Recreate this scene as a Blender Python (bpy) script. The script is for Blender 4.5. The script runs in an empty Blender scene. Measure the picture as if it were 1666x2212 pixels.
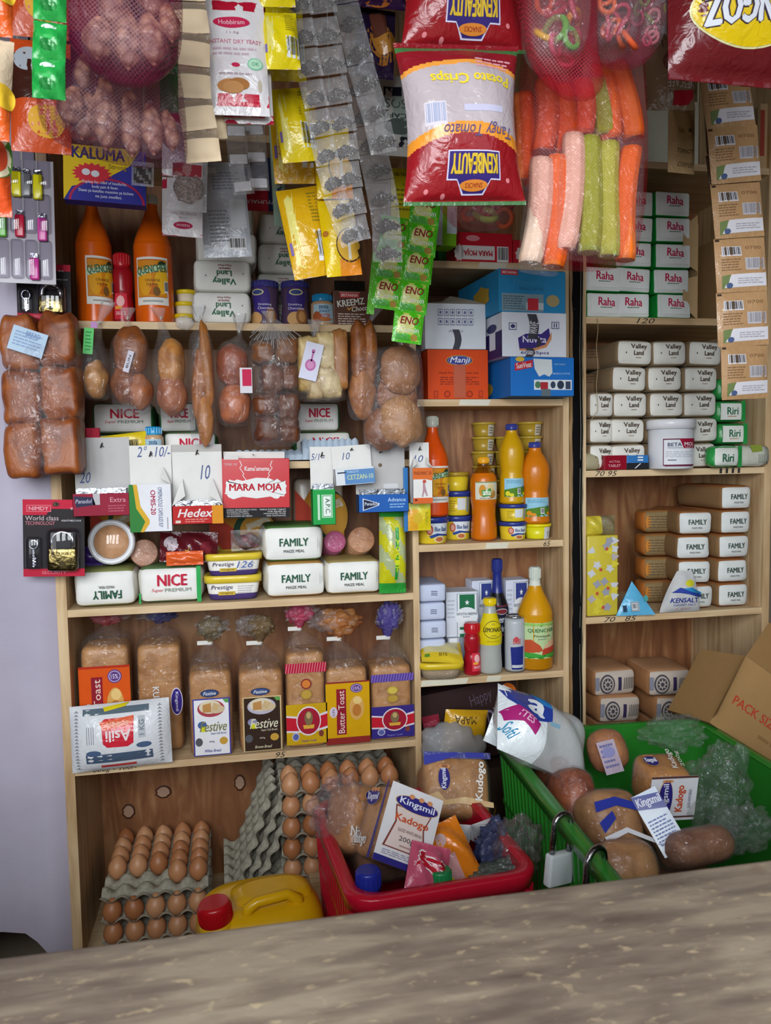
import bpy, math, random
import numpy as np
from mathutils import Vector, Matrix
from mathutils import noise as mnoise

# ---------------------------------------------------------------- camera, sky, lamps, exposure
sc = bpy.context.scene
col = sc.collection
PI = math.pi
FPX = 1700.0
CAM = Vector((0.0, -1.7, 1.35))
ROT = (Matrix.Rotation(math.radians(-10.868), 3, 'Z') @ Matrix.Rotation(math.radians(90 - 4.062), 3, 'X')
       @ Matrix.Rotation(math.radians(-0.984), 3, 'Z'))
cd = bpy.data.cameras.new('camera')
cd.sensor_fit = 'HORIZONTAL'
cd.sensor_width = 24.0
cd.lens = 24.0 * FPX / 1666
cd.clip_start = 0.02
cd.dof.use_dof = True
cd.dof.focus_distance = 1.72
cd.dof.aperture_fstop = 13.0
cam = bpy.data.objects.new('camera', cd)
cam.matrix_world = Matrix.Translation(CAM) @ ROT.to_4x4()
col.objects.link(cam)
sc.camera = cam

wd = bpy.data.worlds.new('daylight')
sc.world = wd
wd.use_nodes = True
wd.node_tree.nodes['Background'].inputs['Color'].default_value = (0.82, 0.91, 1.0, 1)
wd.node_tree.nodes['Background'].inputs['Strength'].default_value = 1.0


def area(name, loc, target, sx, sy, power, color):
    ld = bpy.data.lights.new(name, 'AREA')
    ld.shape = 'RECTANGLE'
    ld.size, ld.size_y = sx, sy
    ld.energy = power
    ld.color = color
    o = bpy.data.objects.new(name, ld)
    o.location = loc
    o.rotation_euler = (Vector(target) - Vector(loc)).to_track_quat('-Z', 'Y').to_euler()
    col.objects.link(o)


# the barred opening of the shop behind the customer: four tall bright gaps
for k in range(4):
    area('shopfront_daylight', (-1.15 + 0.42 * k, -3.0, 1.95), (-0.1 + 0.12 * k, 0.1, 1.0), 0.27, 1.25, 16.0, (0.93, 0.97, 1.0))
area('doorway_daylight', (-1.6, -2.6, 1.5), (0.1, 0.1, 0.9), 0.8, 1.9, 11.0, (0.95, 0.97, 1.0))

sc.view_settings.view_transform = 'Standard'
sc.view_settings.look = 'None'
sc.view_settings.exposure = 0.34
sc.view_settings.gamma = 1.0
sc.view_settings.use_curve_mapping = False
try:
    sc.cycles.transparent_max_bounces = 24
    sc.cycles.max_bounces = 7
    sc.cycles.diffuse_bounces = 3
    sc.cycles.glossy_bounces = 3
    sc.cycles.transmission_bounces = 5
    sc.cycles.caustics_reflective = False
    sc.cycles.caustics_refractive = False
    sc.cycles.use_denoising = True
    sc.cycles.sample_clamp_indirect = 4.0
except Exception:
    pass


# ---------------------------------------------------------------- measuring
def P(px, py, Y):
    """the point of the plane y = Y that the photograph shows at this pixel"""
    d = ROT @ Vector(((px - 833) / FPX, -(py - 1106) / FPX, -1))
    return CAM + d * ((Y - CAM.y) / d.y)


def PZ(px, py, z):
    d = ROT @ Vector(((px - 833) / FPX, -(py - 1106) / FPX, -1))
    return CAM + d * ((z - CAM.z) / d.z)


def SZ(x0, y0, x1, y1, Y):
    xm, ym = (x0 + x1) / 2, (y0 + y1) / 2
    w = P(x1, ym, Y).x - P(x0, ym, Y).x
    h = P(xm, y0, Y).z - P(xm, y1, Y).z
    b = P(xm, y1, Y)
    return b.x, b.z, w, h


# ---------------------------------------------------------------- materials
def lin(h):
    h = h.lstrip('#')
    h = ''.join(q + q for q in h) if len(h) == 3 else h
    c = [int(h[i:i + 2], 16) / 255 for i in (0, 2, 4)]
    return tuple(x / 12.92 if x <= 0.04045 else ((x + 0.055) / 1.055) ** 2.4 for x in c) + (1,)


MATS = {}


class NT:
    def __init__(s, name):
        s.m = bpy.data.materials.new(name)
        s.m.use_nodes = True
        s.t = s.m.node_tree
        s.t.nodes.clear()
        s.out = s.t.nodes.new('ShaderNodeOutputMaterial')

    def n(s, typ, **kw):
        x = s.t.nodes.new('ShaderNode' + typ)
        for k, v in kw.items():
            if k.startswith('_'):
                setattr(x, k[1:], v)
            else:
                i = x.inputs[int(k[1:]) if k[0] == 'i' and k[1:].isdigit() else k.replace('__', ' ')]
                if isinstance(v, tuple) and len(v) == 2 and hasattr(v[0], 'outputs'):
                    s.t.links.new(v[0].outputs[v[1]], i)
                elif hasattr(v, 'outputs'):
                    s.t.links.new(v.outputs[0], i)
                else:
                    i.default_value = v
        return x

    def end(s, sh):
        s.t.links.new(sh.outputs[0], s.out.inputs['Surface'])
        return s.m


def ramp(nt, fac, stops):
    r = nt.n('ValToRGB', Fac=fac)
    e = r.color_ramp.elements
    while len(e) < len(stops):
        e.new(0.5)
    for k, (p, c) in enumerate(stops):
        e[k].position = p
        e[k].color = lin(c)
    return r


def MAT(key):
    if key in MATS:
        return MATS[key]
    if key[0] == '#':
        hx, _, fl = key.partition(':')
        nt = NT('paint' + hx + fl)
        tc = nt.n('TexCoord')
        nz = nt.n('TexNoise', Vector=(tc, 'Object'), Scale=38.0, Detail=2.0)
        c = lin(hx)
        lo = tuple(x * (0.8 if 'b' in fl else 0.92) for x in c[:3]) + (1,)
        hi = tuple(min(1, x * 1.06) for x in c[:3]) + (1,)
        mx = nt.n('Mix', _data_type='RGBA', Factor=nz, A=lo, B=hi)
        mx.inputs[6].default_value = lo
        mx.inputs[7].default_value = hi
        kw = dict(Roughness=0.6, Specular__IOR__Level=0.2)
        if 'g' in fl:
            kw = dict(Roughness=0.25, Specular__IOR__Level=0.3, Coat__Weight=0.15, Coat__Roughness=0.06)
        if 'r' in fl:
            kw = dict(Roughness=0.92, Specular__IOR__Level=0.1)
        if 'm' in fl:
            kw = dict(Roughness=0.24, Metallic=1.0)
        if 'w' in fl:
            kw = dict(Roughness=0.24, Specular__IOR__Level=0.35, Coat__Weight=0.3, Coat__Roughness=0.08)
        bs = nt.n('BsdfPrincipled', **kw)
        nt.t.links.new(mx.outputs[2], bs.inputs['Base Color'])
        if 'w' in fl or 'm' in fl:
            n2 = nt.n('TexNoise', Vector=(tc, 'Object'), Scale=55.0, Detail=3.0, Distortion=1.2)
            bp = nt.n('Bump', Strength=0.35, Distance=0.006, Height=n2)
            nt.t.links.new(bp.outputs[0], bs.inputs['Normal'])
            nt.t.links.new(bp.outputs[0], bs.inputs['Coat Normal'])
        MATS[key] = nt.end(bs)
    else:
        MATS[key] = SPECIAL[key.split(':')[0]](key)
    return MATS[key]


def film(key):
    """clear crinkled plastic; film:<tint>:<haze %>"""
    a = key.split(':')
    tint = lin(a[1]) if len(a) > 1 and a[1] else (0.97, 0.97, 0.98, 1)
    haze = float(a[2]) / 100 * 0.8 if len(a) > 2 else 0.01
    nt = NT(key.replace(':', '_').replace('#', ''))
    tc = nt.n('TexCoord')
    nz = nt.n('TexNoise', Vector=(tc, 'Object'), Scale=46.0, Detail=3.0, Distortion=2.0)
    bp = nt.n('Bump', Strength=0.85, Distance=0.01, Height=nz)
    lw = nt.n('LayerWeight', Blend=0.28, Normal=bp)
    tr = nt.n('BsdfTransparent', Color=tint)
    gl = nt.n('BsdfGlossy', Roughness=0.09, Color=(0.97, 0.98, 1, 1), Normal=bp)
    df = nt.n('BsdfDiffuse', Color=tuple(min(1, x * 0.85 + 0.05) for x in tint[:3]) + (1,))
    m0 = nt.n('MixShader', i0=haze, i1=tr, i2=df)
    ma = nt.n('Math', _operation='MULTIPLY_ADD', i0=(lw, 'Facing'), i1=0.14, i2=0.035)
    m1 = nt.n('MixShader', i0=ma, i1=m0, i2=gl)
    return nt.end(m1)


def net(key):
    """knitted net bag: fine threads with see-through gaps; net:<colour>"""
    a = key.split(':')
    c = lin(a[1])
    cov = float(a[2]) if len(a) > 2 else 0.34
    nt = NT('net_' + a[1].strip('#') + '_%d' % (cov * 100))
    tc = nt.n('TexCoord')
    mp = nt.n('Mapping', Vector=(tc, 'Object'), Rotation=(0, 0.7, 0))
    w1 = nt.n('TexWave', Vector=mp, Scale=95.0, Distortion=1.0, _bands_direction='X')
    w2 = nt.n('TexWave', Vector=mp, Scale=95.0, Distortion=1.0, _bands_direction='Z')
    mx = nt.n('Math', _operation='MAXIMUM', i0=(w1, 1), i1=(w2, 1))
    mr = nt.n('MapRange', Value=mx, From__Min=0.7, From__Max=0.98, To__Min=cov * 0.12, To__Max=cov)
    tr = nt.n('BsdfTransparent', Color=tuple(0.88 + 0.12 * min(1, x * 2.5) for x in c[:3]) + (1,))
    bs = nt.n('BsdfPrincipled', Roughness=0.4)
    bs.inputs['Base Color'].default_value = c
    return nt.end(nt.n('MixShader', i0=mr, i1=tr, i2=bs))


def wood(key):
    """pine; wood:<light>:<dark>:<axis>  grain runs along the axis"""
    a = key.split(':')
    lt, dk, ax = a[1:4]
    nt = NT('wood_' + lt.strip('#') + ax)
    tc = nt.n('TexCoord')
    s = {'x': (1.2, 16, 16), 'y': (16, 1.2, 16), 'z': (16, 16, 1.2)}[ax]
    mp = nt.n('Mapping', Vector=(tc, 'Object'), Scale=s)
    nz = nt.n('TexNoise', Vector=mp, Scale=3.0, Detail=6.0, Distortion=0.8)
    n2 = nt.n('TexNoise', Vector=(tc, 'Object'), Scale=7.0, Detail=2.0)
    sm = nt.n('Math', _operation='MULTIPLY_ADD', i0=n2, i1=0.5, i2=(nz, 0))
    rp = ramp(nt, sm, [(0.5, dk), (0.92, lt)])
    bs = nt.n('BsdfPrincipled', Base__Color=rp, Roughness=0.62)
    bp = nt.n('Bump', Strength=0.15, Distance=0.002, Height=nz)
    nt.t.links.new(bp.outputs[0], bs.inputs['Normal'])
    return nt.end(bs)


def plywood(key):
    """brown board with swirling figure and round knots"""
    nt = NT('plywood')
    tc = nt.n('TexCoord')
    mp = nt.n('Mapping', Vector=(tc, 'Object'), Scale=(9, 9, 1.6))
    nz = nt.n('TexNoise', Vector=mp, Scale=2.2, Detail=5.0, Distortion=2.2)
    n2 = nt.n('TexNoise', Vector=(tc, 'Object'), Scale=3.5, Detail=3.0)
    sm = nt.n('Math', _operation='MULTIPLY_ADD', i0=n2, i1=0.6, i2=(nz, 0))
    rp = ramp(nt, sm, [(0.5, '#6b3f26'), (0.8, '#8d5c39'), (1.0, '#a97b52')])
    return nt.end(nt.n('BsdfPrincipled', Base__Color=rp, Roughness=0.5))


def worn(key):
    """old grey-brown counter plank with pale chips, grime and brown spots"""
    nt = NT('worn_counter')
    tc = nt.n('TexCoord')
    mp = nt.n('Mapping', Vector=(tc, 'Object'), Scale=(4, 20, 20))
    g = nt.n('TexNoise', Vector=mp, Scale=3.0, Detail=8.0, Distortion=0.2)
    big = nt.n('TexNoise', Vector=(tc, 'Object'), Scale=6.0, Detail=3.0)
    a = nt.n('Math', _operation='MULTIPLY_ADD', i0=big, i1=0.7, i2=(g, 0))
    r1 = ramp(nt, a, [(0.55, '#5f5048'), (0.8, '#807264'), (1.05, '#9e907d')])
    mp2 = nt.n('Mapping', Vector=(tc, 'Object'), Scale=(46, 80, 60))
    ch = nt.n('TexNoise', Vector=mp2, Scale=1.6, Detail=5.0, Distortion=0.2)
    cm = nt.n('MapRange', Value=ch, From__Min=0.6, From__Max=0.74, To__Min=0.0, To__Max=0.6)
    m1 = nt.n('Mix', _data_type='RGBA')
    nt.t.links.new(cm.outputs[0], m1.inputs[0])
    nt.t.links.new(r1.outputs[0], m1.inputs[6])
    m1.inputs[7].default_value = lin('#cdb893')
    sp = nt.n('TexNoise', Vector=(tc, 'Object'), Scale=11.0, Detail=1.0)
    sm = nt.n('MapRange', Value=sp, From__Min=0.72, From__Max=0.78, To__Min=0.0, To__Max=0.7)
    m2 = nt.n('Mix', _data_type='RGBA')
    nt.t.links.new(sm.outputs[0], m2.inputs[0])
    nt.t.links.new(m1.outputs[2], m2.inputs[6])
    m2.inputs[7].default_value = lin('#6b4630')
    bs = nt.n('BsdfPrincipled', Roughness=0.6)
    nt.t.links.new(m2.outputs[2], bs.inputs['Base Color'])
    bp = nt.n('Bump', Strength=0.16, Distance=0.002, Height=ch)
    nt.t.links.new(bp.outputs[0], bs.inputs['Normal'])
    return nt.end(bs)


def cloth(key):
    nt = NT('cloth')
    tc = nt.n('TexCoord')
    w = nt.n('TexWave', Vector=(tc, 'Object'), Scale=60.0, _bands_direction='Z')
    n2 = nt.n('TexNoise', Vector=(tc, 'Object'), Scale=2.6, Detail=4.0)
    r = ramp(nt, n2, [(0.35, '#aba3b4'), (0.6, '#beb7c8'), (0.8, '#ccc8d8')])
    sp = nt.n('TexNoise', Vector=(tc, 'Object'), Scale=9.0, Detail=2.0)
    sm = nt.n('MapRange', Value=sp, From__Min=0.74, From__Max=0.79, To__Min=0.0, To__Max=0.75)
    m2 = nt.n('Mix', _data_type='RGBA')
    nt.t.links.new(sm.outputs[0], m2.inputs[0])
    nt.t.links.new(r.outputs[0], m2.inputs[6])
    m2.inputs[7].default_value = lin('#a2835f')
    bs = nt.n('BsdfPrincipled', Roughness=0.9)
    nt.t.links.new(m2.outputs[2], bs.inputs['Base Color'])
    bp = nt.n('Bump', Strength=0.12, Distance=0.001, Height=(w, 1))
    nt.t.links.new(bp.outputs[0], bs.inputs['Normal'])
    return nt.end(bs)


def crust(key):
    """baked dough: crust:<light>:<dark>"""
    a = key.split(':')
    nt = NT('crust_' + a[1].strip('#'))
    tc = nt.n('TexCoord')
    n1 = nt.n('TexNoise', Vector=(tc, 'Object'), Scale=24.0, Detail=7.0, Distortion=0.9)
    oi = nt.n('ObjectInfo')
    s = nt.n('Math', _operation='MULTIPLY_ADD', i0=(oi, 'Random'), i1=0.12, i2=n1)
    r = ramp(nt, s, [(0.38, a[2]), (0.68, a[1])])
    bs = nt.n('BsdfPrincipled', Base__Color=r, Roughness=0.45)
    bp = nt.n('Bump', Strength=0.6, Distance=0.006, Height=n1)
    nt.t.links.new(bp.outputs[0], bs.inputs['Normal'])
    return nt.end(bs)


def eggshell(key):
    nt = NT('eggshell')
    oi = nt.n('ObjectInfo')
    r = ramp(nt, (oi, 'Random'), [(0.0, '#a8693f'), (0.5, '#bf8257'), (1.0, '#cf9a70')])
    tc = nt.n('TexCoord')
    n1 = nt.n('TexNoise', Vector=(tc, 'Object'), Scale=90.0, Detail=2.0)
    bp = nt.n('Bump', Strength=0.06, Distance=0.001, Height=n1)
    return nt.end(nt.n('BsdfPrincipled', Base__Color=r, Roughness=0.42, Normal=bp))


def pulp(key):
    nt = NT('pulp')
    tc = nt.n('TexCoord')
    n1 = nt.n('TexNoise', Vector=(tc, 'Object'), Scale=120.0, Detail=3.0)
    r = ramp(nt, n1, [(0.3, '#989383'), (0.7, '#b9b4a2')])
    bp = nt.n('Bump', Strength=0.4, Distance=0.001, Height=n1)
    return nt.end(nt.n('BsdfPrincipled', Base__Color=r, Roughness=0.95, Normal=bp))


def grit(key):
    """loose spice, seeds or nuts: grit:<light>:<dark>:<scale>"""
    a = key.split(':')
    nt = NT('grit_' + a[1].strip('#'))
    tc = nt.n('TexCoord')
    v = nt.n('TexVoronoi', Vector=(tc, 'Object'), Scale=float(a[3]))
    r = ramp(nt, (v, 'Distance'), [(0.1, a[1]), (0.75, a[2])])
    bp = nt.n('Bump', Strength=0.8, Distance=0.004, Height=(v, 'Distance'))
    bp.invert = True
    return nt.end(nt.n('BsdfPrincipled', Base__Color=r, Roughness=0.5, Normal=bp))


def glass(key):
    a = key.split(':')
    nt = NT('clear_' + key.replace(':', '_').replace('#', ''))
    lw = nt.n('LayerWeight', Blend=0.35)
    tr = nt.n('BsdfTransparent', Color=lin(a[1]) if len(a) > 1 else (0.9, 0.92, 0.92, 1))
    gl = nt.n('BsdfGlossy', Roughness=0.04)
    ma = nt.n('Math', _operation='MULTIPLY_ADD', i0=(lw, 'Facing'), i1=0.4, i2=0.03)
    return nt.end(nt.n('MixShader', i0=ma, i1=tr, i2=gl))


SPECIAL = dict(film=film, net=net, wood=wood, plywood=plywood, worn=worn, cloth=cloth, crust=crust, eggshell=eggshell, pulp=pulp, grit=grit, glass=glass)


# ---------------------------------------------------------------- mesh builder
class MB:
    def __init__(s):
        s.v, s.f, s.mi, s.sm, s.mats, s.xf = [], [], [], [], [], None

    def vert(s, p):
        s.v.append(tuple(s.xf @ Vector(p)) if s.xf else tuple(p))
        return len(s.v) - 1

    def face(s, ids, m, smooth=False):
        if m not in s.mats:
            s.mats.append(m)
        s.f.append(tuple(ids))
        s.mi.append(s.mats.index(m))
        s.sm.append(smooth)

    def grid(s, rows, m, wrap=False, smooth=True, flip=False):
        ids = [[s.vert(p) for p in r] for r in rows]
        nj = len(ids[0])
        for i in range(len(ids) - 1):
            for j in range(nj if wrap else nj - 1):
                k = (j + 1) % nj
                q = (ids[i][j], ids[i][k], ids[i + 1][k], ids[i + 1][j])
                s.face(q[::-1] if flip else q, m(i, j) if callable(m) else m, smooth)
        return ids

    def box(s, x0, x1, y0, y1, z0, z1, m):
        mm = m if isinstance(m, dict) else {}
        d = mm.get('all', m)
        v = [s.vert((x, y, z)) for z in (z0, z1) for y in (y0, y1) for x in (x0, x1)]
        for nm, q in (('bottom', (0, 2, 3, 1)), ('top', (4, 5, 7, 6)), ('front', (0, 1, 5, 4)), ('back', (2, 6, 7, 3)), ('left', (0, 4, 6, 2)), ('right', (1, 3, 7, 5))):
            s.face([v[i] for i in q], mm.get(nm, d))

    def make(s, name):
        me = bpy.data.meshes.new(name)
        me.from_pydata(s.v, [], s.f)
        for m in s.mats:
            me.materials.append(MAT(m))
        me.polygons.foreach_set('material_index', s.mi)
        me.polygons.foreach_set('use_smooth', s.sm)
        me.update()
        return me


def sgnpow(c, e):
    return math.copysign(abs(c) ** e, c)


def cat(pts, k):
    """Catmull-Rom through tuples, k steps per span"""
    if k <= 1:
        return [np.array(p, float) for p in pts]
    a = [np.array(p, float) for p in pts]
    a = [2 * a[0] - a[1]] + a + [2 * a[-1] - a[-2]]
    out = []
    for i in range(1, len(a) - 2):
        for j in range(k):
            t = j / k
            out.append(0.5 * (2 * a[i] + (a[i + 1] - a[i - 1]) * t + (2 * a[i - 1] - 5 * a[i] + 4 * a[i + 1] - a[i + 2]) * t * t + (3 * a[i] - a[i - 1] - 3 * a[i + 1] + a[i + 2]) * t ** 3))
    out.append(a[-2])
    return out


def loft(mb, secs, m, n=24, p=2.0, sub=1, wr=0.0, wn=9, seed=0, cap=(1, 1), mf=None):
    """sections (z, half width, half depth, x, y) stacked upward; wr = wrinkle depth"""
    rnd = random.Random(seed)
    ph = [(rnd.uniform(0, 6.28), rnd.randint(max(2, wn - 4), wn + 5), rnd.uniform(-9, 9)) for _ in range(3)]
    full = [tuple(q) + (0, 0)[: max(0, 5 - len(q))] if len(q) >= 3 else (q[0], q[1], q[1], 0, 0) for q in secs]
    full = [q + (0,) * (5 - len(q)) for q in full]
    rows = []
    for z, hw, hd, x, y in cat(full, sub):
        r = []
        for j in range(n):
            a = 2 * PI * j / n
            c, s_ = math.cos(a), math.sin(a)
            w = 1 + (wr * sum(math.sin(k * a + f0 + z * d * 6) for f0, k, d in ph) / 3 if wr else 0)
            r.append((x + max(hw, 1e-4) * sgnpow(c, 2 / p) * w, y + max(hd, 1e-4) * sgnpow(s_, 2 / p) * w, z))
        rows.append(r)
    if mf:
        zs = [r[0][2] for r in rows]
        mm = lambda i, j: mf((zs[i] + zs[i + 1]) / 2, 2 * PI * (j + .5) / n)
    else:
        mm = m
    ids = mb.grid(rows, mm, wrap=True)
    if cap[0]:
        mb.face(ids[0][::-1], mm(0, 0) if mf else m)
    if cap[1]:
        mb.face(ids[-1], mm(len(rows) - 2, 0) if mf else m)


def rbox(mb, w, d, h, r, m, z0=0.0, puff=0.0, mid=4, seed=None):
    """box with rounded edges and slightly swollen sides; m may be a dict by side"""
    mm = m if isinstance(m, dict) else {}
    dflt = mm.get('all', m)
    H = (w / 2, d / 2, h / 2)
    r = min(r, min(H) * 0.98)
    rnd = random.Random(seed)
    ph = [rnd.uniform(0, 6) for _ in range(6)] if seed is not None else None
    ax = []
    for e in H:
        t = [0, .3 * r, r] if r < 0.004 else [0, .15 * r, .45 * r, r]
        inner = [-e + r + (2 * e - 2 * r) * k / mid for k in range(1, mid)]
        ax.append([-e + q for q in t] + inner + [e - q for q in reversed(t)])

    def pt(q):
        c = [max(-H[i] + r, min(H[i] - r, q[i])) for i in range(3)]
        v = [q[i] - c[i] for i in range(3)]
        L = math.sqrt(sum(x * x for x in v)) or 1
        o = [c[i] + r * v[i] / L for i in range(3)]
        if puff:
            u = [1 - min(1, abs(q[i]) / H[i]) ** 2 for i in range(3)]
            for i in range(3):
                a, b = [k for k in range(3) if k != i]
                k = puff * u[a] * u[b]
                if ph:
                    k += puff * 0.35 * math.sin(q[a] * 55 + ph[i]) * math.sin(q[b] * 47 + ph[i + 3])
                if i == 2:
                    k *= 0.0 if q[2] < 0 else 0.25
                o[i] += math.copysign(k * min(1, abs(q[i]) / H[i]) ** 4, q[i])
        return (o[0], o[1], o[2] + H[2] + z0)

    for nm, i, s_, a, b in (('front', 1, -1, 0, 2), ('back', 1, 1, 0, 2), ('left', 0, -1, 1, 2), ('right', 0, 1, 1, 2), ('bottom', 2, -1, 0, 1), ('top', 2, 1, 0, 1)):
        rows = []
        for vb in ax[b]:
            row = []
            for va in ax[a]:
                q = [0, 0, 0]
                q[i], q[a], q[b] = s_ * H[i], va, vb
                row.append(pt(q))
            rows.append(row)
        mb.grid(rows, mm.get(nm, dflt), smooth=r > 0.0025 or puff > 0, flip=(s_ > 0) == (i == 1))


def pillow(mb, w, h, d, m, crimp=0.0, nu=14, nv=18, wrin=0.0, seed=0, waist=0.0, back=True):
    """flat sealed packet standing on its lower edge; returns the map of its front"""
    rnd = random.Random(seed)
    ph = [(rnd.uniform(0, 6), rnd.uniform(3, 7), rnd.uniform(3, 9)) for _ in range(4)]
    c = crimp / h

    def surf(u, v, off=0.0, side=-1):
        U, V = max(-1, min(1, 2 * u / w)), max(0, min(1, v / h))
        t = 0.0
        if c < V < 1 - c:
            q = (V - c) / (1 - 2 * c)
            t = d / 2 * max(0, 1 - abs(U) ** 2.6) ** 0.6 * (math.sin(PI * q)) ** 0.55
            if wrin:
                e = max(abs(U), abs(2 * q - 1)) ** 2
                t *= 1 + wrin * (0.4 + e) * sum(math.sin(a + U * k + q * l) for a, k, l in ph) / 2
        elif crimp:
            t = 0.0006 * math.sin(u * 900)
        x = u * (1 - waist * math.sin(PI * V))
        return (x, side * (t + off) if side < 0 else t + 0.0004, v)

    for side in (-1, 1) if back else (-1,):
        rows = [[surf(w * (i / nu - .5), h * j / nv, 0.0003, side) for i in range(nu + 1)] for j in range(nv + 1)]
        mm = (lambda i, j: m(2 * (j + .5) / nu - 1, (i + .5) / nv)) if callable(m) else m
        mb.grid(rows, mm, flip=side > 0)
    return surf


# ---------------------------------------------------------------- printing
GLY = {}


def glyphs(s, bold, shear):
    k = (s, bold, shear)
    if k not in GLY:
        cu = bpy.data.curves.new('writing', 'FONT')
        cu.body = s
        cu.offset = bold
        cu.shear = shear
        cu.resolution_u = 2
        o = bpy.data.objects.new('writing', cu)
        me = o.to_mesh()
        v = np.array([tuple(q.co)[:2] for q in me.vertices]) if len(me.vertices) else np.zeros((0, 2))
        f = [tuple(p.vertices) for p in me.polygons]
        o.to_mesh_clear()
        bpy.data.objects.remove(o)
        bpy.data.curves.remove(cu)
        if len(v):
            lo, hi = v.min(0), v.max(0)
            v = (v - lo) / np.maximum(hi - lo, 1e-6) - 0.5
        GLY[k] = (v, f)
    return GLY[k]


class Face:
    """a printed side: fractions of its width from the left and of its height from the top"""

    def __init__(s, mb, w, h, mp, z0=0.0, x0=0.0, n=1):
        s.mb, s.w, s.h, s.mp, s.z0, s.x0, s.nn = mb, w, h, mp, z0, x0, n

    def pt(s, fx, fy, k):
        return s.mp(s.x0 + (fx - .5) * s.w, s.z0 + (1 - fy) * s.h, k * 0.0004)

    def T(s, txt, x0, y0, x1, y1, m, rot=0, b=0.02, sh=0, k=2):
        v, f = glyphs(txt, 0.0, sh)
        cx, cy = (x0 + x1) / 2, (y0 + y1) / 2
        W, Hh = (x1 - x0) * s.w, (y1 - y0) * s.h
        a = math.radians(rot)
        if abs(abs(rot) - 90) < 30:
            W, Hh = Hh, W
        ca, sa = math.cos(a), math.sin(a)
        e = max(0, b) * .62 * Hh
        for n_, (du, dw) in enumerate(((0, 0), (-e, 0), (e, 0), (0, e * .6), (0, -e * .6)) if b > .005 else ((0, 0),)):
            ids = []
            for q in v:
                u, w = q[0] * (W - 2 * e) + du, q[1] * (Hh - 1.2 * e) + dw
                ids.append(s.mb.vert(s.pt(cx + (u * ca - w * sa) / s.w, cy - (u * sa + w * ca) / s.h, k + .03 * n_)))
            for q in f:
                s.mb.face([ids[i] for i in q], m)
        return s

    def R(s, x0, y0, x1, y1, m, k=1):
        n = s.nn
        rows = [[s.pt(x0 + (x1 - x0) * i / n, y1 + (y0 - y1) * j / n, k) for i in range(n + 1)] for j in range(n + 1)]
        s.mb.grid(rows, m, smooth=n > 1)
        return s

    def E(s, cx, cy, rx, ry, m, k=1, n=22):
        rows = [[s.pt(cx + rx * q * math.cos(2 * PI * i / n), cy - ry * q * math.sin(2 * PI * i / n), k) for i in range(n)] for q in (1, .66, .33, .02)]
        s.mb.grid(rows, m, wrap=True, smooth=s.nn > 1)
        return s

    def H(s, cx, y0, rx, ry, m, k=1, n=24):
        """half ellipse rising from a level"""
        return s.G([(cx - rx * math.cos(PI * i / n), y0 - ry * math.sin(PI * i / n)) for i in range(n + 1)], m, k)

    def G(s, pts, m, k=1):
        if s.nn < 2:
            s.mb.face([s.mb.vert(s.pt(x, y, k)) for x, y in reversed(pts)], m)
            return s
        n, N = 4, len(pts)
        L = [(a[0] + (b[0] - a[0]) * i / n, a[1] + (b[1] - a[1]) * i / n) for a, b in zip(pts, pts[1:] + pts[:1]) for i in range(n)]
        cx, cy = sum(p[0] for p in pts) / N, sum(p[1] for p in pts) / N
        s.mb.grid([[s.pt(cx + (x - cx) * q, cy + (y - cy) * q, k) for x, y in L] for q in (1, .8, .6, .4, .2, .01)], m, wrap=True)
        return s

    def star(s, cx, cy, rx, ry, m, n=5, inner=.42, k=2, a0=0.0):
        pts = []
        for i in range(2 * n):
            q = 1 if i % 2 == 0 else inner
            a = PI * i / n + a0
            pts.append((cx + rx * q * math.sin(a), cy - ry * q * math.cos(a)))
        c = s.mb.vert(s.pt(cx, cy, k))
        ids = [s.mb.vert(s.pt(x, y, k)) for x, y in pts]
        for i in range(2 * n):
            s.mb.face((c, ids[(i + 1) % (2 * n)], ids[i]), m)
        return s

    def lines(s, x0, y0, x1, y1, n, m, k=1, seed=1):
        """rows of print too small to read"""
        rnd = random.Random(seed)
        st = (y1 - y0) / n
        for i in range(n):
            x = x0
            end = x1 - (x1 - x0) * rnd.uniform(0, .25)
            while x < end - 0.01:
                e = min(end, x + (x1 - x0) * rnd.uniform(.08, .22))
                s.G([(x, y0 + st * (i + .25)), (e, y0 + st * (i + .25)), (e, y0 + st * (i + .7)), (x, y0 + st * (i + .7))], m, k)
                x = e + (x1 - x0) * .03
        return s

    def bars(s, x0, y0, x1, y1, k=1, seed=3, fg='#2b2b30', bg='#e6e6e6'):
        rnd = random.Random(seed)
        s.R(x0, y0, x1, y1, bg, k)
        x = x0 + (x1 - x0) * .06
        while x < x1 - (x1 - x0) * .08:
            w = (x1 - x0) * rnd.choice((.02, .035, .055))
            s.G([(x, y0 + (y1 - y0) * .06), (x + w, y0 + (y1 - y0) * .06), (x + w, y1 - (y1 - y0) * .14), (x, y1 - (y1 - y0) * .14)], fg, k + 1)
            x += w + (x1 - x0) * rnd.choice((.02, .03, .05))
        return s


def flat(y):
    return lambda u, v, o: (u, y - o, v)


def cyl(rf):
    """map onto a round body; rf(z) is its radius"""
    def mp(u, v, o):
        r = rf(v) if callable(rf) else rf
        r0 = rf.r0 if hasattr(rf, 'r0') else r
        a = u / r0
        return ((r + o) * math.sin(a), -(r + o) * math.cos(a), v)
    return mp


def prof(pts, sub=4):
    """smooth (z, r) outline and its radius function"""
    c = cat(pts, sub)
    zs, rs = [q[0] for q in c], [q[1] for q in c]

    def rf(z):
        return float(np.interp(z, zs, rs))
    rf.r0 = max(rs)
    return [(q[0], q[1], q[1]) for q in c], rf


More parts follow.
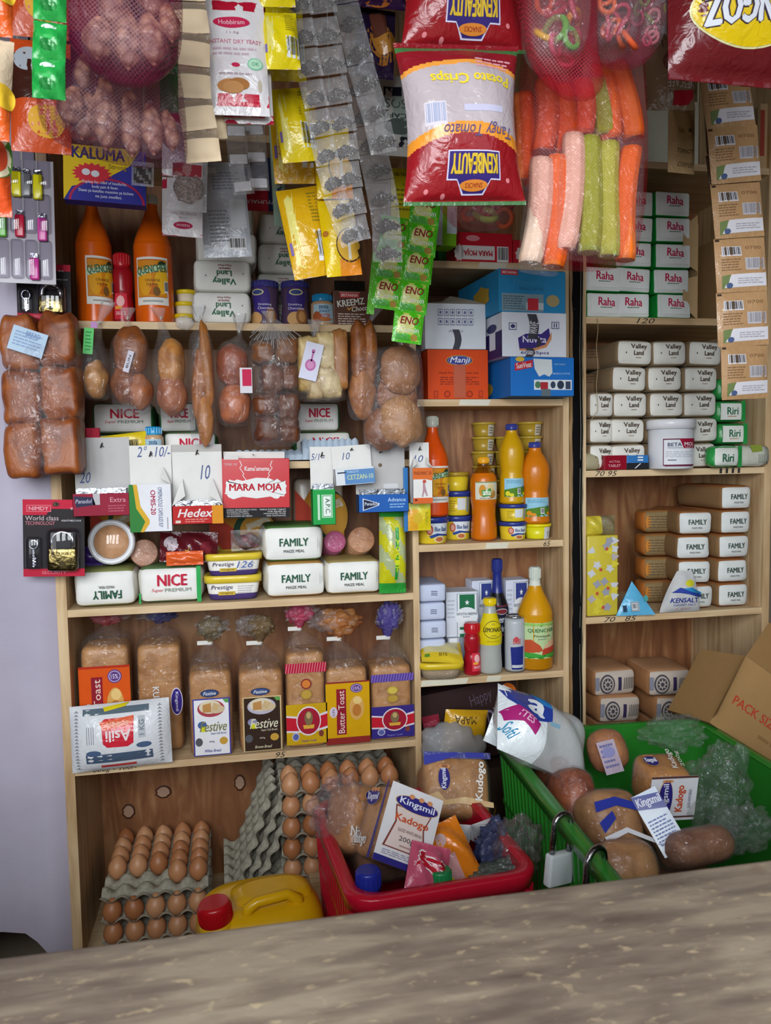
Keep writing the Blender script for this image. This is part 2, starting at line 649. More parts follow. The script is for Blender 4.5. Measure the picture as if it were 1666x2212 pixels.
def tube(mb, pts, r, m, n=8, closed=False, smooth=True):
    pts = [Vector(p) for p in pts]
    rows = []
    N = len(pts)
    for i, p in enumerate(pts):
        t = (pts[(i + 1) % N] - pts[i - 1]) if closed else pts[min(i + 1, N - 1)] - pts[max(i - 1, 0)]
        t.normalize()
        a = t.cross(Vector((0, 1, 0)))
        if a.length < 0.1:
            a = t.cross(Vector((1, 0, 0)))
        a.normalize()
        b = t.cross(a)
        rr = r[i] if isinstance(r, (list, tuple)) else r
        rows.append([tuple(p + (a * math.cos(2 * PI * j / n) + b * math.sin(2 * PI * j / n)) * rr) for j in range(n)])
    if closed:
        rows.append(rows[0])
    ids = mb.grid(rows, m, wrap=True, smooth=smooth)
    if not closed:
        mb.face(ids[0][::-1], m)
        mb.face(ids[-1], m)


def ball(mb, c, rx, ry, rz, m, n=16, k=10, dis=None, p=2.0):
    rows = []
    for i in range(k + 1):
        b = -PI / 2 + PI * i / k
        row = []
        for j in range(n):
            a = 2 * PI * j / n
            e = 2 / p
            q = Vector((sgnpow(math.cos(b), e) * sgnpow(math.cos(a), e), sgnpow(math.cos(b), e) * sgnpow(math.sin(a), e), sgnpow(math.sin(b), e)))
            g = 1 + (dis(q) if dis else 0)
            row.append((c[0] + q.x * rx * g, c[1] + q.y * ry * g, c[2] + q.z * rz * g))
        rows.append(row)
    mb.grid(rows, m, wrap=True)


# ---------------------------------------------------------------- objects
def put(o, loc, rot):
    o.location = loc
    if rot is not None:
        o.rotation_euler = rot if isinstance(rot, (tuple, list)) else (0, 0, rot)


def mark(o, label, cat_, group=None):
    o['label'] = label
    o['category'] = cat_
    if group:
        o['group'] = group


def OB(name, mb, parent=None, loc=(0, 0, 0), rot=None):
    o = bpy.data.objects.new(name, mb if isinstance(mb, bpy.types.Mesh) else mb.make(name))
    col.objects.link(o)
    if parent:
        o.parent = parent
    put(o, loc, rot)
    return o


def TH(name, label, cat_, parts, loc=(0, 0, 0), rot=None, group=None):
    """one thing: a single mesh, or an Empty at its base with its parts (name, mesh[, sub-parts])"""
    if isinstance(parts, MB) or isinstance(parts, bpy.types.Mesh):
        r = OB(name, parts, None, loc, rot)
    else:
        r = bpy.data.objects.new(name, None)
        r.empty_display_size = 0.02
        col.objects.link(r)
        put(r, loc, rot)
        for q in parts:
            o = OB(q[0], q[1], r)
            for s_ in q[2] if len(q) > 2 else ():
                OB(s_[0], s_[1], o)
    mark(r, label, cat_, group)
    return r


def DUP(src, label, loc, rot=None, group=None):
    r = src.copy()
    col.objects.link(r)
    for ch in src.children:
        c = ch.copy()
        col.objects.link(c)
        c.parent = r
        for g in ch.children:
            d = g.copy()
            col.objects.link(d)
            d.parent = c
    put(r, loc, rot)
    r['label'] = label
    if group:
        r['group'] = group
    return r


def STR(name, mb, loc=(0, 0, 0), rot=None):
    o = OB(name, mb, None, loc, rot)
    o['kind'] = 'structure'
    return o


ORD = ['first', 'second', 'third', 'fourth', 'fifth', 'sixth', 'seventh', 'eighth', 'ninth', 'tenth']

# ================================================================ the room
PINE = 'wood:#dcc199:#b8956a:x'
PINEZ = 'wood:#d8bb92:#a98458:z'
L1, L2, L3, L4, L5, L0 = 1.634, 1.343, 1.045, 0.709, 0.29, 2.02
M0, M1, M2, M3 = 1.775, 1.474, 1.151, 0.844
R0, R1, R2, R3 = 2.012, 1.66, 1.309, 0.965

b = MB(); b.box(-1.6, 2.5, -3.0, 0.5, -0.05, 0, '#3b2422:r'); STR('floor', b)
b = MB(); b.box(-9, 9, -11.0, -3.0, -0.05, 0, '#5d4f42:r'); STR('ground', b)  # unseen ground outside, added to keep light off the upper shelves
b = MB(); b.box(-1.6, 2.5, -3.0, 0.5, 2.7, 2.75, '#8d8478:r'); STR('ceiling', b)
b = MB(); b.box(-1.6, 2.5, 0.42, 0.5, 0, 2.7, '#8b7d6c:r'); STR('wall_back', b)
b = MB(); b.box(-1.65, -1.6, -1.3, 0.5, 0, 2.7, '#857f86:r'); STR('wall_left', b)
b = MB()
b.box(-1.6, 2.5, -1.3, -1.2, 1.98, 2.7, '#8d8478:r')
b.box(-1.6, -.95, -1.3, -1.2, 0, 1.98, '#8d8478:r')
b.box(1.3, 2.5, -1.3, -1.2, 0, 1.98, '#8d8478:r')
b.box(-.95, 1.3, -1.3, -1.2, 0, .93, '#8d8478:r')
STR('wall_front', b)  # unseen hatch wall, added to shade the top and the right unit
b = MB(); b.box(2.5, 2.55, -3.0, 0.5, 0, 2.7, '#6d6258:r'); STR('wall_right', b)


def shelf_mesh(x0, x1, z, marks=(), d=0.3, t=0.016):
    b = MB()
    b.box(x0, x1, 0, d, z - t, z - .0008, PINE)
    f = Face(b, x1 - x0, t, flat(0), z0=z - t, x0=(x0 + x1) / 2)
    for s, a, e in marks:
        f.T(s, a, .12, e, .88, '#3a3434', b=0, sh=.3)
    return b


def unit(name, label, x0, x1, shelves, zb, zt, tl, tr, backs, marks={}):
    parts = []
    b = MB(); b.box(x0 - tl, x0, -0.002, 0.3, zb, zt, PINEZ); parts.append(('upright', b))
    b = MB(); b.box(x1, x1 + tr, -0.002, 0.3, zb, zt, PINEZ); parts.append(('upright', b))
    for z in shelves:
        parts.append(('shelf', shelf_mesh(x0, x1, z, marks.get(z, ()))))
    for y, a, e in backs:
        b = MB(); b.box(x0 - .0005, x1 + .0005, y, y + .008, a, e, 'plywood'); parts.append(('back_panel', b))
    return TH(name, label, 'shelving', parts)


b_left = unit('shelving_unit', 'pine shelving unit beside the lilac curtain with bread and flour on its shelves', -0.345, 0.386, (L0, L1, L2, L3, L4, L5), 0.0, 2.55, 0.02, 0.012, ((.3, 0, 2.55),),
              {L4: (('600g - 100/-', .05, .17), ('95', .57, .6))})
# knots in the board behind the eggs
for px, py, rx, rz in ((353, 1710, .015, .013), (278, 1752, .012, .015), (518, 1690, .011, .017)):
    q = P(px, py, 0.299)
    b = MB()
    rows = [[(q.x + rx * k * math.cos(2 * PI * i / 16) * (1 + .12 * math.sin(3 * i)), 0.2975 - (1.3 - k) * 0.004, q.z + rz * k * math.sin(2 * PI * i / 16)) for i in range(16)] for k in (1.3, 1.0)]
    b.grid(rows, '#4a2b1a', wrap=True)
    rows = [[(q.x + rx * k * math.cos(2 * PI * i / 16) * (1 + .12 * math.sin(3 * i)), 0.2963, q.z + rz * k * math.sin(2 * PI * i / 16)) for i in range(16)] for k in (1.0, .5, .02)]
    b.grid(rows, '#b3917a', wrap=True)
    OB('knot', b, b_left)
b_mid = unit('shelving_unit', 'narrow pine shelving unit with juice bottles and tubs, in the middle', 0.4, 0.743, (M0, M1, M2, M3), 0.0, 2.55, 0.002, 0.014, ((.16, M3, M1), (.3, M1, 2.55), (.3, 0, M3)),
             {M2: (('65', .86, .91),)})
for z, s, a, e in ((M3, 0, .0, .33), (M3, 1, .45, .56), (M2, 2, .45, .62), (M1, 3, .28, .5), (M0, 4, .42, .62)):
    b = MB()
    x0, x1 = .4 + .343 * a, .4 + .343 * e
    b.face([b.vert(q) for q in ((x0, -.0012, z - .014), (x1 - .006, -.0012, z - .0155), (x1, -.0012, z - .002), (x0 + .004, -.0012, z - .001))], '#d8d2bd:g')
    OB('tape_strip', b, b_mid)
b_right = unit('shelving_unit', 'pine shelving unit right of the dark timber post, stacked with flour packets', 0.799, 1.262, (R0, R1, R2, R3), 0.0, 2.55, 0.009, 0.018, ((.3, 0, 2.55),),
               {R1: (('120', .27, .37),), R2: (('70 95', .05, .17), ('- - - -', .74, .86)), R3: (('70   85', .1, .28),)})
# timber post; black strip paints the shade of the gap between the units
b = MB()
rnd = random.Random(4)
rows = []
for i in range(60):
    z = 2.6 * i / 59
    rows.append([(0.7585 + rnd.uniform(-.0008, .0012), 0.02, z), (0.7585 + rnd.uniform(-.0008, .0012), -0.004 + rnd.uniform(-.002, .002), z), (0.769 + rnd.uniform(-.002, .002), -0.005 + rnd.uniform(-.002, .002), z), (0.772, 0.02, z)])
b.grid(rows, 'wood:#9c7a4e:#3f2817:z', smooth=False)
b.box(0.759, 0.789, 0.005, 0.3, 0, 2.6, '#120d0b:r')  # near-black filler: shade of the gap put into the colour
bs = MB()
rows = []
for i in range(70):
    z = 0.2 + 2.35 * i / 69
    rows.append([(0.764 + rnd.uniform(-.0016, .0016), -0.0065, z), (0.774, -.0085 + rnd.uniform(-.002, .002), z), (0.782, -.009 + rnd.uniform(-.002, .002), z), (0.7895 + rnd.uniform(-.0014, .0014), -.005, z)])
bs.grid(rows, '#0d0d0f:r')
bw = MB()
for x in (0.7815, 0.787):
    tube(bw, [(x + .0015 * math.sin(k * 1.7), -.0095, .3 + 2.2 * k / 24) for k in range(25)], 0.0006, '#8f8a78')
TH('timber_post', 'rough timber post wrapped in torn black plastic between the shelving units', 'post', [('post', b), ('plastic_strip', bs), ('twine', bw)])

# wall behind and beyond the right unit, seen over its top shelf
b = MB(); b.box(0.81, 1.26, .288, .297, R0 + .001, 2.5, '#dfe3d3'); TH('board', 'pale grey green board behind the gold coffee sachets', 'board', b)

# lilac curtain at the left, hem lifting off the floor
b = MB()
rows = []
for i in range(50):
    t = i / 49
    row = []
    for j in range(41):
        s_ = j / 40
        x = -1.25 + (1.25 - 0.366) * s_
        zb = 0.335 + .03 * math.sin(s_ * 9) + (0.07 * (1 - s_)) - (0.07 if s_ > .9 else 0) * (s_ - .9) * 10
        z = zb + (2.6 - zb) * t
        y = -0.012 + 0.010 * math.sin(s_ * 26 + 1.5 * math.sin(t * 3)) * (0.55 + .45 * (1 - t)) + 0.012 * math.sin(s_ * 9 - t * 4)
        if s_ > .93:
            y -= .015 * math.sin((s_ - .93) / .07 * PI)
        row.append((x, y, z))
    rows.append(row)
b.grid(rows, 'cloth')
TH('curtain', 'pale lilac stained cloth curtain hanging beside the shelves', 'curtain', b)

# ================================================================ counter
b = MB()
rbox(b, 2.15, 0.9, 0.05, 0.008, 'worn', mid=10)
bb = MB(); bb.box(-1.05, 1.05, -.36, -.33, -0.97, 0, '#5e5046')
TH('counter', 'worn grey brown wooden counter top in the foreground', 'counter', [('counter_top', b), ('front_board', bb)], (0.2, -1.151 - .45, 0.97), (0, 0, 0.0))
b = MB()
b.box(.135, 1.05, -.88, -.03, .40, .44, PINE)
bl = []
for x, y in ((.17, -.84), (1.01, -.84), (.17, -.07), (1.01, -.07)):
    q = MB(); q.box(x - .03, x + .03, y - .03, y + .03, 0, .40, PINEZ); bl.append(('leg', q))
TH('bench', 'low wooden bench under the red and green crates', 'bench', [('bench_top', b)] + bl)
b = MB()
b.box(-.3, .0, -.5, -.16, .22, .25, PINE)
bl = []
for x, y in ((-.27, -.46), (-.03, -.46), (-.27, -.2), (-.03, -.2)):
    q = MB(); q.box(x - .02, x + .02, y - .02, y + .02, 0, .22, PINEZ); bl.append(('leg', q))
TH('stool', 'low wooden stool under the yellow jerrycan', 'stool', [('stool_top', b)] + bl)

# ================================================================ product makers
WH = '#e9e7e1'


def bottle(name, label, x, y, z, H, R, outline, body, capc, caph, capr, faces=None, cat_='bottle', rot=0, body_mf=None, group=None, capn=20, p=2.0):
    """outline: (fraction of H, fraction of R); the body ends where the cap begins"""
    secs, rf = prof([(a * H, r * R) for a, r in outline])
    b = MB()
    loft(b, secs, body, n=28, mf=body_mf, p=p)
    parts = [('body', b)]
    if faces:
        l = MB()
        faces(l, rf, H, R)
        parts.append(('label', l))
    c = MB()
    top = outline[-1][0] * H
    pts = []
    loft(c, [(top - .0015, capr, capr), (top + caph * .08, capr * 1.05, capr * 1.05), (top + caph * .9, capr * 1.05, capr * 1.05), (top + caph, capr * .9, capr * .9)], capc, n=capn)
    for k in range(18):
        a = 2 * PI * k / 18
        c.box(-.0008 + capr * 1.05 * math.cos(a), .0008 + capr * 1.05 * math.cos(a), capr * 1.05 * math.sin(a) - .0008, capr * 1.05 * math.sin(a) + .0008, top + caph * .15, top + caph * .85, capc)
    parts.append(('cap', c))
    return TH(name, label, cat_, parts, (x, y, z), rot, group)


SQ = [(0, .9), (.02, .98), (.06, 1), (.55, 1), (.62, .97), (.7, .8), (.78, .55), (.86, .36), (.9, .31), (.93, .31)]
SQ2 = [(0, .9), (.02, .98), (.06, 1), (.5, 1), (.58, .96), (.66, .8), (.74, .55), (.82, .38), (.87, .34), (.89, .34)]


def squash_label(dark=True):
    def go(b, rf, H, R):
        f = Face(b, R * 1.75, H * .36, cyl(rf), z0=H * .14, n=8)
        f.R(0, 0, 1, 1, '#e6e4dc', 1)
        f.R(.05, .05, .95, .84, '#b8541c', 2).R(.07, .07, .93, .83, '#d98a1e', 3)
        f.E(.3, .5, .2, .3, '#e5a11e', 4).E(.78, .5, .2, .28, '#edb628', 4).E(.55, .68, .22, .12, '#c86a18', 4).E(.62, .72, .1, .1, '#7d5a2c', 5)
        f.E(.8, .16, .13, .08, '#2c3a26', 4)
        f.G([(.03, .28), (.95, .13), (.97, .24), (.05, .42)], '#b9cfa8', 5)
        f.T('QUENCHER', .06, .17, .95, .37, '#3d6a4c', b=.03, k=6, rot=7)
        f.T('ORANGE', .3, .46, .72, .52, '#8a5a20', k=6).T('DRINK', .34, .55, .68, .6, '#8a5a20', k=6)
        f.bars(.84, .5, .96, .74, k=6).R(.2, .9, .8, .94, '#a8aaa6', 2)
    return go


def carton(name, label, x, y, z, w, d, h, mats, draw=None, rot=0, r=.0015, cat_='carton', side=None, extra=(), group=None, tilt=None):
    b = MB()
    rbox(b, w, d, h, r, mats, mid=1)
    if draw:
        draw(Face(b, w, h, flat(-d / 2 - .0002)))
    if side:
        side(Face(b, d, h, lambda u, v, o: (-w / 2 - .0002 - o, -u, v)))
    parts = b if not extra else [('box', b)] + list(extra)
    return TH(name, label, cat_, parts, (x, y, z), tilt or rot, group)


def sack(w, d, h, top, front, side, draw, seed=1, puff=.004, r=.012, bottom=None):
    b = MB()
    rbox(b, w, d, h, r, dict(all=side, top=top, front=front, back=front, bottom=bottom or top), puff=puff, seed=seed)

    def mp(u, v, o):
        U, V = min(1, abs(2 * u / w)), min(1, abs(2 * v / h - 1))
        k = puff * 1.05 * (1 - U * U) * (1 - V * V) + puff * .3
        return (u, -d / 2 - k - o - .0004, v)
    draw(Face(b, w, h, mp, n=6))
    return b


def valley(f, ud=True, c1='#2f6b4a', c2='#8c2f33'):
    r = 180 if ud else 0
    y = (lambda a, b: (1 - b, 1 - a)) if ud else (lambda a, b: (a, b))
    for s, x0, x1, a, b_, c in (('Valley', .3, .72, .2, .45, c1), ('Land', .38, .64, .46, .64, c1), ('PREMIUM', .4, .6, .68, .74, c2), ('Maize Flour', .38, .62, .77, .83, c2)):
        q = y(a, b_)
        if ud:
            x0, x1 = 1 - x1, 1 - x0
        f.T(s, x0 + .04, q[0], x1 + .04, q[1], c, rot=r, b=.03)
    for px, py in ((.2, .5), (.86, .42)):
        f.R(px, py, px + .012, py + .05, '#33302c')


def family(f, ud=False, tint='#25573f'):
    if ud:
        f.T('FAMILY', .3, .55, .78, .78, tint, rot=180, b=.05).T('MAIZE MEAL', .4, .42, .66, .49, '#3a3f3c', rot=180)
    else:
        f.T('FAMILY', .25, .34, .75, .56, tint, b=.05).T('MAIZE MEAL', .32, .66, .68, .74, '#3a3f3c')
        f.R(.91, .35, .913, .65, '#444').R(.94, .42, .943, .6, '#444')


def nice(f):
    f.T('NICE', .3, .2, .78, .52, '#c4173c', b=.06).T('PREMIUM', .42, .58, .84, .68, '#8f9a8c').T('Super', .2, .58, .4, .7, '#d77a86', sh=.3)


# ================================================================ shelf of squash, flour and jars (upper left)
SQF = squash_label()
for px0, px1, who in ((168, 247, 'large orange squash bottle nearest the curtain on the upper shelf, under the blue tablet box'), (293, 377, 'large orange squash bottle with clear full front label beside the flour packets')):
    c = P((px0 + px1) / 2, 680, .06)
    w = SZ(px0, 500, px1, 680, .06)[2]
    bottle('squash_bottle', who, c.x, .062, L1, .272, w / 2, SQ, '#e0610c:g', '#b9b4a6:g', .018, .0125, lambda b, rf, H, R: SQF(b, rf, H, R), rot=.55 if px0 < 200 else 0)


def red_label(b, rf, H, R):
    f = Face(b, R * 1.3, H * .36, cyl(rf), z0=H * .08, n=5)
    f.R(0, 0, 1, 1, '#d8394a:g', 1).E(.5, .3, .3, .22, '#f0b8b8', 2).R(.1, .5, .6, .62, '#f0a437', 2).T('SAUCE', .15, .7, .85, .84, '#f7d9d9', k=2)


RED = [(0, .85), (.03, 1), (.3, .98), (.42, .86), (.5, .95), (.72, .98), (.8, .8), (.82, .78)]
q = SZ(247, 525, 293, 675, .09)
bottle('sauce_bottle', 'small red sauce bottle standing between the two orange squash bottles', q[0], .07, L1, .15, .0225, RED, '#9c1420:g', '#b81822:g', .028, .0165, red_label, rot=-.15)


def tub_round(name, label, x, y, z, R, h, body, lid, draw=None, lidh=.008, taper=.86, cat_='tub', group=None, rot=0):
    b = MB()
    loft(b, [(0, R * taper * .95, R * taper * .95), (.002, R * taper, R * taper), (h - lidh, R * .97, R * .97)], body, n=28)
    if draw:
        def rf(v):
            return R * taper + (R * .97 - R * taper) * v / (h - lidh)
        rf.r0 = R * .93
        draw(Face(b, R * 1.9, h - lidh, cyl(rf), n=8))
    l = MB()
    loft(l, [(h - lidh * 1.1, R * .98, R * .98), (h - lidh * 1.1, R * 1.05, R * 1.05), (h - lidh * .15, R * 1.05, R * 1.05), (h, R * 1.0, R * 1.0), (h, R * .9, R * .9), (h - .0015, R * .87, R * .87)], lid, n=28)
    return TH(name, label, cat_, [('body', b), ('lid', l)], (x, y, z), rot, group)


q = SZ(377, 605, 415, 685, .06)
for k, n in enumerate(('lowest', 'middle', 'topmost')):
    tub_round('tub', 'small yellow lidded spread tub, %s of the stack beside the orange squash bottle' % n, q[0] + .003 * k, .075 + .01 * k, L1 + .0275 * k, .0215, .027, '#e2d5bb', '#dfc21c:g', group='small yellow lidded tubs')

SK = []
for (x0, x1, y0, y1, Y, why) in ((418, 545, 628, 690, .0, 'lowest in the stack with upside down green print'), (418, 545, 553, 628, .0, 'second up in the stack with upside down green print'),
                                 (422, 555, 490, 553, .03, 'third up, behind the hanging silver strip'), (425, 550, 432, 490, .05, 'top of the stack behind the hanging silver strip'),
                                 (555, 660, 628, 690, .11, 'lowest in the stack behind the purple jars'), (555, 660, 555, 628, .11, 'second up in the stack behind the purple jars'),
                                 (560, 670, 490, 555, .11, 'third up behind the yellow hanging packs'), (560, 670, 440, 490, .11, 'top of the stack behind the yellow hanging packs')):
    q = SZ(x0, y0, x1, y1, Y)
    k = len(SK)
    zz = L1 + (0, .066, .132, .198)[k % 4]
    b = sack(q[2] * .97, .16, .0655, '#dcdcd4', '#e9e8e2', '#deddd6', valley, seed=k)
    SK.append(TH('flour_packet', 'white paper flour packet, ' + why, 'flour packet', b, (q[0], Y + .09, zz), (0, 0, .02 * (k % 3 - 1)), 'white flour packets on the upper left shelf'))


def choc_jar(x0, x1, y0, why, flip):
    q = SZ(x0, y0, x1, 690, .05)
    H, R = q[3] * .98, q[2] / 2
    def lab(b, rf, HH, RR):
        f = Face(b, RR * 1.9, HH * .75, cyl(rf), z0=HH * .04, n=8)
        f.E(.5 - .2 * flip, .3, .38, .42, '#3b2a78', 1).E(.5 - .32 * flip, .1, .25, .09, '#e0d596', 2).E(.5 - .32 * flip, .1, .2, .065, '#3a4a80', 3)
        f.E(.45 - .4 * flip, .86, .3, .2, '#c79a62', 2).E(.7, .8, .22, .26, '#8b5a34', 3).E(.7, .8, .13, .16, '#b98550', 4)
        f.T('Drinking', .2, .42, .72, .5, '#d8d4ea', k=4).T('Chocolate', .18, .52, .8, .6, '#d8d4ea', k=4)
    bottle('chocolate_jar', why, q[0], .05, L1, H, R, [(0, .88), (.02, .97), (.08, 1), (.3, .95), (.45, .9), (.6, .95), (.78, 1), (.84, .94)], '#54405a:g', '#3f3d84', H * .15, R * .9, lab, cat_='jar')


choc_jar(543, 605, 590, 'purple lidded drinking chocolate jar right beside the white flour stack', 1)
choc_jar(607, 670, 590, 'purple lidded drinking chocolate jar beside the small peanut butter jar', 0)


def pb_jar(x, y, z, H, R, why, rot=0):
    def lab(b, rf, HH, RR):
        f = Face(b, RR * 1.9, HH * .55, cyl(rf), z0=HH * .1, n=8)
        f.R(0, 0, 1, 1, '#a9c6d6', 1).E(.18, .7, .2, .3, '#a8562c', 2).E(.5, .85, .4, .12, '#b86e3c', 2)
        f.T('zesta', .28, .06, .72, .26, '#23406c', b=.04).T('PEANUT', .3, .32, .78, .48, '#2a5a8a', b=.03).T('BUTTER', .34, .54, .8, .74, '#b5452e', b=.05)
    bottle('peanut_butter_jar', why, x, y, z, H, R, [(0, .9), (.03, 1), (.62, 1), (.72, .95), (.77, .8)], '#c69f78:g', '#1f8fc4:g', H * .22, R * .8, lab, cat_='jar', rot=rot)


q = SZ(672, 620, 722, 690, .04)
pb_jar(q[0], .04, L1, q[3], q[2] / 2, 'small peanut butter jar with light blue lid beside the brown biscuit box')

q = SZ(720, 615, 798, 693, .03)


def kreemz(f):
    f.R(.18, .06, .72, .2, '#c93a3c').R(.16, .045, .74, .055, '#e8c9c2').T('BRITANNIA', .22, .09, .68, .17, '#f0e0dc')
    f.T('KREEMZ', .1, .24, .86, .42, '#e8e4dc', b=.05, rot=8, k=3).T('Choco', .5, .42, .95, .56, '#efe9dc', sh=.3, b=.03, rot=8, k=3)
    f.G([(.36, .46), (.42, .56), (.6, .38), (.44, .5)], '#d8a04a', 2)
    f.lines(.12, .62, .9, .95, 5, '#c9b6ac')


carton('biscuit_box', 'brown chocolate cream biscuit box at the end of the upper left shelf', q[0], .07, L1, q[2], .08, q[3], '#5d3a2e:g', kreemz, rot=.03, cat_='box')
b = MB()
mpp = pillow(b, .075, .14, .02, '#1d1f1c:w', seed=4, wrin=.3)
f = Face(b, .075, .14, mpp, n=4)
f.T('19', .3, .5, .45, .56, '#e5e2d8').G([(.3, .75), (.62, .7), (.66, .86), (.36, .9)], '#1f5c3a')
q = P(772, 640, .1)
TH('snack_packet', 'black plastic packet standing behind the brown biscuit box', 'packet', b, (q.x, .2, L1), (-.1, 0, 0))

# ================================================================ second shelf (mostly hidden behind hanging bread)
for (x0, x1, y0, y1, Y, zz, why) in ((200, 330, 850, 918, .12, .068, 'behind the second bread bag from the curtain'), (345, 425, 850, 918, .12, .068, 'behind the third and fourth bread bags'), (640, 735, 862, 922, .1, .066, 'showing beneath the yellow cake bag'),
                                     (355, 468, 925, 985, .05, 0, 'under the longest bread bag'), (200, 330, 918, 985, .14, 0, 'behind the yellow packet, lowest'), (640, 760, 925, 985, .12, 0, 'behind the silver packs')):
    q = SZ(x0, y0, x1, y1, Y)
    b = sack(q[2], .13, .066, '#74895f', '#ece9e4', '#3c7d4a', nice, seed=int(x0))
    TH('flour_packet', 'white and green flour packet, ' + why, 'flour packet', b, (q[0], Y + .07, L2 + zz), 0, 'white and green flour packets on the second shelf')
q = SZ(215, 915, 320, 985, .02)
b = MB()
mpp = pillow(b, .115, .045, .014, '#dcc022:w', seed=3, wrin=.3)
Face(b, .115, .045, mpp, n=4).bars(.45, .3, .75, .75, bg='#d8c06a').E(.9, .8, .04, .1, '#333')
TH('noodle_packet', 'yellow packet with barcode lying on the second shelf', 'packet', b, (P(268, 960, -.01).x, .02, L2 + .018), (0, -.12, .1))
q = SZ(315, 905, 352, 985, .03)
pb_jar(q[0], .03, L2, .078, .02, 'small jar with blue lid on the second shelf beside the yellow packet')
q = SZ(185, 920, 215, 1000, .0)
b = MB()
rbox(b, q[2], .03, .075, .001, '#c01f3c', mid=1)
f = Face(b, q[2], .075, flat(-.0152))
f.R(.15, .35, .75, .55, '#e8e4e2').R(.2, .52, .7, .66, '#3a2228').R(.1, .7, .7, .95, '#ddd8d4').E(.35, .8, .2, .06, '#888')
TH('tablet_box', 'slim red tablet box behind the six bun pack', 'box', b, (q[0], .02, L2), .1)
for x0, x1, y0, y1, n in ((510, 655, 960, 985, 6), (655, 778, 937, 985, 6)):
    q = SZ(x0, y0, x1, y1, 0)
    b = MB()
    m = 9
    rows = []
    for i in range(m * 4 + 1):
        t = i / (m * 4)
        k = abs(math.sin(t * m * PI))
        rows.append([(q[2] * (t - .5), -.02 - .002 * k, .001), (q[2] * (t - .5), -.024, q[3] * (.45 + .1 * k)), (q[2] * (t - .5), -.01, q[3] * (.85 + .15 * k)), (q[2] * (t - .5), .03, q[3] * (.8 + .15 * k)), (q[2] * (t - .5), .03, .001)])
    b.grid(rows, '#b4c4d4:g', smooth=False)
    TH('blister_pack', 'silver foil tablet strips lying on the second shelf edge, ' + ('under the tied brown bread' if x0 < 600 else 'under the yellow cake bag'), 'foil strip', b, (q[0], .03, L2 + .001), .0)
# ================================================================ third shelf
FP = []


def fam_at(x0, x1, y0, y1, Y, z, why, ud=False, top='#8a8f55', r=.0, maker=None):
    q = SZ(x0, y0, x1, y1, Y)
    b = sack(q[2] * .97, .15, q[3], top, '#ecebe6', '#d9d5c9', (lambda f: family(f, ud)) if maker is None else maker, seed=len(FP) + 20, puff=.006, r=.016)
    FP.append(1)
    return TH('flour_packet', why, 'flour packet', b, (q[0], Y + .085, z), r)


z = L3 + .001
fam_at(157, 292, 1236, 1316, 0, z, 'white maize meal packet with upside down green print, nearest the curtain', ud=True, r=.03)
fam_at(300, 440, 1230, 1308, .01, z, 'white and green maize flour packet with big red print on the third shelf', maker=lambda f: (nice(f), f.R(.93, .0, 1, 1, '#2fa552'), f.R(0, .7, .03, 1, '#2fa552')), top='#5d7a4d', r=-.02)
t0 = SZ(575, 1222, 705, 1300, .0)
fam_at(575, 705, 1226, 1302, .0, z, 'white maize meal packet, lower one of the stacked pair', r=.02, top='#b58a4a')
fam_at(570, 700, 1145, 1222, .0, z + .079, 'white maize meal packet, upper one of the stacked pair', r=.02, top='#5f8a4a')
fam_at(706, 828, 1218, 1292, .0, z, 'white maize meal packet standing beside the yellow green crisps packet', top='#a8935a')
for k, (x0, y0, x1, y1) in enumerate(((440, 1240, 570, 1297), (440, 1193, 570, 1243))):
    q = SZ(x0, y0, x1, y1, .0)
    b = MB()
    w, d, h = q[2] * .94, .085, q[3] * .98 * (.95 if k == 0 else 1)
    rr = lambda z_, s: (z_, w / 2 * s, d / 2 * s)
    loft(b, [rr(0, .8), rr(.002, .86), rr(h * .25, .9), rr(h * .72, .97)], '#e8e5de', n=36, p=4.5, mf=lambda z_, a: '#4b3a72' if z_ < h * .2 else '#e8e5de')
    f = Face(b, w * .86, h * .5, flat(-d / 2 * .955), z0=h * .2)
    f.T('Prestige', .05, .15, .5, .6, '#55506a', sh=.2).R(.2, .68, .55, .98, '#cfae3c', 2).T('Original', .24, .72, .5, .92, '#5a4a20', k=3)
    if k:
        f.T('126', .55, .1, .9, .7, '#4a66a8', b=-.005, sh=.3)
    f.lines(.6, .2, .95, .9, 4, '#b9b3b8')
    l = MB()
    loft(l, [rr(h * .7, .98), rr(h * .7, 1.05), rr(h * .95, 1.05), rr(h, 1.0), rr(h, .9), rr(h * .97, .86)], '#e0c43a:g', n=36, p=4.5)
    TH('margarine_tub', ('lower' if k == 0 else 'upper') + ' of two stacked white margarine tubs with yellow lids', 'tub', [('body', b), ('lid', l)], (q[0], .055, z + (0, .052)[k]), (0, 0, (-.03, .03)[k]), 'margarine tubs')

# green and yellow crisps packet on end
b = MB()
q = SZ(817, 1105, 876, 1298, .0)
zz = lambda u, v: ('#2f9a3a:w' if v > .83 or v < .1 or abs(u - .12) < .17 and int(v * 12) % 4 != 1 else ('#c3bf1c:w' if (int((v * 6 + u * 1.2)) % 2 == 0) else '#a9b284:w'))
mpp = pillow(b, q[2], q[3], .05, zz, crimp=.012, nu=16, nv=26, wrin=.25, seed=8)
f = Face(b, q[2], q[3], mpp, n=4)
for k, ch in enumerate('YOGIT'):
    f.T(ch, .48, .40 + .075 * k, .66, .46 + .075 * k, '#d8e32a', b=.04, k=3)
TH('crisps_packet', 'green and yellow crisps packet standing on end at the divider of the third shelf', 'packet', b, (q[0], -.012, L3 + .003), (-.05, .03, .1))

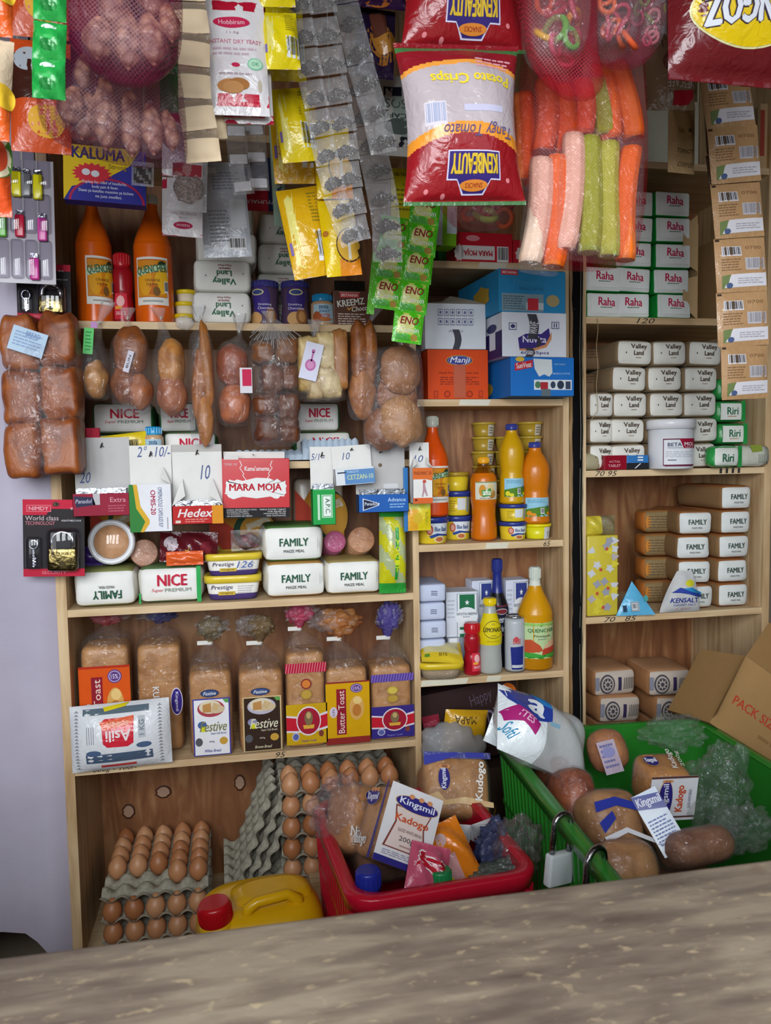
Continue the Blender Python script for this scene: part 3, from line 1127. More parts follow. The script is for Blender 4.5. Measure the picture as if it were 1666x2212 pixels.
# biscuits and cups seen end on
def roll(name, label, px, py, Y, R, L, colr, filmc, n=9, up=.3):
    c = P(px, py, Y)
    b = MB()
    fl = MB()
    parts = []
    for k in range(n):
        q = MB()
        y0 = L * k / n
        secs = [(y0 - L / n * .42, R * .94, R * .94), (y0 - L / n * .42, R * .985, R * .985), (y0, R, R), (y0 + L / n * .42, R * .97, R * .97)]
        q.xf = Matrix.Rotation(-PI / 2, 4, 'X')
        loft(q, secs, colr, n=30)
        if k == 0:
            for i in range(20):
                a = 2 * PI * i / 20
                q.xf = Matrix.Rotation(-PI / 2, 4, 'X') @ Matrix.Rotation(a, 4, 'Z')
                q.box(R * .62, R * .93, -.0008, .0008, y0 - L / n * .5, y0 - L / n * .4, colr)
            q.xf = None
        parts.append(('biscuit', q))
    fl.xf = Matrix.Rotation(-PI / 2, 4, 'X')
    loft(fl, [(-L / n * .9, R * .6, R * .6), (-L / n * .62, R * 1.03, R * 1.03), (L * .9, R * 1.04, R * 1.04)], filmc, n=30, cap=(1, 0), wr=.015)
    parts.append(('wrapper', fl))
    return TH(name, label, 'biscuits', parts, (c.x, Y + .015, c.z), (up, 0, 0))


roll('biscuit_roll', 'clear roll of pink biscuits seen end on beside the white maize meal pair', 725, 1172, .05, .0245, .11, '#b34a76', 'film::4', up=-.28)
roll('biscuit_roll', 'clear roll of brown biscuits seen end on next to the green crisps packet', 783, 1168, .05, .03, .11, 'crust:#c58a58:#a86b3e', 'film::4', up=-.3)
roll('biscuit_roll', 'clear roll of small brown biscuits seen end on beside the round foil tin', 310, 1196, .05, .029, .1, 'crust:#b5764c:#9a6038', 'film::5', up=-.25)
# plastic jar of biscuits with silver lid rim, end on
c = P(237, 1174, .02)
b = MB(); b.xf = Matrix.Rotation(-PI / 2, 4, 'X')
loft(b, [(-.006, .036, .036), (-.012, .043, .043), (-.008, .048, .048), (.004, .0485, .0485), (.02, .046, .046), (.1, .044, .044)], '#dcdce0:g', n=36, cap=(0, 1), wr=.008, wn=18)
q = MB(); q.xf = Matrix.Rotation(-PI / 2, 4, 'X')
loft(q, [(-.0075, .001, .001), (-.0075, .032, .032), (-.004, .0375, .0375), (.0, .038, .038)], 'crust:#dfb591:#c9986e', n=30)
g = MB(); g.xf = Matrix.Rotation(-PI / 2, 4, 'X')
loft(g, [(-.016, .0005, .0005), (-.0155, .025, .025), (-.011, .0355, .0355), (-.008, .0365, .0365)], 'glass:#f0e8e0', n=30, cap=(0, 0))
TH('biscuit_tin', 'round silver rimmed biscuit tin seen end on above the upside down maize packet', 'tin', [('rim', b), ('biscuit', q), ('lid', g)], (c.x, .05, c.z), (-.12, 0, 0))

# wrappers heaped between them
def packet(name, label, cat_, x0, y0, x1, y1, Y, d, m, rot=None, draw=None, seed=1, wrin=.35, crimp=.006, waist=0, group=None, zfix=None, sub=None, st=0, nu=14, nv=18):
    q = SZ(x0, y0, x1, y1, Y)
    b = MB()
    mpp = pillow(b, q[2], q[3], d, m, crimp=crimp, seed=seed, wrin=wrin, waist=waist, nu=nu, nv=nv)
    if draw:
        draw(Face(b, q[2], q[3], mpp, n=6))
    if st:
        s = MB(); s.box(-.0006, .0006, .0, .001, q[3] - .002, q[3] + st, '#8a8478')
        return TH(name, label, cat_, [('packet', b), ('string', s)], (q[0], Y, q[1] if zfix is None else zfix), rot or (0, 0, 0), group)
    return TH(name, label, cat_, b if sub is None else [(sub, b)], (q[0], Y, q[1] if zfix is None else zfix), rot or (0, 0, 0), group)


packet('sweet_packet', 'dark maroon glossy wrapper lying under the red headache tablet box', 'packet', 345, 1150, 470, 1215, .03, .03, '#5c1620:w', draw=lambda f: (f.E(.2, .4, .13, .25, '#d8c8d0'), f.E(.5, .6, .06, .12, '#caa04a'), f.E(.8, .5, .1, .2, '#7d2530')), wrin=.8, zfix=L3 + .085, rot=(-.1, .05, 0))
packet('sweet_packet', 'flat bright orange sachet under the maroon wrapper', 'packet', 360, 1196, 440, 1226, .005, .012, '#e0602a:w', wrin=.4, zfix=L3 + .082)
packet('sweet_bag', 'small clear bag of dark sweets on the margarine tubs', 'bag', 500, 1155, 572, 1200, .03, .03, 'film::12', wrin=.8, zfix=L3 + .105)
b = MB()
rnd = random.Random(2)
for k in range(1):
    ball(b, (0, 0, .02), .028, .012, .017, 'grit:#8a5a60:#3c2a2c:60', dis=lambda v: .15 * math.sin(9 * v.x) * math.sin(8 * v.z))
c = P(536, 1190, .03)
TH('sweets', 'dark red sweets inside the small clear bag', 'sweets', b, (c.x, .03, L3 + .105))
packet('sweet_packet', 'purple wrapper edge showing behind the round foil tin', 'packet', 178, 1180, 230, 1222, .08, .02, '#4a2f86:w', zfix=L3 + .08)
q = SZ(345, 1200, 440, 1230, .08)
# tall maize packets standing at the back with white, red and orange print
for k, (x0, y0, x1, y1) in enumerate(((198, 1070, 290, 1190), (455, 1085, 590, 1210), (640, 1035, 745, 1180))):
    q = SZ(x0, y0, x1, y1, .2)
    h = P((x0 + x1) / 2, y0, .2).z - L3
    b = MB()
    rbox(b, q[2], .07, h, .012, '#d9cfc0:g', puff=.003, seed=k)
    f = Face(b, q[2], h, flat(-.0395))
    f.G([(0, .35), (.45, .0), (1, .25), (1, 1), (.5, 1)], '#cf8a2c').G([(0, .1), (.45, .35), (.3, .62), (0, .4)], '#cf4a36', 2).E(.72, .35, .34, .24, '#28543a', 2).E(.78, .36, .3, .22, '#d9a03c', 3)
    f.T('MAIZE', .58, .22, .98, .3, '#e6e2cc', k=4, rot=-70)
    TH('flour_packet', ('tall', 'tall', 'tall')[k] + ' orange and white maize packet at the back, ' + ('behind the round foil tin', 'under the red headache tablet card', 'behind the green tablet box')[k], 'flour packet', b, (q[0], .24, L3 + .001), 0)

# ================================================================ bagged loaves on the fourth shelf
def loaf(px0, px1, ytop, yneck, ytail, Y, d, why, draw, crumb='crust:#c08a52:#9c6630', tail=('film::10', 0), clip='#d9d6cf', lean=0.0, neckx=0.0, tails=.6, seed=1, z=None, ybase=1612, filmk='film::3'):
    c = P((px0 + px1) / 2, ybase, Y)
    w = SZ(px0, 1450, px1, 1500, Y)[2] * .97
    zb = L4 if z is None else z
    hz = lambda y: P((px0 + px1) / 2, y, Y).z - zb
    h, hn, ht = hz(ytop), hz(yneck), hz(ytail)
    b = MB()
    hw, hd = w / 2 * .94, d / 2 * .94
    loft(b, [(.002, hw * .85, hd * .85), (.008, hw, hd), (h * .3, hw, hd), (h * .8, hw, hd), (h * .93, hw * .99, hd * .99), (h * .985, hw * .9, hd * .9), (h, hw * .6, hd * .6)], crumb, n=40, p=7, sub=2)
    g = MB()
    W, D = w / 2, d / 2
    nx = neckx * w
    loft(g, [(.0005, W * .9, D * .9), (.006, W, D), (h * .5, W * 1.005, D * 1.005), (h * .97, W, D)], filmk, n=44, p=7, cap=(1, 0))
    loft(g, [(h * .97, W, D), (h + (hn - h) * .35, W * .86, D * .8, nx * .2), (h + (hn - h) * .7, W * .5, D * .42, nx * .7), (hn, W * .13, D * .13, nx)], filmk, n=44, p=3.5, sub=3, wr=.035, wn=14, seed=seed, cap=(0, 0))
    t = MB()
    tm = tail[0]
    loft(t, [(hn, W * .13, D * .13, nx), (hn + (ht - hn) * .3, W * .3, D * .3, nx + .002), (hn + (ht - hn) * .55, W * tails * .8, D * tails * .6, nx + .004)], tm, n=44, sub=3, wr=.22, wn=11, seed=seed + 5, cap=(0, 0), p=2)
    to = Vector((seed * 2.3, seed, 1.0))
    ball(t, (nx + .004, 0, hn + (ht - hn) * .6), W * tails * 1.1, D * tails * .7, (ht - hn) * .42, tm, n=56, k=34, dis=lambda v: .5 * (mnoise.turbulence(v * 1.8 + to, 4, True) - .5))
    ball(t, (nx - .012 + .02 * (seed % 2), .004, hn + (ht - hn) * .62), W * tails * 1.3, D * tails * .75, (ht - hn) * .38, 'film::9', n=56, k=30, dis=lambda v: .6 * (mnoise.turbulence(v * 2.1 + to * 2, 4, True) - .5))
    parts = [('bread', b), ('bag', g), ('bag_tail', t)]
    if clip:
        k = MB()
        loft(k, [(hn - .004, W * .16, D * .16, nx), (hn + .004, W * .16, D * .16, nx)], clip, n=12)
        k.box(nx - W * .55, nx - W * .05, -.0065, -.005, hn - .003, hn + .006, clip)
        parts.append(('bag_clip', k))
    l = MB()
    draw(Face(l, w, h, lambda u, v, o: (u, -D - .0012 - o, v), n=2), Face(l, W * 1.2, ht - hn, lambda u, v, o: (nx + u, -D * .25 - o, hn + v), n=1))
    if l.v:
        parts.append(('label', l))
    return TH('bread_loaf', why, 'bread', parts, (c.x, Y + d / 2 + .004, zb), (0, lean, 0))


def lab_toast(bg, bg2):
    def go(f, t):
        f.R(0, .17, 1, .9, bg + ':g').R(0, .165, 1, .185, bg2 + ':g', 2).R(0, .9, 1, .985, '#8f2f2c:g')
        f.R(.24, .26, .46, .86, '#8e1428', 2).T('Butter Toast', .28, .28, .42, .84, '#e8cfc4', rot=90, b=.01, k=3)
        f.E(.7, .26, .14, .06, '#5d3a7a', 2).E(.7, .26, .12, .05, '#b9a4cf', 3).E(.7, .26, .1, .042, '#5d3a7a', 4).T('15%', .63, .24, .77, .28, '#d9c9e8', k=5)
        f.E(.7, .52, .17, .16, '#d3a055', 2).E(.7, .55, .1, .08, '#b87430', 3).E(.72, .42, .1, .05, '#e4c27c', 3)
        f.E(.17, .56, .09, .07, '#cfc4d3', 3).T('SUPA', .14, .51, .2, .61, '#6a4a7a', rot=90, k=4)
    return go


def lab_festive(dark):
    bg, fr = ('#3a2b24', '#cdb483') if dark else ('#e7e6ea', '#4a4698')

    def go(f, t):
        f.E(.48, .25, .2, .045, '#2c3c66:g', 2).E(.48, .25, .17, .034, '#3c4f7d', 3).T('Festive', .34, .23, .62, .27, '#e2e2e2', sh=.3, k=4)
        f.R(.1, .31, .92, .985, fr + ':g', 1).R(.13, .325, .89, .975, bg + ':g', 2)
        f.E(.5, .43, .3, .1, '#a8404c' if not dark else '#b8b2c2', 3).E(.48, .41, .24, .08, '#d8cbb2', 4).E(.62, .44, .18, .05, '#cdb592', 5)
        f.G([(.32, .38), (.5, .36), (.5, .47), (.32, .47)], '#b9874c', 6).G([(.56, .36), (.7, .39), (.62, .46), (.52, .44)], '#c9ab7d', 6)
        f.G([(.76, .325), (.89, .325), (.89, .37), (.82, .37)], '#5d9a4c', 3)
        f.T('Festive', .24, .58, .84, .7, '#7d7a4c' if not dark else '#d8d2b8', sh=.35, b=.02, k=5).T('Super Soft Bread', .48, .71, .82, .745, '#6a7a9a' if not dark else '#c9bda8', k=5)
        f.E(.3, .62, .1, .045, '#44609a' if not dark else '#8a8aa8', 3).R(.28, .64, .38, .7, '#cfd022', 4)
        f.E(.22, .82, .08, .05, '#55565c', 3).E(.76, .82, .09, .045, '#c79a3c', 3).T('400g', .44, .81, .56, .835, '#4a4a60' if not dark else '#cfc5ae', k=5)
        f.T('White Bread' if not dark else 'Brown Bread', .34, .91, .7, .945, '#4a4698' if not dark else '#d9cfae', sh=.3, k=5)
    return go


def lab_lion(a, stripe):
    def go(f, t):
        f.R(0, .1, 1, .2, stripe + ':g', 1)
        for k in range(16):
            x = k / 16
            f.G([(x, .2), (x + .02, .2), (x + .06, .1), (x + .04, .1)], '#8a6ab0' if a[1] != 'c' else '#d77a80', 2)
        f.E(.5, .32, .13, .055, '#8a2a2a' if a[1] == 'c' else '#b89a3c', 1).E(.5, .32, .1, .042, '#cf7a30' if a[1] == 'c' else '#cfb650', 2).E(.5, .43, .14, .055, '#9a7a3c', 1).E(.5, .43, .12, .045, '#b9953c', 2)
        f.R(0, .53, 1, .955, a + ':g', 1)
        f.G([(0, .64), (.3, .66), (.7, .66), (1, .62), (1, .8), (.7, .83), (.3, .83), (0, .82)], '#d8d2da', 2)
        f.G([(0, .66), (.3, .68), (.7, .68), (1, .645), (1, .775), (.7, .81), (.3, .81), (0, .8)], '#c0182c', 3)
        f.E(.54, .71, .3, .155, '#e4dade', 4).E(.54, .71, .275, .14, '#a01830', 5)
        f.E(.54, .68, .1, .075, '#7d6a4a', 6).E(.54, .65, .055, .035, '#bfa36a', 7).G([(.4, .75), (.68, .75), (.66, .79), (.42, .79)], '#d9a63c', 6)
        f.E(.22, .87, .09, .045, '#c3c3d6', 4).E(.22, .87, .07, .035, '#5a62a0', 5).E(.84, .85, .06, .035, '#7d3a32', 4)
        f.T('Super Loaf', .36, .905, .72, .935, '#5d4a80' if a[1] == 'c' else '#8a80c0', k=4)
    return go


def lab_kubwa(f, t):
    f.T('KUBWA', .36, .38, .5, .66, '#d9d3d3', rot=-90, b=.04).T('BREAD', .2, .5, .28, .68, '#d9d3d3', rot=-90)
    f.E(.86, .53, .13, .13, '#d8d2dc', 2).E(.86, .53, .115, .12, '#3c2c80:g', 3).T('Kingsmil', .82, .44, .9, .62, '#dcd8ea', rot=-90, b=.03, k=4)


loaf(175, 290, 1398, 1362, 1332, .03, .1, 'orange wrapped butter toast loaf nearest the curtain, behind the white flour bag', lab_toast('#d8571c', '#b8321c'), tail=('film:#e87a86:26', 0), clip=None, seed=3, ybase=1640)
loaf(296, 402, 1395, 1358, 1328, .05, .11, 'plain brown loaf with purple oval sticker, behind the white flour bag', lab_kubwa, tail=('film:#8a8fd0:26', 0), clip=None, seed=4, ybase=1620)
loaf(408, 510, 1452, 1400, 1345, .0, .1, 'white bread loaf with pale square label framed in blue', lab_festive(False), tail=('film:#d8cfb4:12', 0), seed=5, ybase=1632)
loaf(515, 621, 1450, 1400, 1340, .0, .1, 'brown bread loaf with dark square label and small blue oval', lab_festive(True), tail=('film:#d8c49a:14', 0), seed=6, ybase=1625)
loaf(619, 711, 1412, 1368, 1312, .0, .1, 'loaf with yellow and red band and red stripe near its top', lab_lion('#c9a01c', '#b01a3c'), tail=('film:#f06a94:34', 0), neckx=-.1, seed=7, ybase=1614)
loaf(705, 803, 1445, 1390, 1325, .0, .1, 'yellow wrapped butter toast loaf between the two banded loaves', lab_toast('#d3a016', '#8f2f2c'), tail=('film:#f0b060:34', 0), neckx=-.12, seed=8, tails=.9, ybase=1614)
loaf(803, 898, 1440, 1388, 1312, .0, .1, 'loaf with blue and red band beside the pine divider', lab_lion('#3a3080', '#54449a'), tail=('film:#7a6ad0:34', 0), seed=9, tails=.5, ybase=1600)

# white flour bag lying in front, print upside down
q = SZ(160, 1518, 376, 1655, -.01)
b = MB()
mpp = pillow(b, q[2], q[3], .07, '#dcdee2:w', crimp=.0, nu=22, nv=16, wrin=.12, seed=21, waist=-.0)
f = Face(b, q[2], q[3], mpp, n=7)
f.R(.14, .05, .8, .14, '#5d6c78:w').R(.16, .72, .82, .86, '#4c5c74:w').R(.3, .9, .65, .94, '#c0413c:w').G([(.34, .04), (.6, .0), (.56, .05), (.36, .1)], '#d9c91c', 3)
f.G([(.33, .24), (.36, .2), (.65, .2), (.64, .58), (.58, .63), (.38, .62), (.34, .56)], '#cf2a3c:w', 3).G([(.31, .24), (.65, .18), (.64, .3), (.34, .36)], '#e0603c:w', 4)
f.T('Asili', .37, .37, .62, .54, '#ecdcdc', rot=180, b=.05, k=6).T('SUPER', .38, .25, .6, .31, '#f0c5ad', rot=180, k=6)
f.E(.24, .7, .075, .045, '#4a5f80', 3).E(.74, .63, .075, .045, '#4a5f80', 3).R(.69, .2, .76, .52, '#b6bac0', 2).T('1 KG', .7, .26, .75, .48, '#6a7480', rot=90, k=4)
for k in range(4):
    f.R(.18 + .022 * k, .3, .184 + .022 * k, .56, '#5a6068', 3)
for sx in (0, 1):
    for k in range(18):
        f.star(.075 + .83 * sx, .08 + .05 * k, .03, .025, '#8d8f94', n=3, k=3)
TH('flour_bag', 'white blue and red flour bag lying in front of the first two loaves', 'flour bag', b, (q[0], -.022, L4 + .002), (-.12, -.03, 0))
f0 = MB()

# ================================================================ eggs
def tray_mesh(nx=5, ny=6, pitch=.0455, k=7):
    b = MB()
    rows = []
    for j in range(ny * k + 1):
        r = []
        for i in range(nx * k + 1):
            x, y = i / k, j / k
            e = min(x, y, nx - x, ny - y)
            cz = .5 - .5 * math.cos(2 * PI * x) * math.cos(2 * PI * y) if False else (abs(math.cos(PI * x)) * abs(math.cos(PI * y)))
            z = .004 + .026 * cz ** 0.75
            if e <= 0:
                z = .014 + .012 * (abs(math.cos(PI * (x if y in (0, ny) else y)))) ** 2
            r.append(((x - nx / 2) * pitch, (y - ny / 2) * pitch, z))
        rows.append(r)
    b.grid(rows, 'pulp')
    # lip
    w, d = nx * pitch / 2, ny * pitch / 2
    return b


TRAY = tray_mesh().make('egg_tray')
TRAYW = tray_mesh(6, 5).make('egg_tray')
eb = MB()
pts = [(-.0285 + .057 * t, .0218 * math.sin(PI * t) ** .62 * (1.06 - .18 * t)) for t in [i / 14 for i in range(15)]]
loft(eb, [(z, max(r, .0006), max(r, .0006)) for z, r in pts], 'eggshell', n=22)
EGG = eb.make('egg')


def trays(base, rot, mesh, nx, ny, levels, keep, tname, group):
    M = Matrix.Translation(base) @ Matrix.Rotation(rot, 4, 'Z')
    for lv in range(levels):
        dz = .049 * lv
        k = levels - 1 - lv
        h = ('topmost', 'second-highest', 'third-highest', 'fourth-highest', 'fifth-highest', 'sixth-highest', 'seventh-highest', 'eighth-highest')[k] if k or not lv else 'topmost'
        TH('egg_tray', 'grey pulp egg tray, %s of the %s' % (h, tname), 'egg tray', mesh, M @ Vector((0, 0, dz)), (0, 0, rot), 'egg trays of the ' + tname)
        for j in range(ny):
            for i in range(nx):
                if not keep(lv, i, j):
                    continue
                p = M @ Vector(((i + .5 - nx / 2) * .0455, (j + .5 - ny / 2) * .0455, .0345 + dz))
                TH('egg', '%s brown egg from the curtain, %s row, %s tray of the %s' % (ORD[i], 'front' if j == 0 else ORD[j], h, tname), 'egg', EGG, p, (random.Random(lv * 99 + i * 7 + j).uniform(-.12, .12), random.Random(i * 31 + j).uniform(-.1, .1), 0), 'eggs in the ' + tname)


c = P(337, 2010, .02)
trays(Vector((c.x, .148, L5 + .0)), .0, TRAY, 5, 6, 3, lambda lv, i, j: (j == 0 if lv < 2 else (j >= 2 if i < 3 else j >= 1)), 'low egg stack', '')
q = P(757, 1690, .02)
nlev = 8
trays(Vector((q.x - .02, .13, q.z - .034 - .049 * 7)), .0, TRAYW, 6, 5, 8, lambda lv, i, j: (j == 0 and (lv == 7 or i < 2) and lv > 1) or (lv == 7 and j == 1), 'tall egg stack', '')

# ================================================================ middle unit
def swirl(f, t):
    pass


def tape(f, x0, y0, x1, y1, bend=.04, txt=None):
    n = 8
    L = [(x0 + bend * math.sin(PI * i / n), y0 + (y1 - y0) * i / n) for i in range(n + 1)]
    f.G(L + [(x + x1 - x0, y) for x, y in reversed(L)], '#2c2a35:g', 4)
    if txt:
        f.T(txt, x0 + .03, y0 + (y1 - y0) * .3, x1 + .02, y1 - (y1 - y0) * .2, '#c9c6cf', rot=80, k=5)


# top shelf: upside down red boxes and green boxes
q = SZ(985, 488, 1110, 552, .0)


def mara_ud(f):
    f.R(.1, .45, .68, .92, '#ded8d6', 1).T('MARA MOJA', .14, .55, .64, .8, '#b0182c', rot=180, b=.05, k=2).bars(.72, .45, .92, .98).star(.06, .7, .09, .3, '#ded8d6', n=9, inner=.8, k=1)
    f.E(.3, .2, .12, .1, '#d98a92')


carton('tablet_box', 'red tablet box with upside down white lettering lying on the top middle shelf', q[0], .045, M0, q[2], .08, q[3], '#c01428:g', mara_ud, cat_='box', rot=.02)
q = SZ(1112, 500, 1150, 552, .0)
carton('tablet_box', 'second red tablet box, half hidden behind the orange snack sticks', q[0], .05, M0, q[2], .08, q[3], '#c01428:g', lambda f: f.star(.5, .6, .4, .35, '#ded8d6', n=9, inner=.8), cat_='box')
q = SZ(955, 490, 990, 552, .05)
carton('tablet_box', 'narrow dark green packet between the lime box and red tablet box', q[0] - .004, .1, M0, q[2], .05, q[3], '#2a7a44:g', cat_='box', rot=.2)
q = SZ(944, 440, 975, 540, -.01)
carton('medicine_box', 'lime green and white medicine box hanging open above the middle boxes', q[0], -.02, q[1], q[2], .05, q[3], '#7fbf1f', lambda f: f.R(.3, .08, 1, .74, '#d5dee6').T('ENO', .55, .3, .75, .5, '#8aa0b0', rot=90), cat_='box', rot=(0, .03, .1),
       extra=(('flap', (lambda m: (m.box(-.055, -.012, -.024, -.0225, .0, .085, '#b9c2c2'), m)[1])(MB())),))

# cartons on the second shelf
q = SZ(926, 752, 1057, 859, .0)


def manji(f):
    f.E(.52, .22, .22, .11, '#d9a63c', 1).E(.52, .22, .21, .1, '#2a2a68', 2).E(.52, .22, .19, .085, '#cfd0e0', 3).E(.52, .22, .185, .08, '#3a3f8a', 4).T('Manji', .36, .15, .7, .3, '#e2e2ec', sh=.25, b=.03, k=5)
    f.T('Manji Food Industries Ltd.', .18, .45, .84, .5, '#7d2614', b=.03).lines(.2, .54, .86, .72, 4, '#97301a')
    for k, s in enumerate('ABCDE'):
        x = .13 + .185 * k
        f.R(x - .035, .83, x + .035, .97, '#97301a', 1).R(x - .025, .845, x + .025, .955, '#cf4418', 2) if k in (0, 4) else f.E(x, .9, .055, .07, '#97301a', 1).E(x, .9, .035, .045, '#cf4418', 2)
    f.R(.42, .3, .62, .98, '#b8512c:g', 3)


carton('carton', 'orange biscuit carton under the white carton', q[0], .128, M1, q[2], .25, q[3], '#d84a18', manji)
zt = M1 + q[3]
q = SZ(920, 652, 1052, 751, .0)


def plainwhite(f):
    for r_ in range(2):
        for k in range(6):
            x, y = .25 + .1 * k, .2 + .2 * r_
            f.R(x - .04, y - .075, x + .04, y + .075, '#6a6a90', 1).R(x - .033, y - .06, x + .033, y + .06, '#d6dae4', 2).E(x, y, .018, .035, '#6a6a90', 3)
    f.T('ALMO', .38, .58, .62, .63, '#8a8a96')
    tape(f, .44, .57, .55, 1.0)


fl = MB()
w, d = q[2], .25
fl.face([fl.vert(p) for p in ((-w / 2, -d / 2, q[3]), (w / 2, -d / 2, q[3]), (w * .3, -d / 2 + .02, q[3] + .012), (.005, -d / 2 + .06, q[3] + .028), (-.02, -d / 2 + .04, q[3] + .012), (-w * .4, -d / 2 + .03, q[3] + .006))], '#a39a8c')
carton('carton', 'plain white carton with blue symbols and one lifted flap, on the orange carton', q[0], .128, zt + .0008, q[2], d, q[3], '#d9dde4', plainwhite, extra=(('flap', fl),))

q = SZ(1098, 772, 1238, 856, -.07)


def sunvent(f):
    f.G([(.06, .16), (.34, .07), (.34, .26), (.06, .36)], '#c02a38', 2).T('SunVeat', .08, .14, .32, .28, '#e8dcdc', rot=7, b=.03, k=3).E(.14, .06, .07, .06, '#d9b23c', 2)
    f.G([(.35, .04), (.64, .06), (.65, .4), (.6, .5), (.52, .44), (.44, .5), (.37, .3)], '#d2d8da', 2)
    f.R(.36, .58, .96, .84, '#d6dee4', 1).E(.42, .71, .045, .09, '#4f7a5a', 2).R(.46, .64, .58, .82, '#a82a34', 2).E(.66, .71, .04, .09, '#33405a', 2).E(.78, .71, .055, .11, '#2f3a50', 2).R(.86, .62, .94, .82, '#39465e', 2)
    f.T('100% WHEAT', .68, .16, .86, .2, '#9cc4e4').T('BISCUITS', .66, .4, .93, .44, '#b9d4ea').R(.47, .82, .62, 1, '#5d6a72:g', 3)


sd = lambda f: (f.E(.35, .72, .2, .2, '#c9a23c', 1), f.R(.0, .85, .3, .95, '#8a9ab0', 1))
carton('carton', 'blue biscuit carton with a torn white patch, lowest of the three by the post', q[0], .046, M1 + .0006, q[2], .23, q[3], '#1f6fc0', sunvent, rot=.05, side=sd)
zt = M1 + q[3]
q = SZ(1078, 672, 1221, 768, -.07)


def nuvita(f):
    f.G([(.24, .58), (.36, .48), (.6, .48), (.72, .34), (.74, .52), (.66, .72), (.5, .8), (.26, .82)], '#3b2c78', 1).G([(.26, .82), (.5, .8), (.66, .72), (.74, .5), (.765, .42), (.76, .6), (.68, .78), (.5, .86), (.26, .86)], '#c98a5c', 1)
    f.T('Nuvita', .31, .53, .68, .68, '#d9d6e6', b=.04, k=2).T('60x45pcs', .28, .87, .72, .96, '#3a3a78', b=.04, k=2)
    f.R(.1, .24, .22, .4, '#3a3a68', 1).R(.11, .255, .21, .385, '#d6dae4', 2).E(.16, .32, .035, .045, '#3a3a68', 3)
    f.R(.76, .2, .88, .36, '#3a3a68', 1).R(.77, .215, .87, .345, '#d6dae4', 2).R(.795, .23, .81, .33, '#3a3a68', 3).R(.83, .23, .845, .33, '#3a3a68', 3)
    tape(f, .38, .04, .52, .6, txt='WAVE')
    tape(f, .5, .56, .56, .78)
    tape(f, .34, .8, .46, 1.0, txt='WA')


sd2 = lambda f: (f.G([(0, .45), (1, .4), (1, 1), (0, 1)], '#33265f', 1), f.E(.75, .3, .12, .1, '#3a3a68', 2), f.R(.7, .4, .85, .8, '#d6dae4', 3))
carton('carton', 'white biscuit carton with purple swoosh, middle of the three by the post', q[0], .046, zt + .0012, q[2], .23, q[3], '#d5d9e2', nuvita, rot=.06, side=sd2)
zt += q[3] + .0016
q = SZ(1066, 568, 1218, 661, -.065)


def biscuitblue(f):
    f.R(.03, .02, .28, .14, '#c0303c', 1).T('BRITANNIA', .05, .05, .26, .11, '#eadcdc', k=2).T('Digestive', .2, .24, .72, .38, '#3f8fc0', sh=.3, k=2).T('BISCUITS', .3, .4, .66, .47, '#2f6f98', b=.03, k=2)
    f.R(.04, .56, .66, .97, '#7c98a4:g', 1).lines(.06, .6, .4, .94, 6, '#4f6a78', 2).R(.4, .76, .66, .92, '#b9c6cc', 2).R(.42, .66, .58, .94, '#c0303c', 3).E(.8, .7, .1, .14, '#a8986a', 2)


carton('carton', 'blue biscuit carton with printed biscuits, topmost of the three by the post', q[0], .054, zt, q[2], .23, q[3], '#2a86b8', biscuitblue, rot=.1,
       side=lambda f: f.star(.6, .5, .22, .28, '#b8963c', n=6, inner=.8))


# ---- juice and spread tubs
def yellow_tub(x, y, z, R, h, why, label='blue', rot=0, lid=None):
    def dr(f):
        f.R(.3, 0, 1, .55, '#d5dde2', 1)
        f.T('Blue Band', .42, .2, .86, .42, '#24407c', b=.04, k=2).E(.27, .34, .11, .24, '#b5543c', 2).E(.27, .34, .07, .16, '#d39a86', 3)
        f.G([(.25, .62), (.5, .5), (.98, .6), (.98, .66), (.5, .6), (.3, .74)], '#26468c', 2).E(.58, .78, .18, .17, '#dccb9c', 2).E(.58, .79, .13, .11, '#b5683c', 3)
    def dr2(f):
        f.R(.4, .1, .72, .7, '#cfd5d8', 1).R(.76, .05, .9, .8, '#8d97a0', 1).lines(.1, .2, .36, .8, 5, '#a88a1c', 1)
    def dr3(f):
        f.R(.55, .1, .85, .9, '#cfd3d0', 1).T('Y', .65, .5, .72, .8, '#44484c')
    return tub_round('spread_tub', why, x, y, z, R, h, '#dcc02c:g', lid or '#2c3a86:g', dict(blue=dr, back=dr2, side=dr3).get(label), lidh=h * .2, taper=.9, rot=rot, group='yellow spread tubs')


T0 = SZ(905, 1113, 980, 1172, .0)
yellow_tub(T0[0], .042, M2, T0[2] / 2 * .94, .06, 'yellow spread tub with blue lid carrying the large orange squash bottle', rot=.12)
q = SZ(910, 885, 975, 1112, .01)
bottle('squash_bottle', 'large orange squash bottle standing on a yellow spread tub in the middle unit', q[0] + .002, .042, M2 + .061, q[3] * .97, q[2] / 2 * 1.02, SQ2, '#dd4f10:g', '#b5b7a9:g', .024, .0125, lambda b, rf, H, R: SQF(b, rf, H, R), rot=.2)
q = SZ(972, 1105, 1020, 1165, .05)
yellow_tub(q[0] + .005, .102, M2, .034, .056, 'yellow spread tub behind the bottle, lowest in its stack', rot=-.1)
yellow_tub(q[0] + .005, .102, M2 + .057, .034, .057, 'yellow spread tub with barcode, second in the stack behind the bottle', 'back')
yellow_tub(q[0] + .004, .105, M2 + .1145, .032, .044, 'brownish spread tub topping the stack behind the bottle', None, lid='#a88a2c:g')


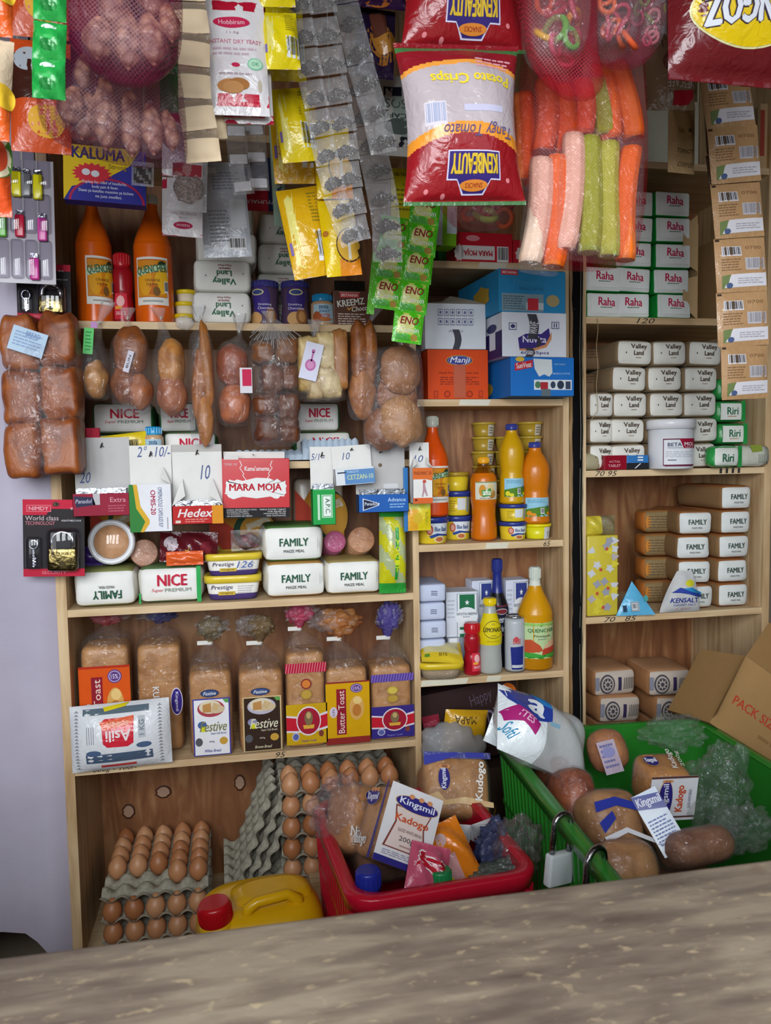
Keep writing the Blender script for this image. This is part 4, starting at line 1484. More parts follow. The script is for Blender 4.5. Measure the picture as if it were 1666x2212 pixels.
def afia(b, rf, H, R):
    f = Face(b, R * 1.95, H * .215, cyl(rf), z0=H * .505, n=8)
    f.R(0, 0, 1, 1, '#cfcdbb', 1).R(0, 0, 1, .06, '#7d8a5a', 2).E(.3, .5, .14, .34, '#c98a2c', 2).E(.62, .4, .16, .3, '#d9c08a', 2).E(.7, .7, .16, .24, '#b07c3a', 2).G([(.25, .5), (.62, .36), (.64, .78), (.3, .86)], '#3f8a3c', 3)
    f.T('afia', .3, .42, .62, .76, '#e8ead8', b=.05, k=4).T('MIXED FRUIT', .2, .9, .7, .97, '#6a3a2c', k=3)


q = SZ(1027, 972, 1082, 1165, .02)
bottle('juice_bottle', 'orange juice bottle with yellow cap standing on the shelf alone', q[0], .05, M2, q[3] * .93, q[2] / 2, [(0, .72), (.025, .95), (.08, 1), (.2, .97), (.3, .9), (.42, .93), (.5, 1), (.74, 1), (.84, .72), (.9, .48), (.94, .45)], '#c8690f:g', '#e0a016:g', .0145, .012, afia,
       body_mf=lambda z, a: 'glass:#f2d9b0' if z > q[3] * .93 * .82 else '#c8690f:g')


def minute(col2):
    def go(b, rf, H, R):
        f = Face(b, R * 1.95, H * .235, cyl(rf), z0=H * .095, n=8)
        f.R(0, 0, 1, 1, '#8fc0d6', 1).G([(0, .62), (.5, .5), (1, .45), (1, 1), (0, 1)], '#4f7c1f', 2).E(.16, .82, .1, .13, col2, 3).E(.32, .9, .1, .09, col2, 3).E(.9, .85, .08, .1, col2, 3).bars(.56, .55, .72, .85, k=3)
        f.lines(.1, .08, .8, .28, 3, '#5d92ac', 2).T('Q', .8, .4, .92, .58, '#2a5a8a', k=4)
    return go


MINI = [(0, .88), (.03, 1), (.1, .96), (.32, .94), (.4, .88), (.5, .95), (.62, 1), (.72, .95), (.82, .72), (.9, .46), (.95, .42)]
q = SZ(1087, 1088, 1147, 1165, .02)
t1 = yellow_tub(q[0], .048, M2, .032, .042, 'yellow spread tub with blue lid, lower of two under the yellow juice bottle')
yellow_tub(q[0] + .001, .048, M2 + .043, .032, .04, 'yellow spread tub with white sticker, upper of two under the yellow juice bottle', 'back')
q2 = SZ(1085, 907, 1138, 1086, .02)
bottle('juice_bottle', 'tall yellow juice bottle with blue cap standing on two spread tubs', q2[0] + .004, .048, M2 + .0835, q2[3] * .95, q2[2] / 2, MINI, '#c9980f:g', '#2c3688:g', .0135, .0125, minute('#d6cc2c'))
q = SZ(1145, 1130, 1205, 1163, .02)
tub_round('spread_tub', 'all yellow spread tub with yellow lid under the orange juice bottle by the post', q[0] - .004, .05, M2, .031, .035, '#d6cf1f:g', '#e3d416:g', lambda f: f.R(.6, .05, .95, 1, '#c9cccb', 1).T('Y', .74, .4, .82, .8, '#44484c'), lidh=.006)
q2 = SZ(1140, 948, 1203, 1131, .02)
bottle('juice_bottle', 'orange juice bottle with blue cap on the all yellow tub by the post', q2[0] - .006, .05, M2 + .0355, q2[3] * .95, q2[2] / 2 * .97, MINI, '#c8720f:g', '#2c3688:g', .0135, .0125, minute('#d98a1c'), rot=-.1)
for (px, n, zz, r_) in ((1050, 8, .0, .028), (1150, 8, .0, .03), (1100, 7, .0, .028)):
    c = P(px, 1000, .11)
    for k in range(n):
        if k < 2:
            continue
        tub_round('honey_tub', 'small gold tub, %s up in the %s' % (ORD[k], {1050: 'stack behind the yellow capped bottle', 1150: 'stack behind the orange bottle', 1100: 'stack between the other gold stacks'}[px]),
                  c.x + .0015 * math.sin(k * 2.1), .128, M2 + .0345 * k, r_, .034, '#a88a2c:g', '#b89c3a:g', (lambda f: f.R(.55, .05, .9, .95, '#bdb6a4', 1).lines(.6, .2, .85, .8, 3, '#6a6458', 2)), lidh=.005, taper=.82, group='gold tubs at the back')
    b = MB(); b.box(c.x - .022, c.x + .022, .11, .15, M2, M2 + .0685, '#8d7a3a')
    TH('tub_carton', 'low brown carton at the back under the %s of gold tubs' % {1050: 'first stack', 1150: 'last stack', 1100: 'middle stack'}[px], 'box', b)

# ---- third shelf of the middle unit
for k in range(4):
    y1 = (1415, 1388, 1345, 1303)[k]
    c = P(941, 1400, .0)
    b = MB()
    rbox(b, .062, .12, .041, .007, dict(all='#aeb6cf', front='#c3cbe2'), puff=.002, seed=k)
    f = Face(b, .062, .041, flat(-.0625))
    for i in range(3):
        f.G([(.42, .38 + .1 * i), (.5, .36 + .1 * i), (.66, .39 + .1 * i), (.66, .43 + .1 * i), (.5, .4 + .1 * i), (.42, .42 + .1 * i)], '#4a4f68')
    TH('tissue_packet', 'white wrapped packet, %s up in the stack beside the divider' % ORD[k], 'packet', b, (c.x + .002 * (k % 2), .085, M3 + .0445 + .0425 * k), .0, 'white packets stacked by the divider')
b = MB()
rbox(b, .06, .08, .044, .002, '#a9b0c4', mid=1)
TH('tissue_packet', 'lowest white packet hidden behind the yellow margarine tub', 'packet', b, (P(941, 1400, 0).x, .1, M3))


def neema(col_):
    def go(f):
        f.R(.34, .04, .98, 1, '#7d8a94', 1).R(.36, .05, .96, 1, '#dde1e6', 2).R(.42, .06, .9, .4, col_, 3).star(.66, .24, .08, .065, '#dfe3e6', k=4).E(.64, .55, .36, .21, '#dde1e6', 4)
        f.T('NYOTA NEEMA', .33, .46, .97, .52, '#2f3a48', b=.03, k=5).T('MAZIWA', .52, .54, .74, .57, '#55606a', k=5).E(.64, .67, .06, .035, '#8a949c', 5).E(.64, .665, .045, .026, '#dde1e6', 6)
        f.R(.42, .78, .9, .84, col_, 3).R(.42, .93, .9, 1, col_, 3).T('50', .6, .86, .72, .91, '#2f3a48', k=4).lines(.04, .15, .3, .6, 5, '#b4bac4', 1)
    return go


q = SZ(972, 1240, 1043, 1420, .03)
b = MB(); b.box(-.036, .036, 0, .09, 0, .078, '#b9bfc8')
f = Face(b, .072, .078, flat(0), n=1)
f.R(.05, 0, .3, 1, '#e6e8ec').R(.36, 0, .62, 1, '#8a929c').R(.68, 0, .9, 1, '#d5d8dd').R(.3, .76, .95, 1, '#d3b21c', 2)
TH('tissue_box', 'silver and white carton standing under the green starred box', 'box', b, (q[0], .055, M3))
q = SZ(975, 1243, 1043, 1342, .03)
carton('tea_box', 'white box with green star panel, raised behind the red sauce bottle', q[0], .095, M3 + .079, q[2], .07, q[3] * 1.0, '#d3d8e2', neema('#1f6a44'), cat_='box', rot=-.08)
for k, (x0, x1, y0, y1, zz) in enumerate(((1030, 1075, 1222, 1330, .078), (1098, 1146, 1222, 1330, .078), (1085, 1140, 1330, 1430, 0))):
    q = SZ(x0, y0, x1, y1, .07)
    carton('tea_box', ('white box with blue star panel, between the green starred box and dark bottle', 'white box with blue star panel behind the slim silver can', 'white box with dark blue stripes, lowest behind the lemonade')[k], q[0], .13 - .02 * k, M3 + zz, q[2] * 1.05, .05, q[3] * 1.04 if zz else .0775, '#cfd4e6', neema('#333f86'), cat_='box', rot=.05)
carton('tea_box', 'white box standing behind the dark energy drink bottle', P(1050, 1300, .1).x + .0, .135, M3, .055, .04, .0775, '#c3c8dc', neema('#333f86'), cat_='box')
q = SZ(972, 1215, 1030, 1330, .1)
b = MB(); rbox(b, .085, .04, .05, .01, '#6f7484:g', puff=.003)
TH('tissue_packet', 'dim grey wrapped packet at the back above the white stack', 'packet', b, (P(965, 1250, .12).x, .135, M3 + .13))
b = MB(); b.box(-.03, .03, -.02, .02, 0, .1285, '#8a8f9c')
TH('tissue_carton', 'plain grey carton at the back behind the stack of white packets', 'box', b, (P(948, 1300, .13).x, .135, M3 + .0008))


def energy(b, rf, H, R):
    f = Face(b, R * 1.95, H * .3, cyl(rf), z0=H * .32, n=8)
    f.R(0, 0, 1, 1, '#1c2436', 1).R(0, 0, 1, .04, '#7d2a34', 2).R(0, .96, 1, 1, '#7d2a34', 2).E(.55, .2, .3, .1, '#c3b9bd', 2).E(.55, .2, .26, .075, '#7d2a34', 3)
    f.T('Energy', .12, .34, .92, .64, '#d5d9e2', b=.04, k=3).T('Drink', .28, .66, .8, .86, '#d5d9e2', b=.03, k=3)


q = SZ(1055, 1185, 1105, 1440, .07)
bottle('drink_bottle', 'tall dark energy drink bottle with blue neck foil', q[0], .085, M3, q[3] * .84, .027, [(0, .92), (.02, 1), (.5, 1), (.6, .96), (.68, .74), (.76, .5), (.86, .42), (.93, .4), (.95, .46)], '#15161c:g', '#26307c', .03, .0115, energy,
       body_mf=lambda z, a: '#26307c:g' if z > q[3] * .84 * .74 else '#15161c:g')
q = SZ(1010, 1318, 1046, 1466, -.0)
bottle('sauce_bottle', 'red sauce bottle with red cap at the front of the third middle shelf', q[0], .026, M3, .142 * .82, .0195, RED, '#a01422:g', '#bf1a26:g', .024, .0165, red_label, rot=.35)


def lemonade(b, rf, H, R):
    f = Face(b, R * 1.97, H * .44, cyl(rf), z0=H * .42, n=10)
    f.R(-.3, 0, 1.3, 1, '#d9c510', 1).E(.5, .5, .46, .28, '#4a4420', 2).E(.5, .5, .43, .26, '#d9c510', 3).T('LEMONADE', .04, .43, .96, .57, '#2c2818', b=.05, k=4).T('EST', .45, .3, .58, .35, '#5a5420', k=4).T('LIDL', .38, .66, .64, .71, '#5a5420', k=4).lines(.2, .84, .8, .9, 1, '#a8980c', 2)


q = SZ(1043, 1295, 1092, 1462, .0)
bottle('drink_bottle', 'lemonade bottle with yellow cap and yellow label', q[0], .027, M3, q[3] * .91, q[2] / 2 * 1.02, [(0, .75), (.02, .95), (.08, 1), (.2, .97), (.35, .93), (.45, .97), (.55, .98), (.7, .85), (.82, .62), (.93, .5), (.97, .48)], '#a9aca6:g', '#e0c312:g', .0165, .0135, lemonade)


def redb(b, rf, H, R):
    f = Face(b, R * 1.95, H * .84, cyl(rf), z0=H * .05, n=8)
    f.G([(0, .52), (.7, .5), (.66, 1), (.06, 1)], '#26307c:g', 1).R(.08, .9, .66, .96, '#c3c6cc', 2).E(.3, .35, .12, .06, '#c3484c', 2).T('Bull', .14, .33, .5, .45, '#c3484c', b=.03, k=3)


q = SZ(1097, 1327, 1141, 1450, .01)
b = MB()
H, R = q[3] * .97, q[2] / 2 * .95
secs, rf = prof([(0, R * .78), (H * .03, R * .95), (H * .06, R), (H * .88, R), (H * .95, R * .85), (H * .97, R * .84)], 2)
loft(b, secs, '#b4b8be:g', n=28)
lb = MB(); redb(lb, rf, H, R)
lid = MB(); loft(lid, [(H * .96, R * .86, R * .86), (H, R * .87, R * .87), (H, R * .8, R * .8), (H * .985, R * .78, R * .78)], '#c6c8cc:m', n=28); lid.box(-.004, .004, -.012, .0, H * .985, H * .995, '#c6c8cc:m')
TH('drink_can', 'slim silver and blue energy drink can beside the yellow squash bottle', 'can', [('body', b), ('label', lb), ('lid', lid)], (q[0], .03, M3), .2)


def pine(b, rf, H, R):
    f = Face(b, R * 1.97, H * .37, cyl(rf), z0=H * .13, n=10)
    f.R(-.3, 0, 1.3, 1, '#b9cf9a', 1).G([(-.3, 0), (1.3, 0), (1.3, .1), (-.3, .1)], '#8fbf5a', 2).T('QUENCHER', .1, .16, .95, .28, '#2f6a3c', b=.04, k=3).T('Pineapple', .28, .33, .8, .41, '#33403c', b=.02, k=3).R(.4, .44, .66, .47, '#8a9a80', 2)
    f.G([(-.1, .5), (.2, .46), (.45, .62), (.56, .8), (-.1, .86)], '#c0502c', 2).G([(.56, .66), (.8, .5), (1.1, .44), (1.1, .8), (.6, .84)], '#d9b08c', 2).G([(.55, .72), (1.0, .66), (1.05, .86), (.5, .9)], '#b9402c', 3)
    f.G([(-.3, .82), (.3, .84), (.6, .92), (1.3, .8), (1.3, 1), (-.3, 1)], '#3fa03a', 4)


q = SZ(1134, 1222, 1208, 1450, .0)
bottle('squash_bottle', 'yellow pineapple squash bottle with printed white neck, by the post', q[0], .042, M3, q[3] * .92, q[2] / 2 * .98, [(0, .86), (.02, .97), (.06, 1), (.52, 1), (.6, .97), (.7, .76), (.8, .48), (.88, .33), (.92, .32)], '#cf920f:g', '#c9cfc3', .031, .0125, pine,
       body_mf=lambda z, a: '#d5d9cf' if z > q[3] * .92 * .855 else ('#b5770c:g' if z < q[3] * .12 else '#cf920f:g'))
# margarine tub with a packet on top
q = SZ(908, 1425, 1010, 1472, -.01)
b = MB()
w, d, h = q[2] * .95, .1, .04
rr = lambda z_, s: (z_, w / 2 * s, d / 2 * s)
loft(b, [rr(0, .74), rr(.003, .8), rr(h * .7, .95)], 'film:#d9c9ae:40', n=36, p=4)
l = MB()
loft(l, [rr(h * .65, .96), rr(h * .65, 1.04), rr(h * .95, 1.04), rr(h, .98), rr(h, .88)], '#d9bc2c:g', n=36, p=4)
i = MB(); loft(i, [rr(.004, .78), rr(h * .6, .9)], '#b39a80', n=36, p=4)
TH('margarine_tub', 'clear margarine tub with yellow lid at the front beside the divider', 'tub', [('body', b), ('lid', l), ('filling', i)], (q[0], .03, M3), -.12)
b = MB()
mpp = pillow(b, .095, .075, .02, lambda u, v: '#d9bc2c:w' if v < .35 or abs(u) > .8 else '#cfc48a:w', crimp=.004, seed=5, wrin=.3)
Face(b, .095, .075, mpp, n=3).T('BITE', .42, .68, .62, .8, '#6a5418', b=.03).R(.08, .72, .2, .84, '#5a8a2c')
TH('snack_packet', 'flat yellow snack packet lying on the clear margarine tub', 'packet', b, (q[0] - .004, -.018, M3 + .042), (-1.15, .08, -.12))
# below the shelves: big dark carton, yellow bag, grey sack
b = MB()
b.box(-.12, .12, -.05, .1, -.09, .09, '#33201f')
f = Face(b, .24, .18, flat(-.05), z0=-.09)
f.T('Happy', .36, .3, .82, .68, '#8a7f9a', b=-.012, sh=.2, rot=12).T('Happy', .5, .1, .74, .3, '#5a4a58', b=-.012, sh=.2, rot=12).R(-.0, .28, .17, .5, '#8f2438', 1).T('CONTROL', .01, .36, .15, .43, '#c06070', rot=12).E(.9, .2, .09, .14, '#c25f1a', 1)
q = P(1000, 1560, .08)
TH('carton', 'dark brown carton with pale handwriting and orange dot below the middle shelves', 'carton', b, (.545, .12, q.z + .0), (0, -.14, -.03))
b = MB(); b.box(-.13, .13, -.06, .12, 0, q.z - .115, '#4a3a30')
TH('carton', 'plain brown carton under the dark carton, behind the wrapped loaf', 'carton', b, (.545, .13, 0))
b = MB()
mpp = pillow(b, .1, .1, .05, '#c9991c:w', seed=6, wrin=.6)
Face(b, .1, .1, mpp, n=4).T('MAPA', .2, .1, .7, .26, '#4a3a1c', rot=180)
q = P(998, 1622, .0)
TH('bag', 'crumpled yellow bag between the dark carton and green crate', 'bag', b, (q.x, .0, q.z), (.1, .1, 0))
b = MB()
ball(b, (0, 0, .05), .075, .04, .06, 'film:#c9c9cc:55', n=26, k=16, dis=lambda v: .1 * math.sin(6 * v.x + 3) * math.cos(5 * v.z) + .05 * math.sin(15 * v.x))
q = P(945, 1665, -.02)
TH('bag', 'pale grey plastic bag behind the wrapped loaf by the divider', 'bag', b, (q.x + .035, -.015, q.z))

# ================================================================ right unit
def raha(f):
    f.R(.1, .08, .95, .84, '#e9ece9', 1).T('Raha', .3, .2, .78, .54, '#c01f50', b=.05, k=2, rot=-3).lines(.36, .56, .72, .64, 1, '#5a7a66', 2)


RW = SZ(1415, 633, 1497, 683, 0)
b = sack(RW[2] * .915, .13, .056, '#1f9a3f:w', '#dfe5e0', '#1f9a3f:w', raha, seed=2, puff=.0025, r=.006)
RAHA = b.make('soap_packet')
first = None
for (x, y1, c, r_) in ((1288, 683, 0, 0), (1288, 632, 0, 1), (1368, 683, 1, 0), (1366, 636, 1, 1), (1372, 582, 1, 2), (1374, 522, 1, 3), (1374, 464, 1, 4), (1456, 683, 2, 0), (1454, 630, 2, 1), (1458, 573, 2, 2), (1456, 518, 2, 3), (1454, 458, 2, 4)):
    zz = R1 + .0578 * r_ + (0, .0, .002)[c] * (r_ > 2)
    lab = 'green and white packet with pink print, %s from the post, %s row up' % (ORD[c], ORD[r_])
    rot = (random.Random(c * 7 + r_).uniform(-.01, .01), (.02, .03, -.012)[c] * (r_ % 2), random.Random(r_ + c).uniform(-.05, .05))
    TH('soap_packet', lab, 'packet', RAHA, (max(P(x, y1, .0).x + .003, .847), .073, zz), rot, 'green and white packets stacked right of the post')
# open empty carton beside them
q = SZ(1500, 440, 1570, 690, .0)
b = MB()
b.box(-.045, -.043, -.11, .1, 0, .22, '#b5946a'); b.box(.08, .082, -.11, .1, 0, .22, '#a8865c'); b.box(-.045, .082, -.11, .1, 0, .002, '#a8865c'); b.box(-.045, .082, .098, .1, 0, .22, '#9d7a52')
fl = MB()
fl.face([fl.vert(p) for p in ((-.045, -.11, .11), (-.045, -.11, .24), (-.085, -.115, .21), (-.085, -.115, .13))], '#c2a276')
fl2 = MB()
fl2.face([fl2.vert(p) for p in ((-.045, -.11, .0), (-.045, -.11, .1), (-.083, -.114, .09), (-.085, -.114, .03))], '#c2a276')
TH('carton', 'open brown carton behind the long strip of brown sachets', 'carton', [('box', b), ('flap', fl), ('flap', fl2)], (P(1548, 690, 0).x, .12, R1), .0)
# twine loops over the packets
b = MB()
tube(b, [(P(1290, 700, -.005).x + .002 * math.sin(k), -.006, 1.655 - .014 * k) for k in range(16)] + [(P(1275, 850, -.01).x, -.008, 1.42)], .0007, '#b09a72')
TH('twine', 'loose length of pale twine dangling over the flour packets by the post', 'twine', b)


def vland(f):
    f.T('Valley', .34, .16, .8, .4, '#4a3a2a', b=.04, k=2).T('Land', .42, .42, .7, .6, '#4a3a2a', b=.05, k=2).R(.48, .68, .64, .71, '#a89a88', 1).R(.2, .48, .225, .54, '#38342f', 1)


def fam2(f):
    f.T('FAMILY', .26, .34, .8, .56, '#3a4a40', b=.05).T('MAIZE MEAL', .36, .66, .68, .73, '#6a6e68').R(.92, .35, .925, .65, '#8a8a86')


def sackmesh(w, h, front, side, top, draw, name, seed, d=.2):
    return sack(w, d, h, top, front, side, draw, seed=seed, puff=.0045, r=.014).make(name)


VW = SZ(1328, 850, 1404, 900, 0)[2]
VL = [sackmesh(VW, .0585, '#dedbd2', '#8a7458', '#a09078', vland, 'flour_packet', k) for k in range(3)]
VL0 = sackmesh(.064, .0585, '#dedbd2', '#8a7458', '#a09078', vland, 'flour_packet', 7)
rows = [[(1287, .0), (1360, 0), (1442, 0), (1515, 0)], [(1287, 0), (1357, 0), (1440, 0), (1518, 0)], [(1287, 0), (1363, 0), (1442, 0), (1515, 0)], [(1360, 1), (1438, 0), (1516, 0)], [(1372, 1), (1448, 0), (1524, 0)]]
for r_, rw in enumerate(rows):
    for i, (px, hid) in enumerate(rw):
        TH('flour_packet', 'white flour packet with dark print, %s from the post in %s' % (ORD[i + (r_ > 2)], ('the lowest row', 'the second row up', 'the third row up', 'the fourth row up', 'the topmost row')[r_]), 'flour packet', VL0 if px < 1300 else VL[(r_ + i) % 3],
           (.8435 if px < 1300 else P(px, 900, .0).x + .004, .108, R2 + .001 + .0602 * r_), (0, random.Random(r_ * 5 + i).uniform(-.03, .03), 0), 'white flour packets of the second right shelf')
SIDE = sackmesh(.1, .05, '#7d6248', '#7d6248', '#8a7458', lambda f: f.lines(.1, .1, .8, .5, 3, '#5a442f'), 'flour_packet', 9, d=.12)
for r_ in (3, 4):
    TH('flour_packet', 'brown sided flour packet lying crosswise at the post end, %s row up' % ORD[r_], 'flour packet', SIDE, (P(1300, 800, .08).x - .0, .16, R2 + .002 + .0602 * r_), 0, 'white flour packets of the second right shelf')


def riri(f):
    f.R(.1, .12, .8, .9, '#e2e4dc', 1).T('Riri', .3, .3, .68, .66, '#2f6a4c', b=.05, k=2).R(.32, .72, .62, .76, '#b9906a', 2).G([(.8, .0), (.95, 0), (.95, 1), (.8, 1)], '#2f9a4a:w', 2)


RI = sackmesh(.078, .05, '#2f8f45:w', '#2f8f45:w', '#2f8f45:w', riri, 'flour_packet', 4)
for k, (px, r_, why) in enumerate(((1588, 1, 'second row up beside the white stacks'), (1587, 2, 'third row up beside the white stacks'), (1588, 3, 'topmost, behind the brown sachets'), (1620, 0, 'lowest, behind the gold printed packet'))):
    TH('flour_packet', 'green and white flour packet with green print, ' + why, 'flour packet', RI, (min(P(px, 930, 0).x + .005 * (r_ == 1), 1.2145), .112, R2 + .002 + .0535 * r_), 0, 'green flour packets at the right upright')
q = SZ(1530, 958, 1592, 1003, -.02)
TH('flour_packet', 'green and white packet lying turned in front of the white stacks', 'flour packet', sackmesh(q[2], q[3], '#e2e4dc', '#2f9a4a:w', '#2f9a4a:w', lambda f: (f.T('Riri', .25, .36, .66, .74, '#2f6a4c', b=.05), f.R(.84, 0, 1, 1, '#2f9a4a:w')), 'flour_packet', 3, d=.04), (q[0], -.018, R2 + .0015), .1)
b = MB(); b.xf = Matrix.Rotation(PI / 2, 4, 'Y')
loft(b, [(-.04, .022, .021), (-.036, .0245, .024), (-.015, .025, .025), (.02, .026, .025), (.04, .024, .023)], '#c9cabb:w', n=24, p=3, wr=.02)
b.xf = None
f = Face(b, .08, .05, cyl(.0265) if False else (lambda u, v, o: (u, -.0255 - o, v - .024)))
f.G([(.3, .0), (.7, .0), (.75, .3), (.4, .35)], '#8a9a3c', 2)
for k in range(4):
    f.R(.62 + .06 * k, .45, .64 + .06 * k, .85, '#8a8f86', 2)
c = P(1622, 975, -.01)
TH('flour_packet', 'white packet with yellow green picture lying sideways by the upright', 'flour packet', b, (min(c.x, 1.22), .0, R2 + .0265), .05)
# white tub of tablets
q = SZ(1404, 903, 1498, 1011, -.01)


def beta(f):
    f.R(.08, .26, .9, .92, '#6a2a44', 1).R(.1, .29, .88, .89, '#dfe0e6', 2).G([(.42, .26), (.9, .26), (.9, .5), (.52, .5)], '#9a1838', 3)
    f.T('BETA', .18, .36, .47, .45, '#33405a', b=.05, k=4).T('MOL', .53, .35, .82, .44, '#e4dce0', b=.05, k=4).T('PARACETAMOL', .18, .47, .5, .5, '#6a7288', k=4).T('TABLETS B.P.', .54, .46, .82, .49, '#d9c4cc', k=4).lines(.14, .56, .8, .72, 4, '#b4b8c2', 3).R(.18, .77, .36, .79, '#33405a', 3).R(.12, .92, .8, .935, '#6a2a44', 3)


tub_round('tablet_tub', 'large white tablet tub with maroon and white label', q[0], .0 - .005, R2, q[2] / 2 * .96, q[3] * .98, '#dcdde2:g', '#e2e2e6:g', beta, lidh=.02, taper=.95)
# small packs at the front
q = SZ(1306, 973, 1357, 1010, -.01)
carton('medicine_box', 'small dark red box lying beside the white tablet tub', q[0], .01, R2, q[2], .03, q[3] * .85, '#8f1528:g', lambda f: f.T('ACTAL', .2, .36, .7, .5, '#d9a0a8').T('TABLET', .16, .62, .72, .8, '#d9a0a8'), cat_='box', rot=.08)
q = SZ(1358, 973, 1408, 1008, -.01)
carton('medicine_box', 'small blue and black box between the red box and tablet tub', q[0] - .002, .01, R2 + .001, q[2] * .9, .03, q[3] * .85, '#2a6fb0:g', lambda f: f.R(0, .55, 1, 1, '#1c1c22').R(.5, .1, .75, .2, '#dfe3e8').R(.5, .3, .75, .4, '#dfe3e8').G([(.35, .95), (.6, .6), (.66, .6), (.42, .95)], '#cfd3d8', 2), cat_='box', rot=-.1)
b = MB()
for k in range(1):
    rbox(b, .05, .05, .04, .012, '#a39a7c', puff=.003)
TH('soap_bar', 'dull beige wrapped bar by the post on the second right shelf', 'soap', b, (P(1278, 990, 0).x + .004, .03, R2))
# third shelf: maize meal seen end on
FM = [sackmesh(.083, .058, '#d9dbd8', '#8a6a48', '#a0683c', fam2, 'flour_packet', 30 + k, d=.2) for k in range(3)]
for r_, (xa, xb_) in enumerate(((1518, 1596), (1524, 1594), (1521, 1596), (1525, 1599), (1600, 1672))):
    zz = R3 + .0015 + .0598 * r_
    cols = [xa, xb_] if r_ < 4 else [xa] 
    for i, px in enumerate(cols):
        ang = -.16 if (i == 0 and 0 < r_ < 4) else 0
        TH('flour_packet', 'white maize meal packet, %s from the post side in the %s row up' % (ORD[i], ORD[r_]), 'flour packet', FM[(r_ + i) % 3], (min(P(px, 1150, 0).x, 1.2135) + (.006 if ang else 0), .115 + (.0 if not ang else .01), zz), (0, 0, ang), 'white maize meal packets of the third right shelf')
PK = sackmesh(.085, .056, '#8a7450', '#b0682c', '#9a6a3c', lambda f: f.lines(.1, .2, .9, .8, 5, '#6a5438').E(.1, .5, .08, .3, '#c07a2c'), 'flour_packet', 44, d=.07)
for r_ in range(4):
    TH('flour_packet', 'brown sided maize packet turned crosswise, %s up, beside the white end faces' % ORD[r_], 'flour packet', PK, (P(1447, 1150, .07).x, .14, R3 + .0015 + .0598 * r_), -.1, 'crosswise maize packets of the third right shelf')
# tall patterned packet by the post
q = SZ(1260, 1158, 1328, 1333, -.01)


def patt(f):
    rnd = random.Random(5)
    for k in range(26):
        x, y = rnd.random(), rnd.random()
        f.star(min(.88, max(.12, x)), min(.94, max(.06, y)), .16, .06, rnd.choice(('#9a9aa6', '#c9c9ce', '#b3a9a9', '#d5c53c', '#d5c53c')), n=3 + k % 3, inner=.6, k=1 + k * .12, a0=x * 6)
    for x, y in ((.62, .16), (.42, .42), (.66, .66), (.3, .72), (.5, .9)):
        f.E(x, y, .05, .022, '#c0543c', 5)


b = MB(); rbox(b, q[2] * .98, .035, q[3], .003, '#cbb83c:g', mid=2)
patt(Face(b, q[2] * .96, q[3] * .98, flat(-.0178), z0=.002))
g = MB()
pillow(g, q[2] * 1.0, .05, .03, 'film:#d8d4a0:22', wrin=.5, seed=3)
t = MB(); t.v = []
TH('sweet_packet', 'tall yellow and grey patterned sweet carton with clear top by the post', 'packet', [('box', b), ('clear_top', (lambda m: (setattr(m, 'xf', Matrix.Translation((0, 0, q[3]))), pillow(m, q[2] * .98, .045, .034, lambda u, v: '#c9b83c:w' if u < 0 else 'film:#d8d4b0:25', wrin=.5, seed=3), m)[2])(MB()))], (q[0] + .016, .02, R3 + .001), .0)
# blue pyramid milk pack
q = SZ(1332, 1245, 1413, 1316, -.01)
b = MB()
w, h = q[2], q[3]
A, B_, C_, D_ = (-w / 2, -.02, 0), (w / 2, -.03, .0), (.0, -.005, h), (.005, .035, 0)
apex = [(.0 + s * .008, .0, h) for s in (-1, 1)]


def tri(p0, p1, p2, m, bul):
    n = 7
    c = (Vector(p0) + Vector(p1) + Vector(p2)) / 3
    nr = (Vector(p1) - Vector(p0)).cross(Vector(p2) - Vector(p0)).normalized()
    ids = {}
    for i in range(n + 1):
        for j in range(n + 1 - i):
            a, e = i / n, j / n
            k = 1 - a - e
            p = Vector(p0) * k + Vector(p1) * a + Vector(p2) * e + nr * bul * (27 * a * e * k)
            ids[i, j] = b.vert(p)
    for i in range(n):
        for j in range(n - i):
            b.face((ids[i, j], ids[i + 1, j], ids[i, j + 1]), m, True)
            if i + j < n - 1:
                b.face((ids[i + 1, j], ids[i + 1, j + 1], ids[i, j + 1]), m, True)


tri(A, B_, C_, '#5fb0d8:w', .008); tri(B_, D_, C_, '#5fb0d8:w', .006); tri(D_, A, C_, '#5fb0d8:w', .006); tri(A, D_, B_, '#5fb0d8:w', 0)
f = Face(b, w, h, lambda u, v, o: (u, -.034 + v * .3 - o, v))
f.R(.36, .58, .58, .86, '#9aa6ae', 2).R(.38, .62, .52, .82, '#b9c3c8', 3).R(.14, .68, .24, .86, '#2a3f5a', 2).E(.78, .5, .06, .09, '#4a9a9a', 2).bars(.38, .63, .5, .8, k=4)
TH('milk_packet', 'light blue pyramid milk packet on the third right shelf', 'packet', b, (q[0], .012, R3 + .001), 0)
# salt bag
q = SZ(1432, 1228, 1516, 1317, -.015)
b = MB()
w, h = q[2], q[3]
mpp = pillow(b, w, h, .04, 'film:#f2f2f2:75', crimp=0, seed=11, wrin=.25, nu=16, nv=16)
for k, p in enumerate(b.v):
    x, y, z = p
    t = z / h
    b.v[k] = (x * (1 - .62 * t ** 1.5) + .012 * t, y * (1.2 - .6 * t), z)
f = Face(b, w, h, lambda u, v, o: (u * (1 - .62 * (v / h) ** 1.5) + .012 * v / h, (mpp(u, v, o)[1]) * (1.2 - .6 * v / h) - .001, v), n=6)
f.G([(.08, .5), (.3, .38), (.6, .42), (1.05, .56), (1.05, .66), (.6, .54), (.3, .5)], '#2a3f98', 2).G([(.4, .4), (.7, .38), (1.1, .54), (1.05, .58), (.6, .46)], '#2a8ac0', 3).E(.66, .28, .2, .08, '#d5d02c', 2)
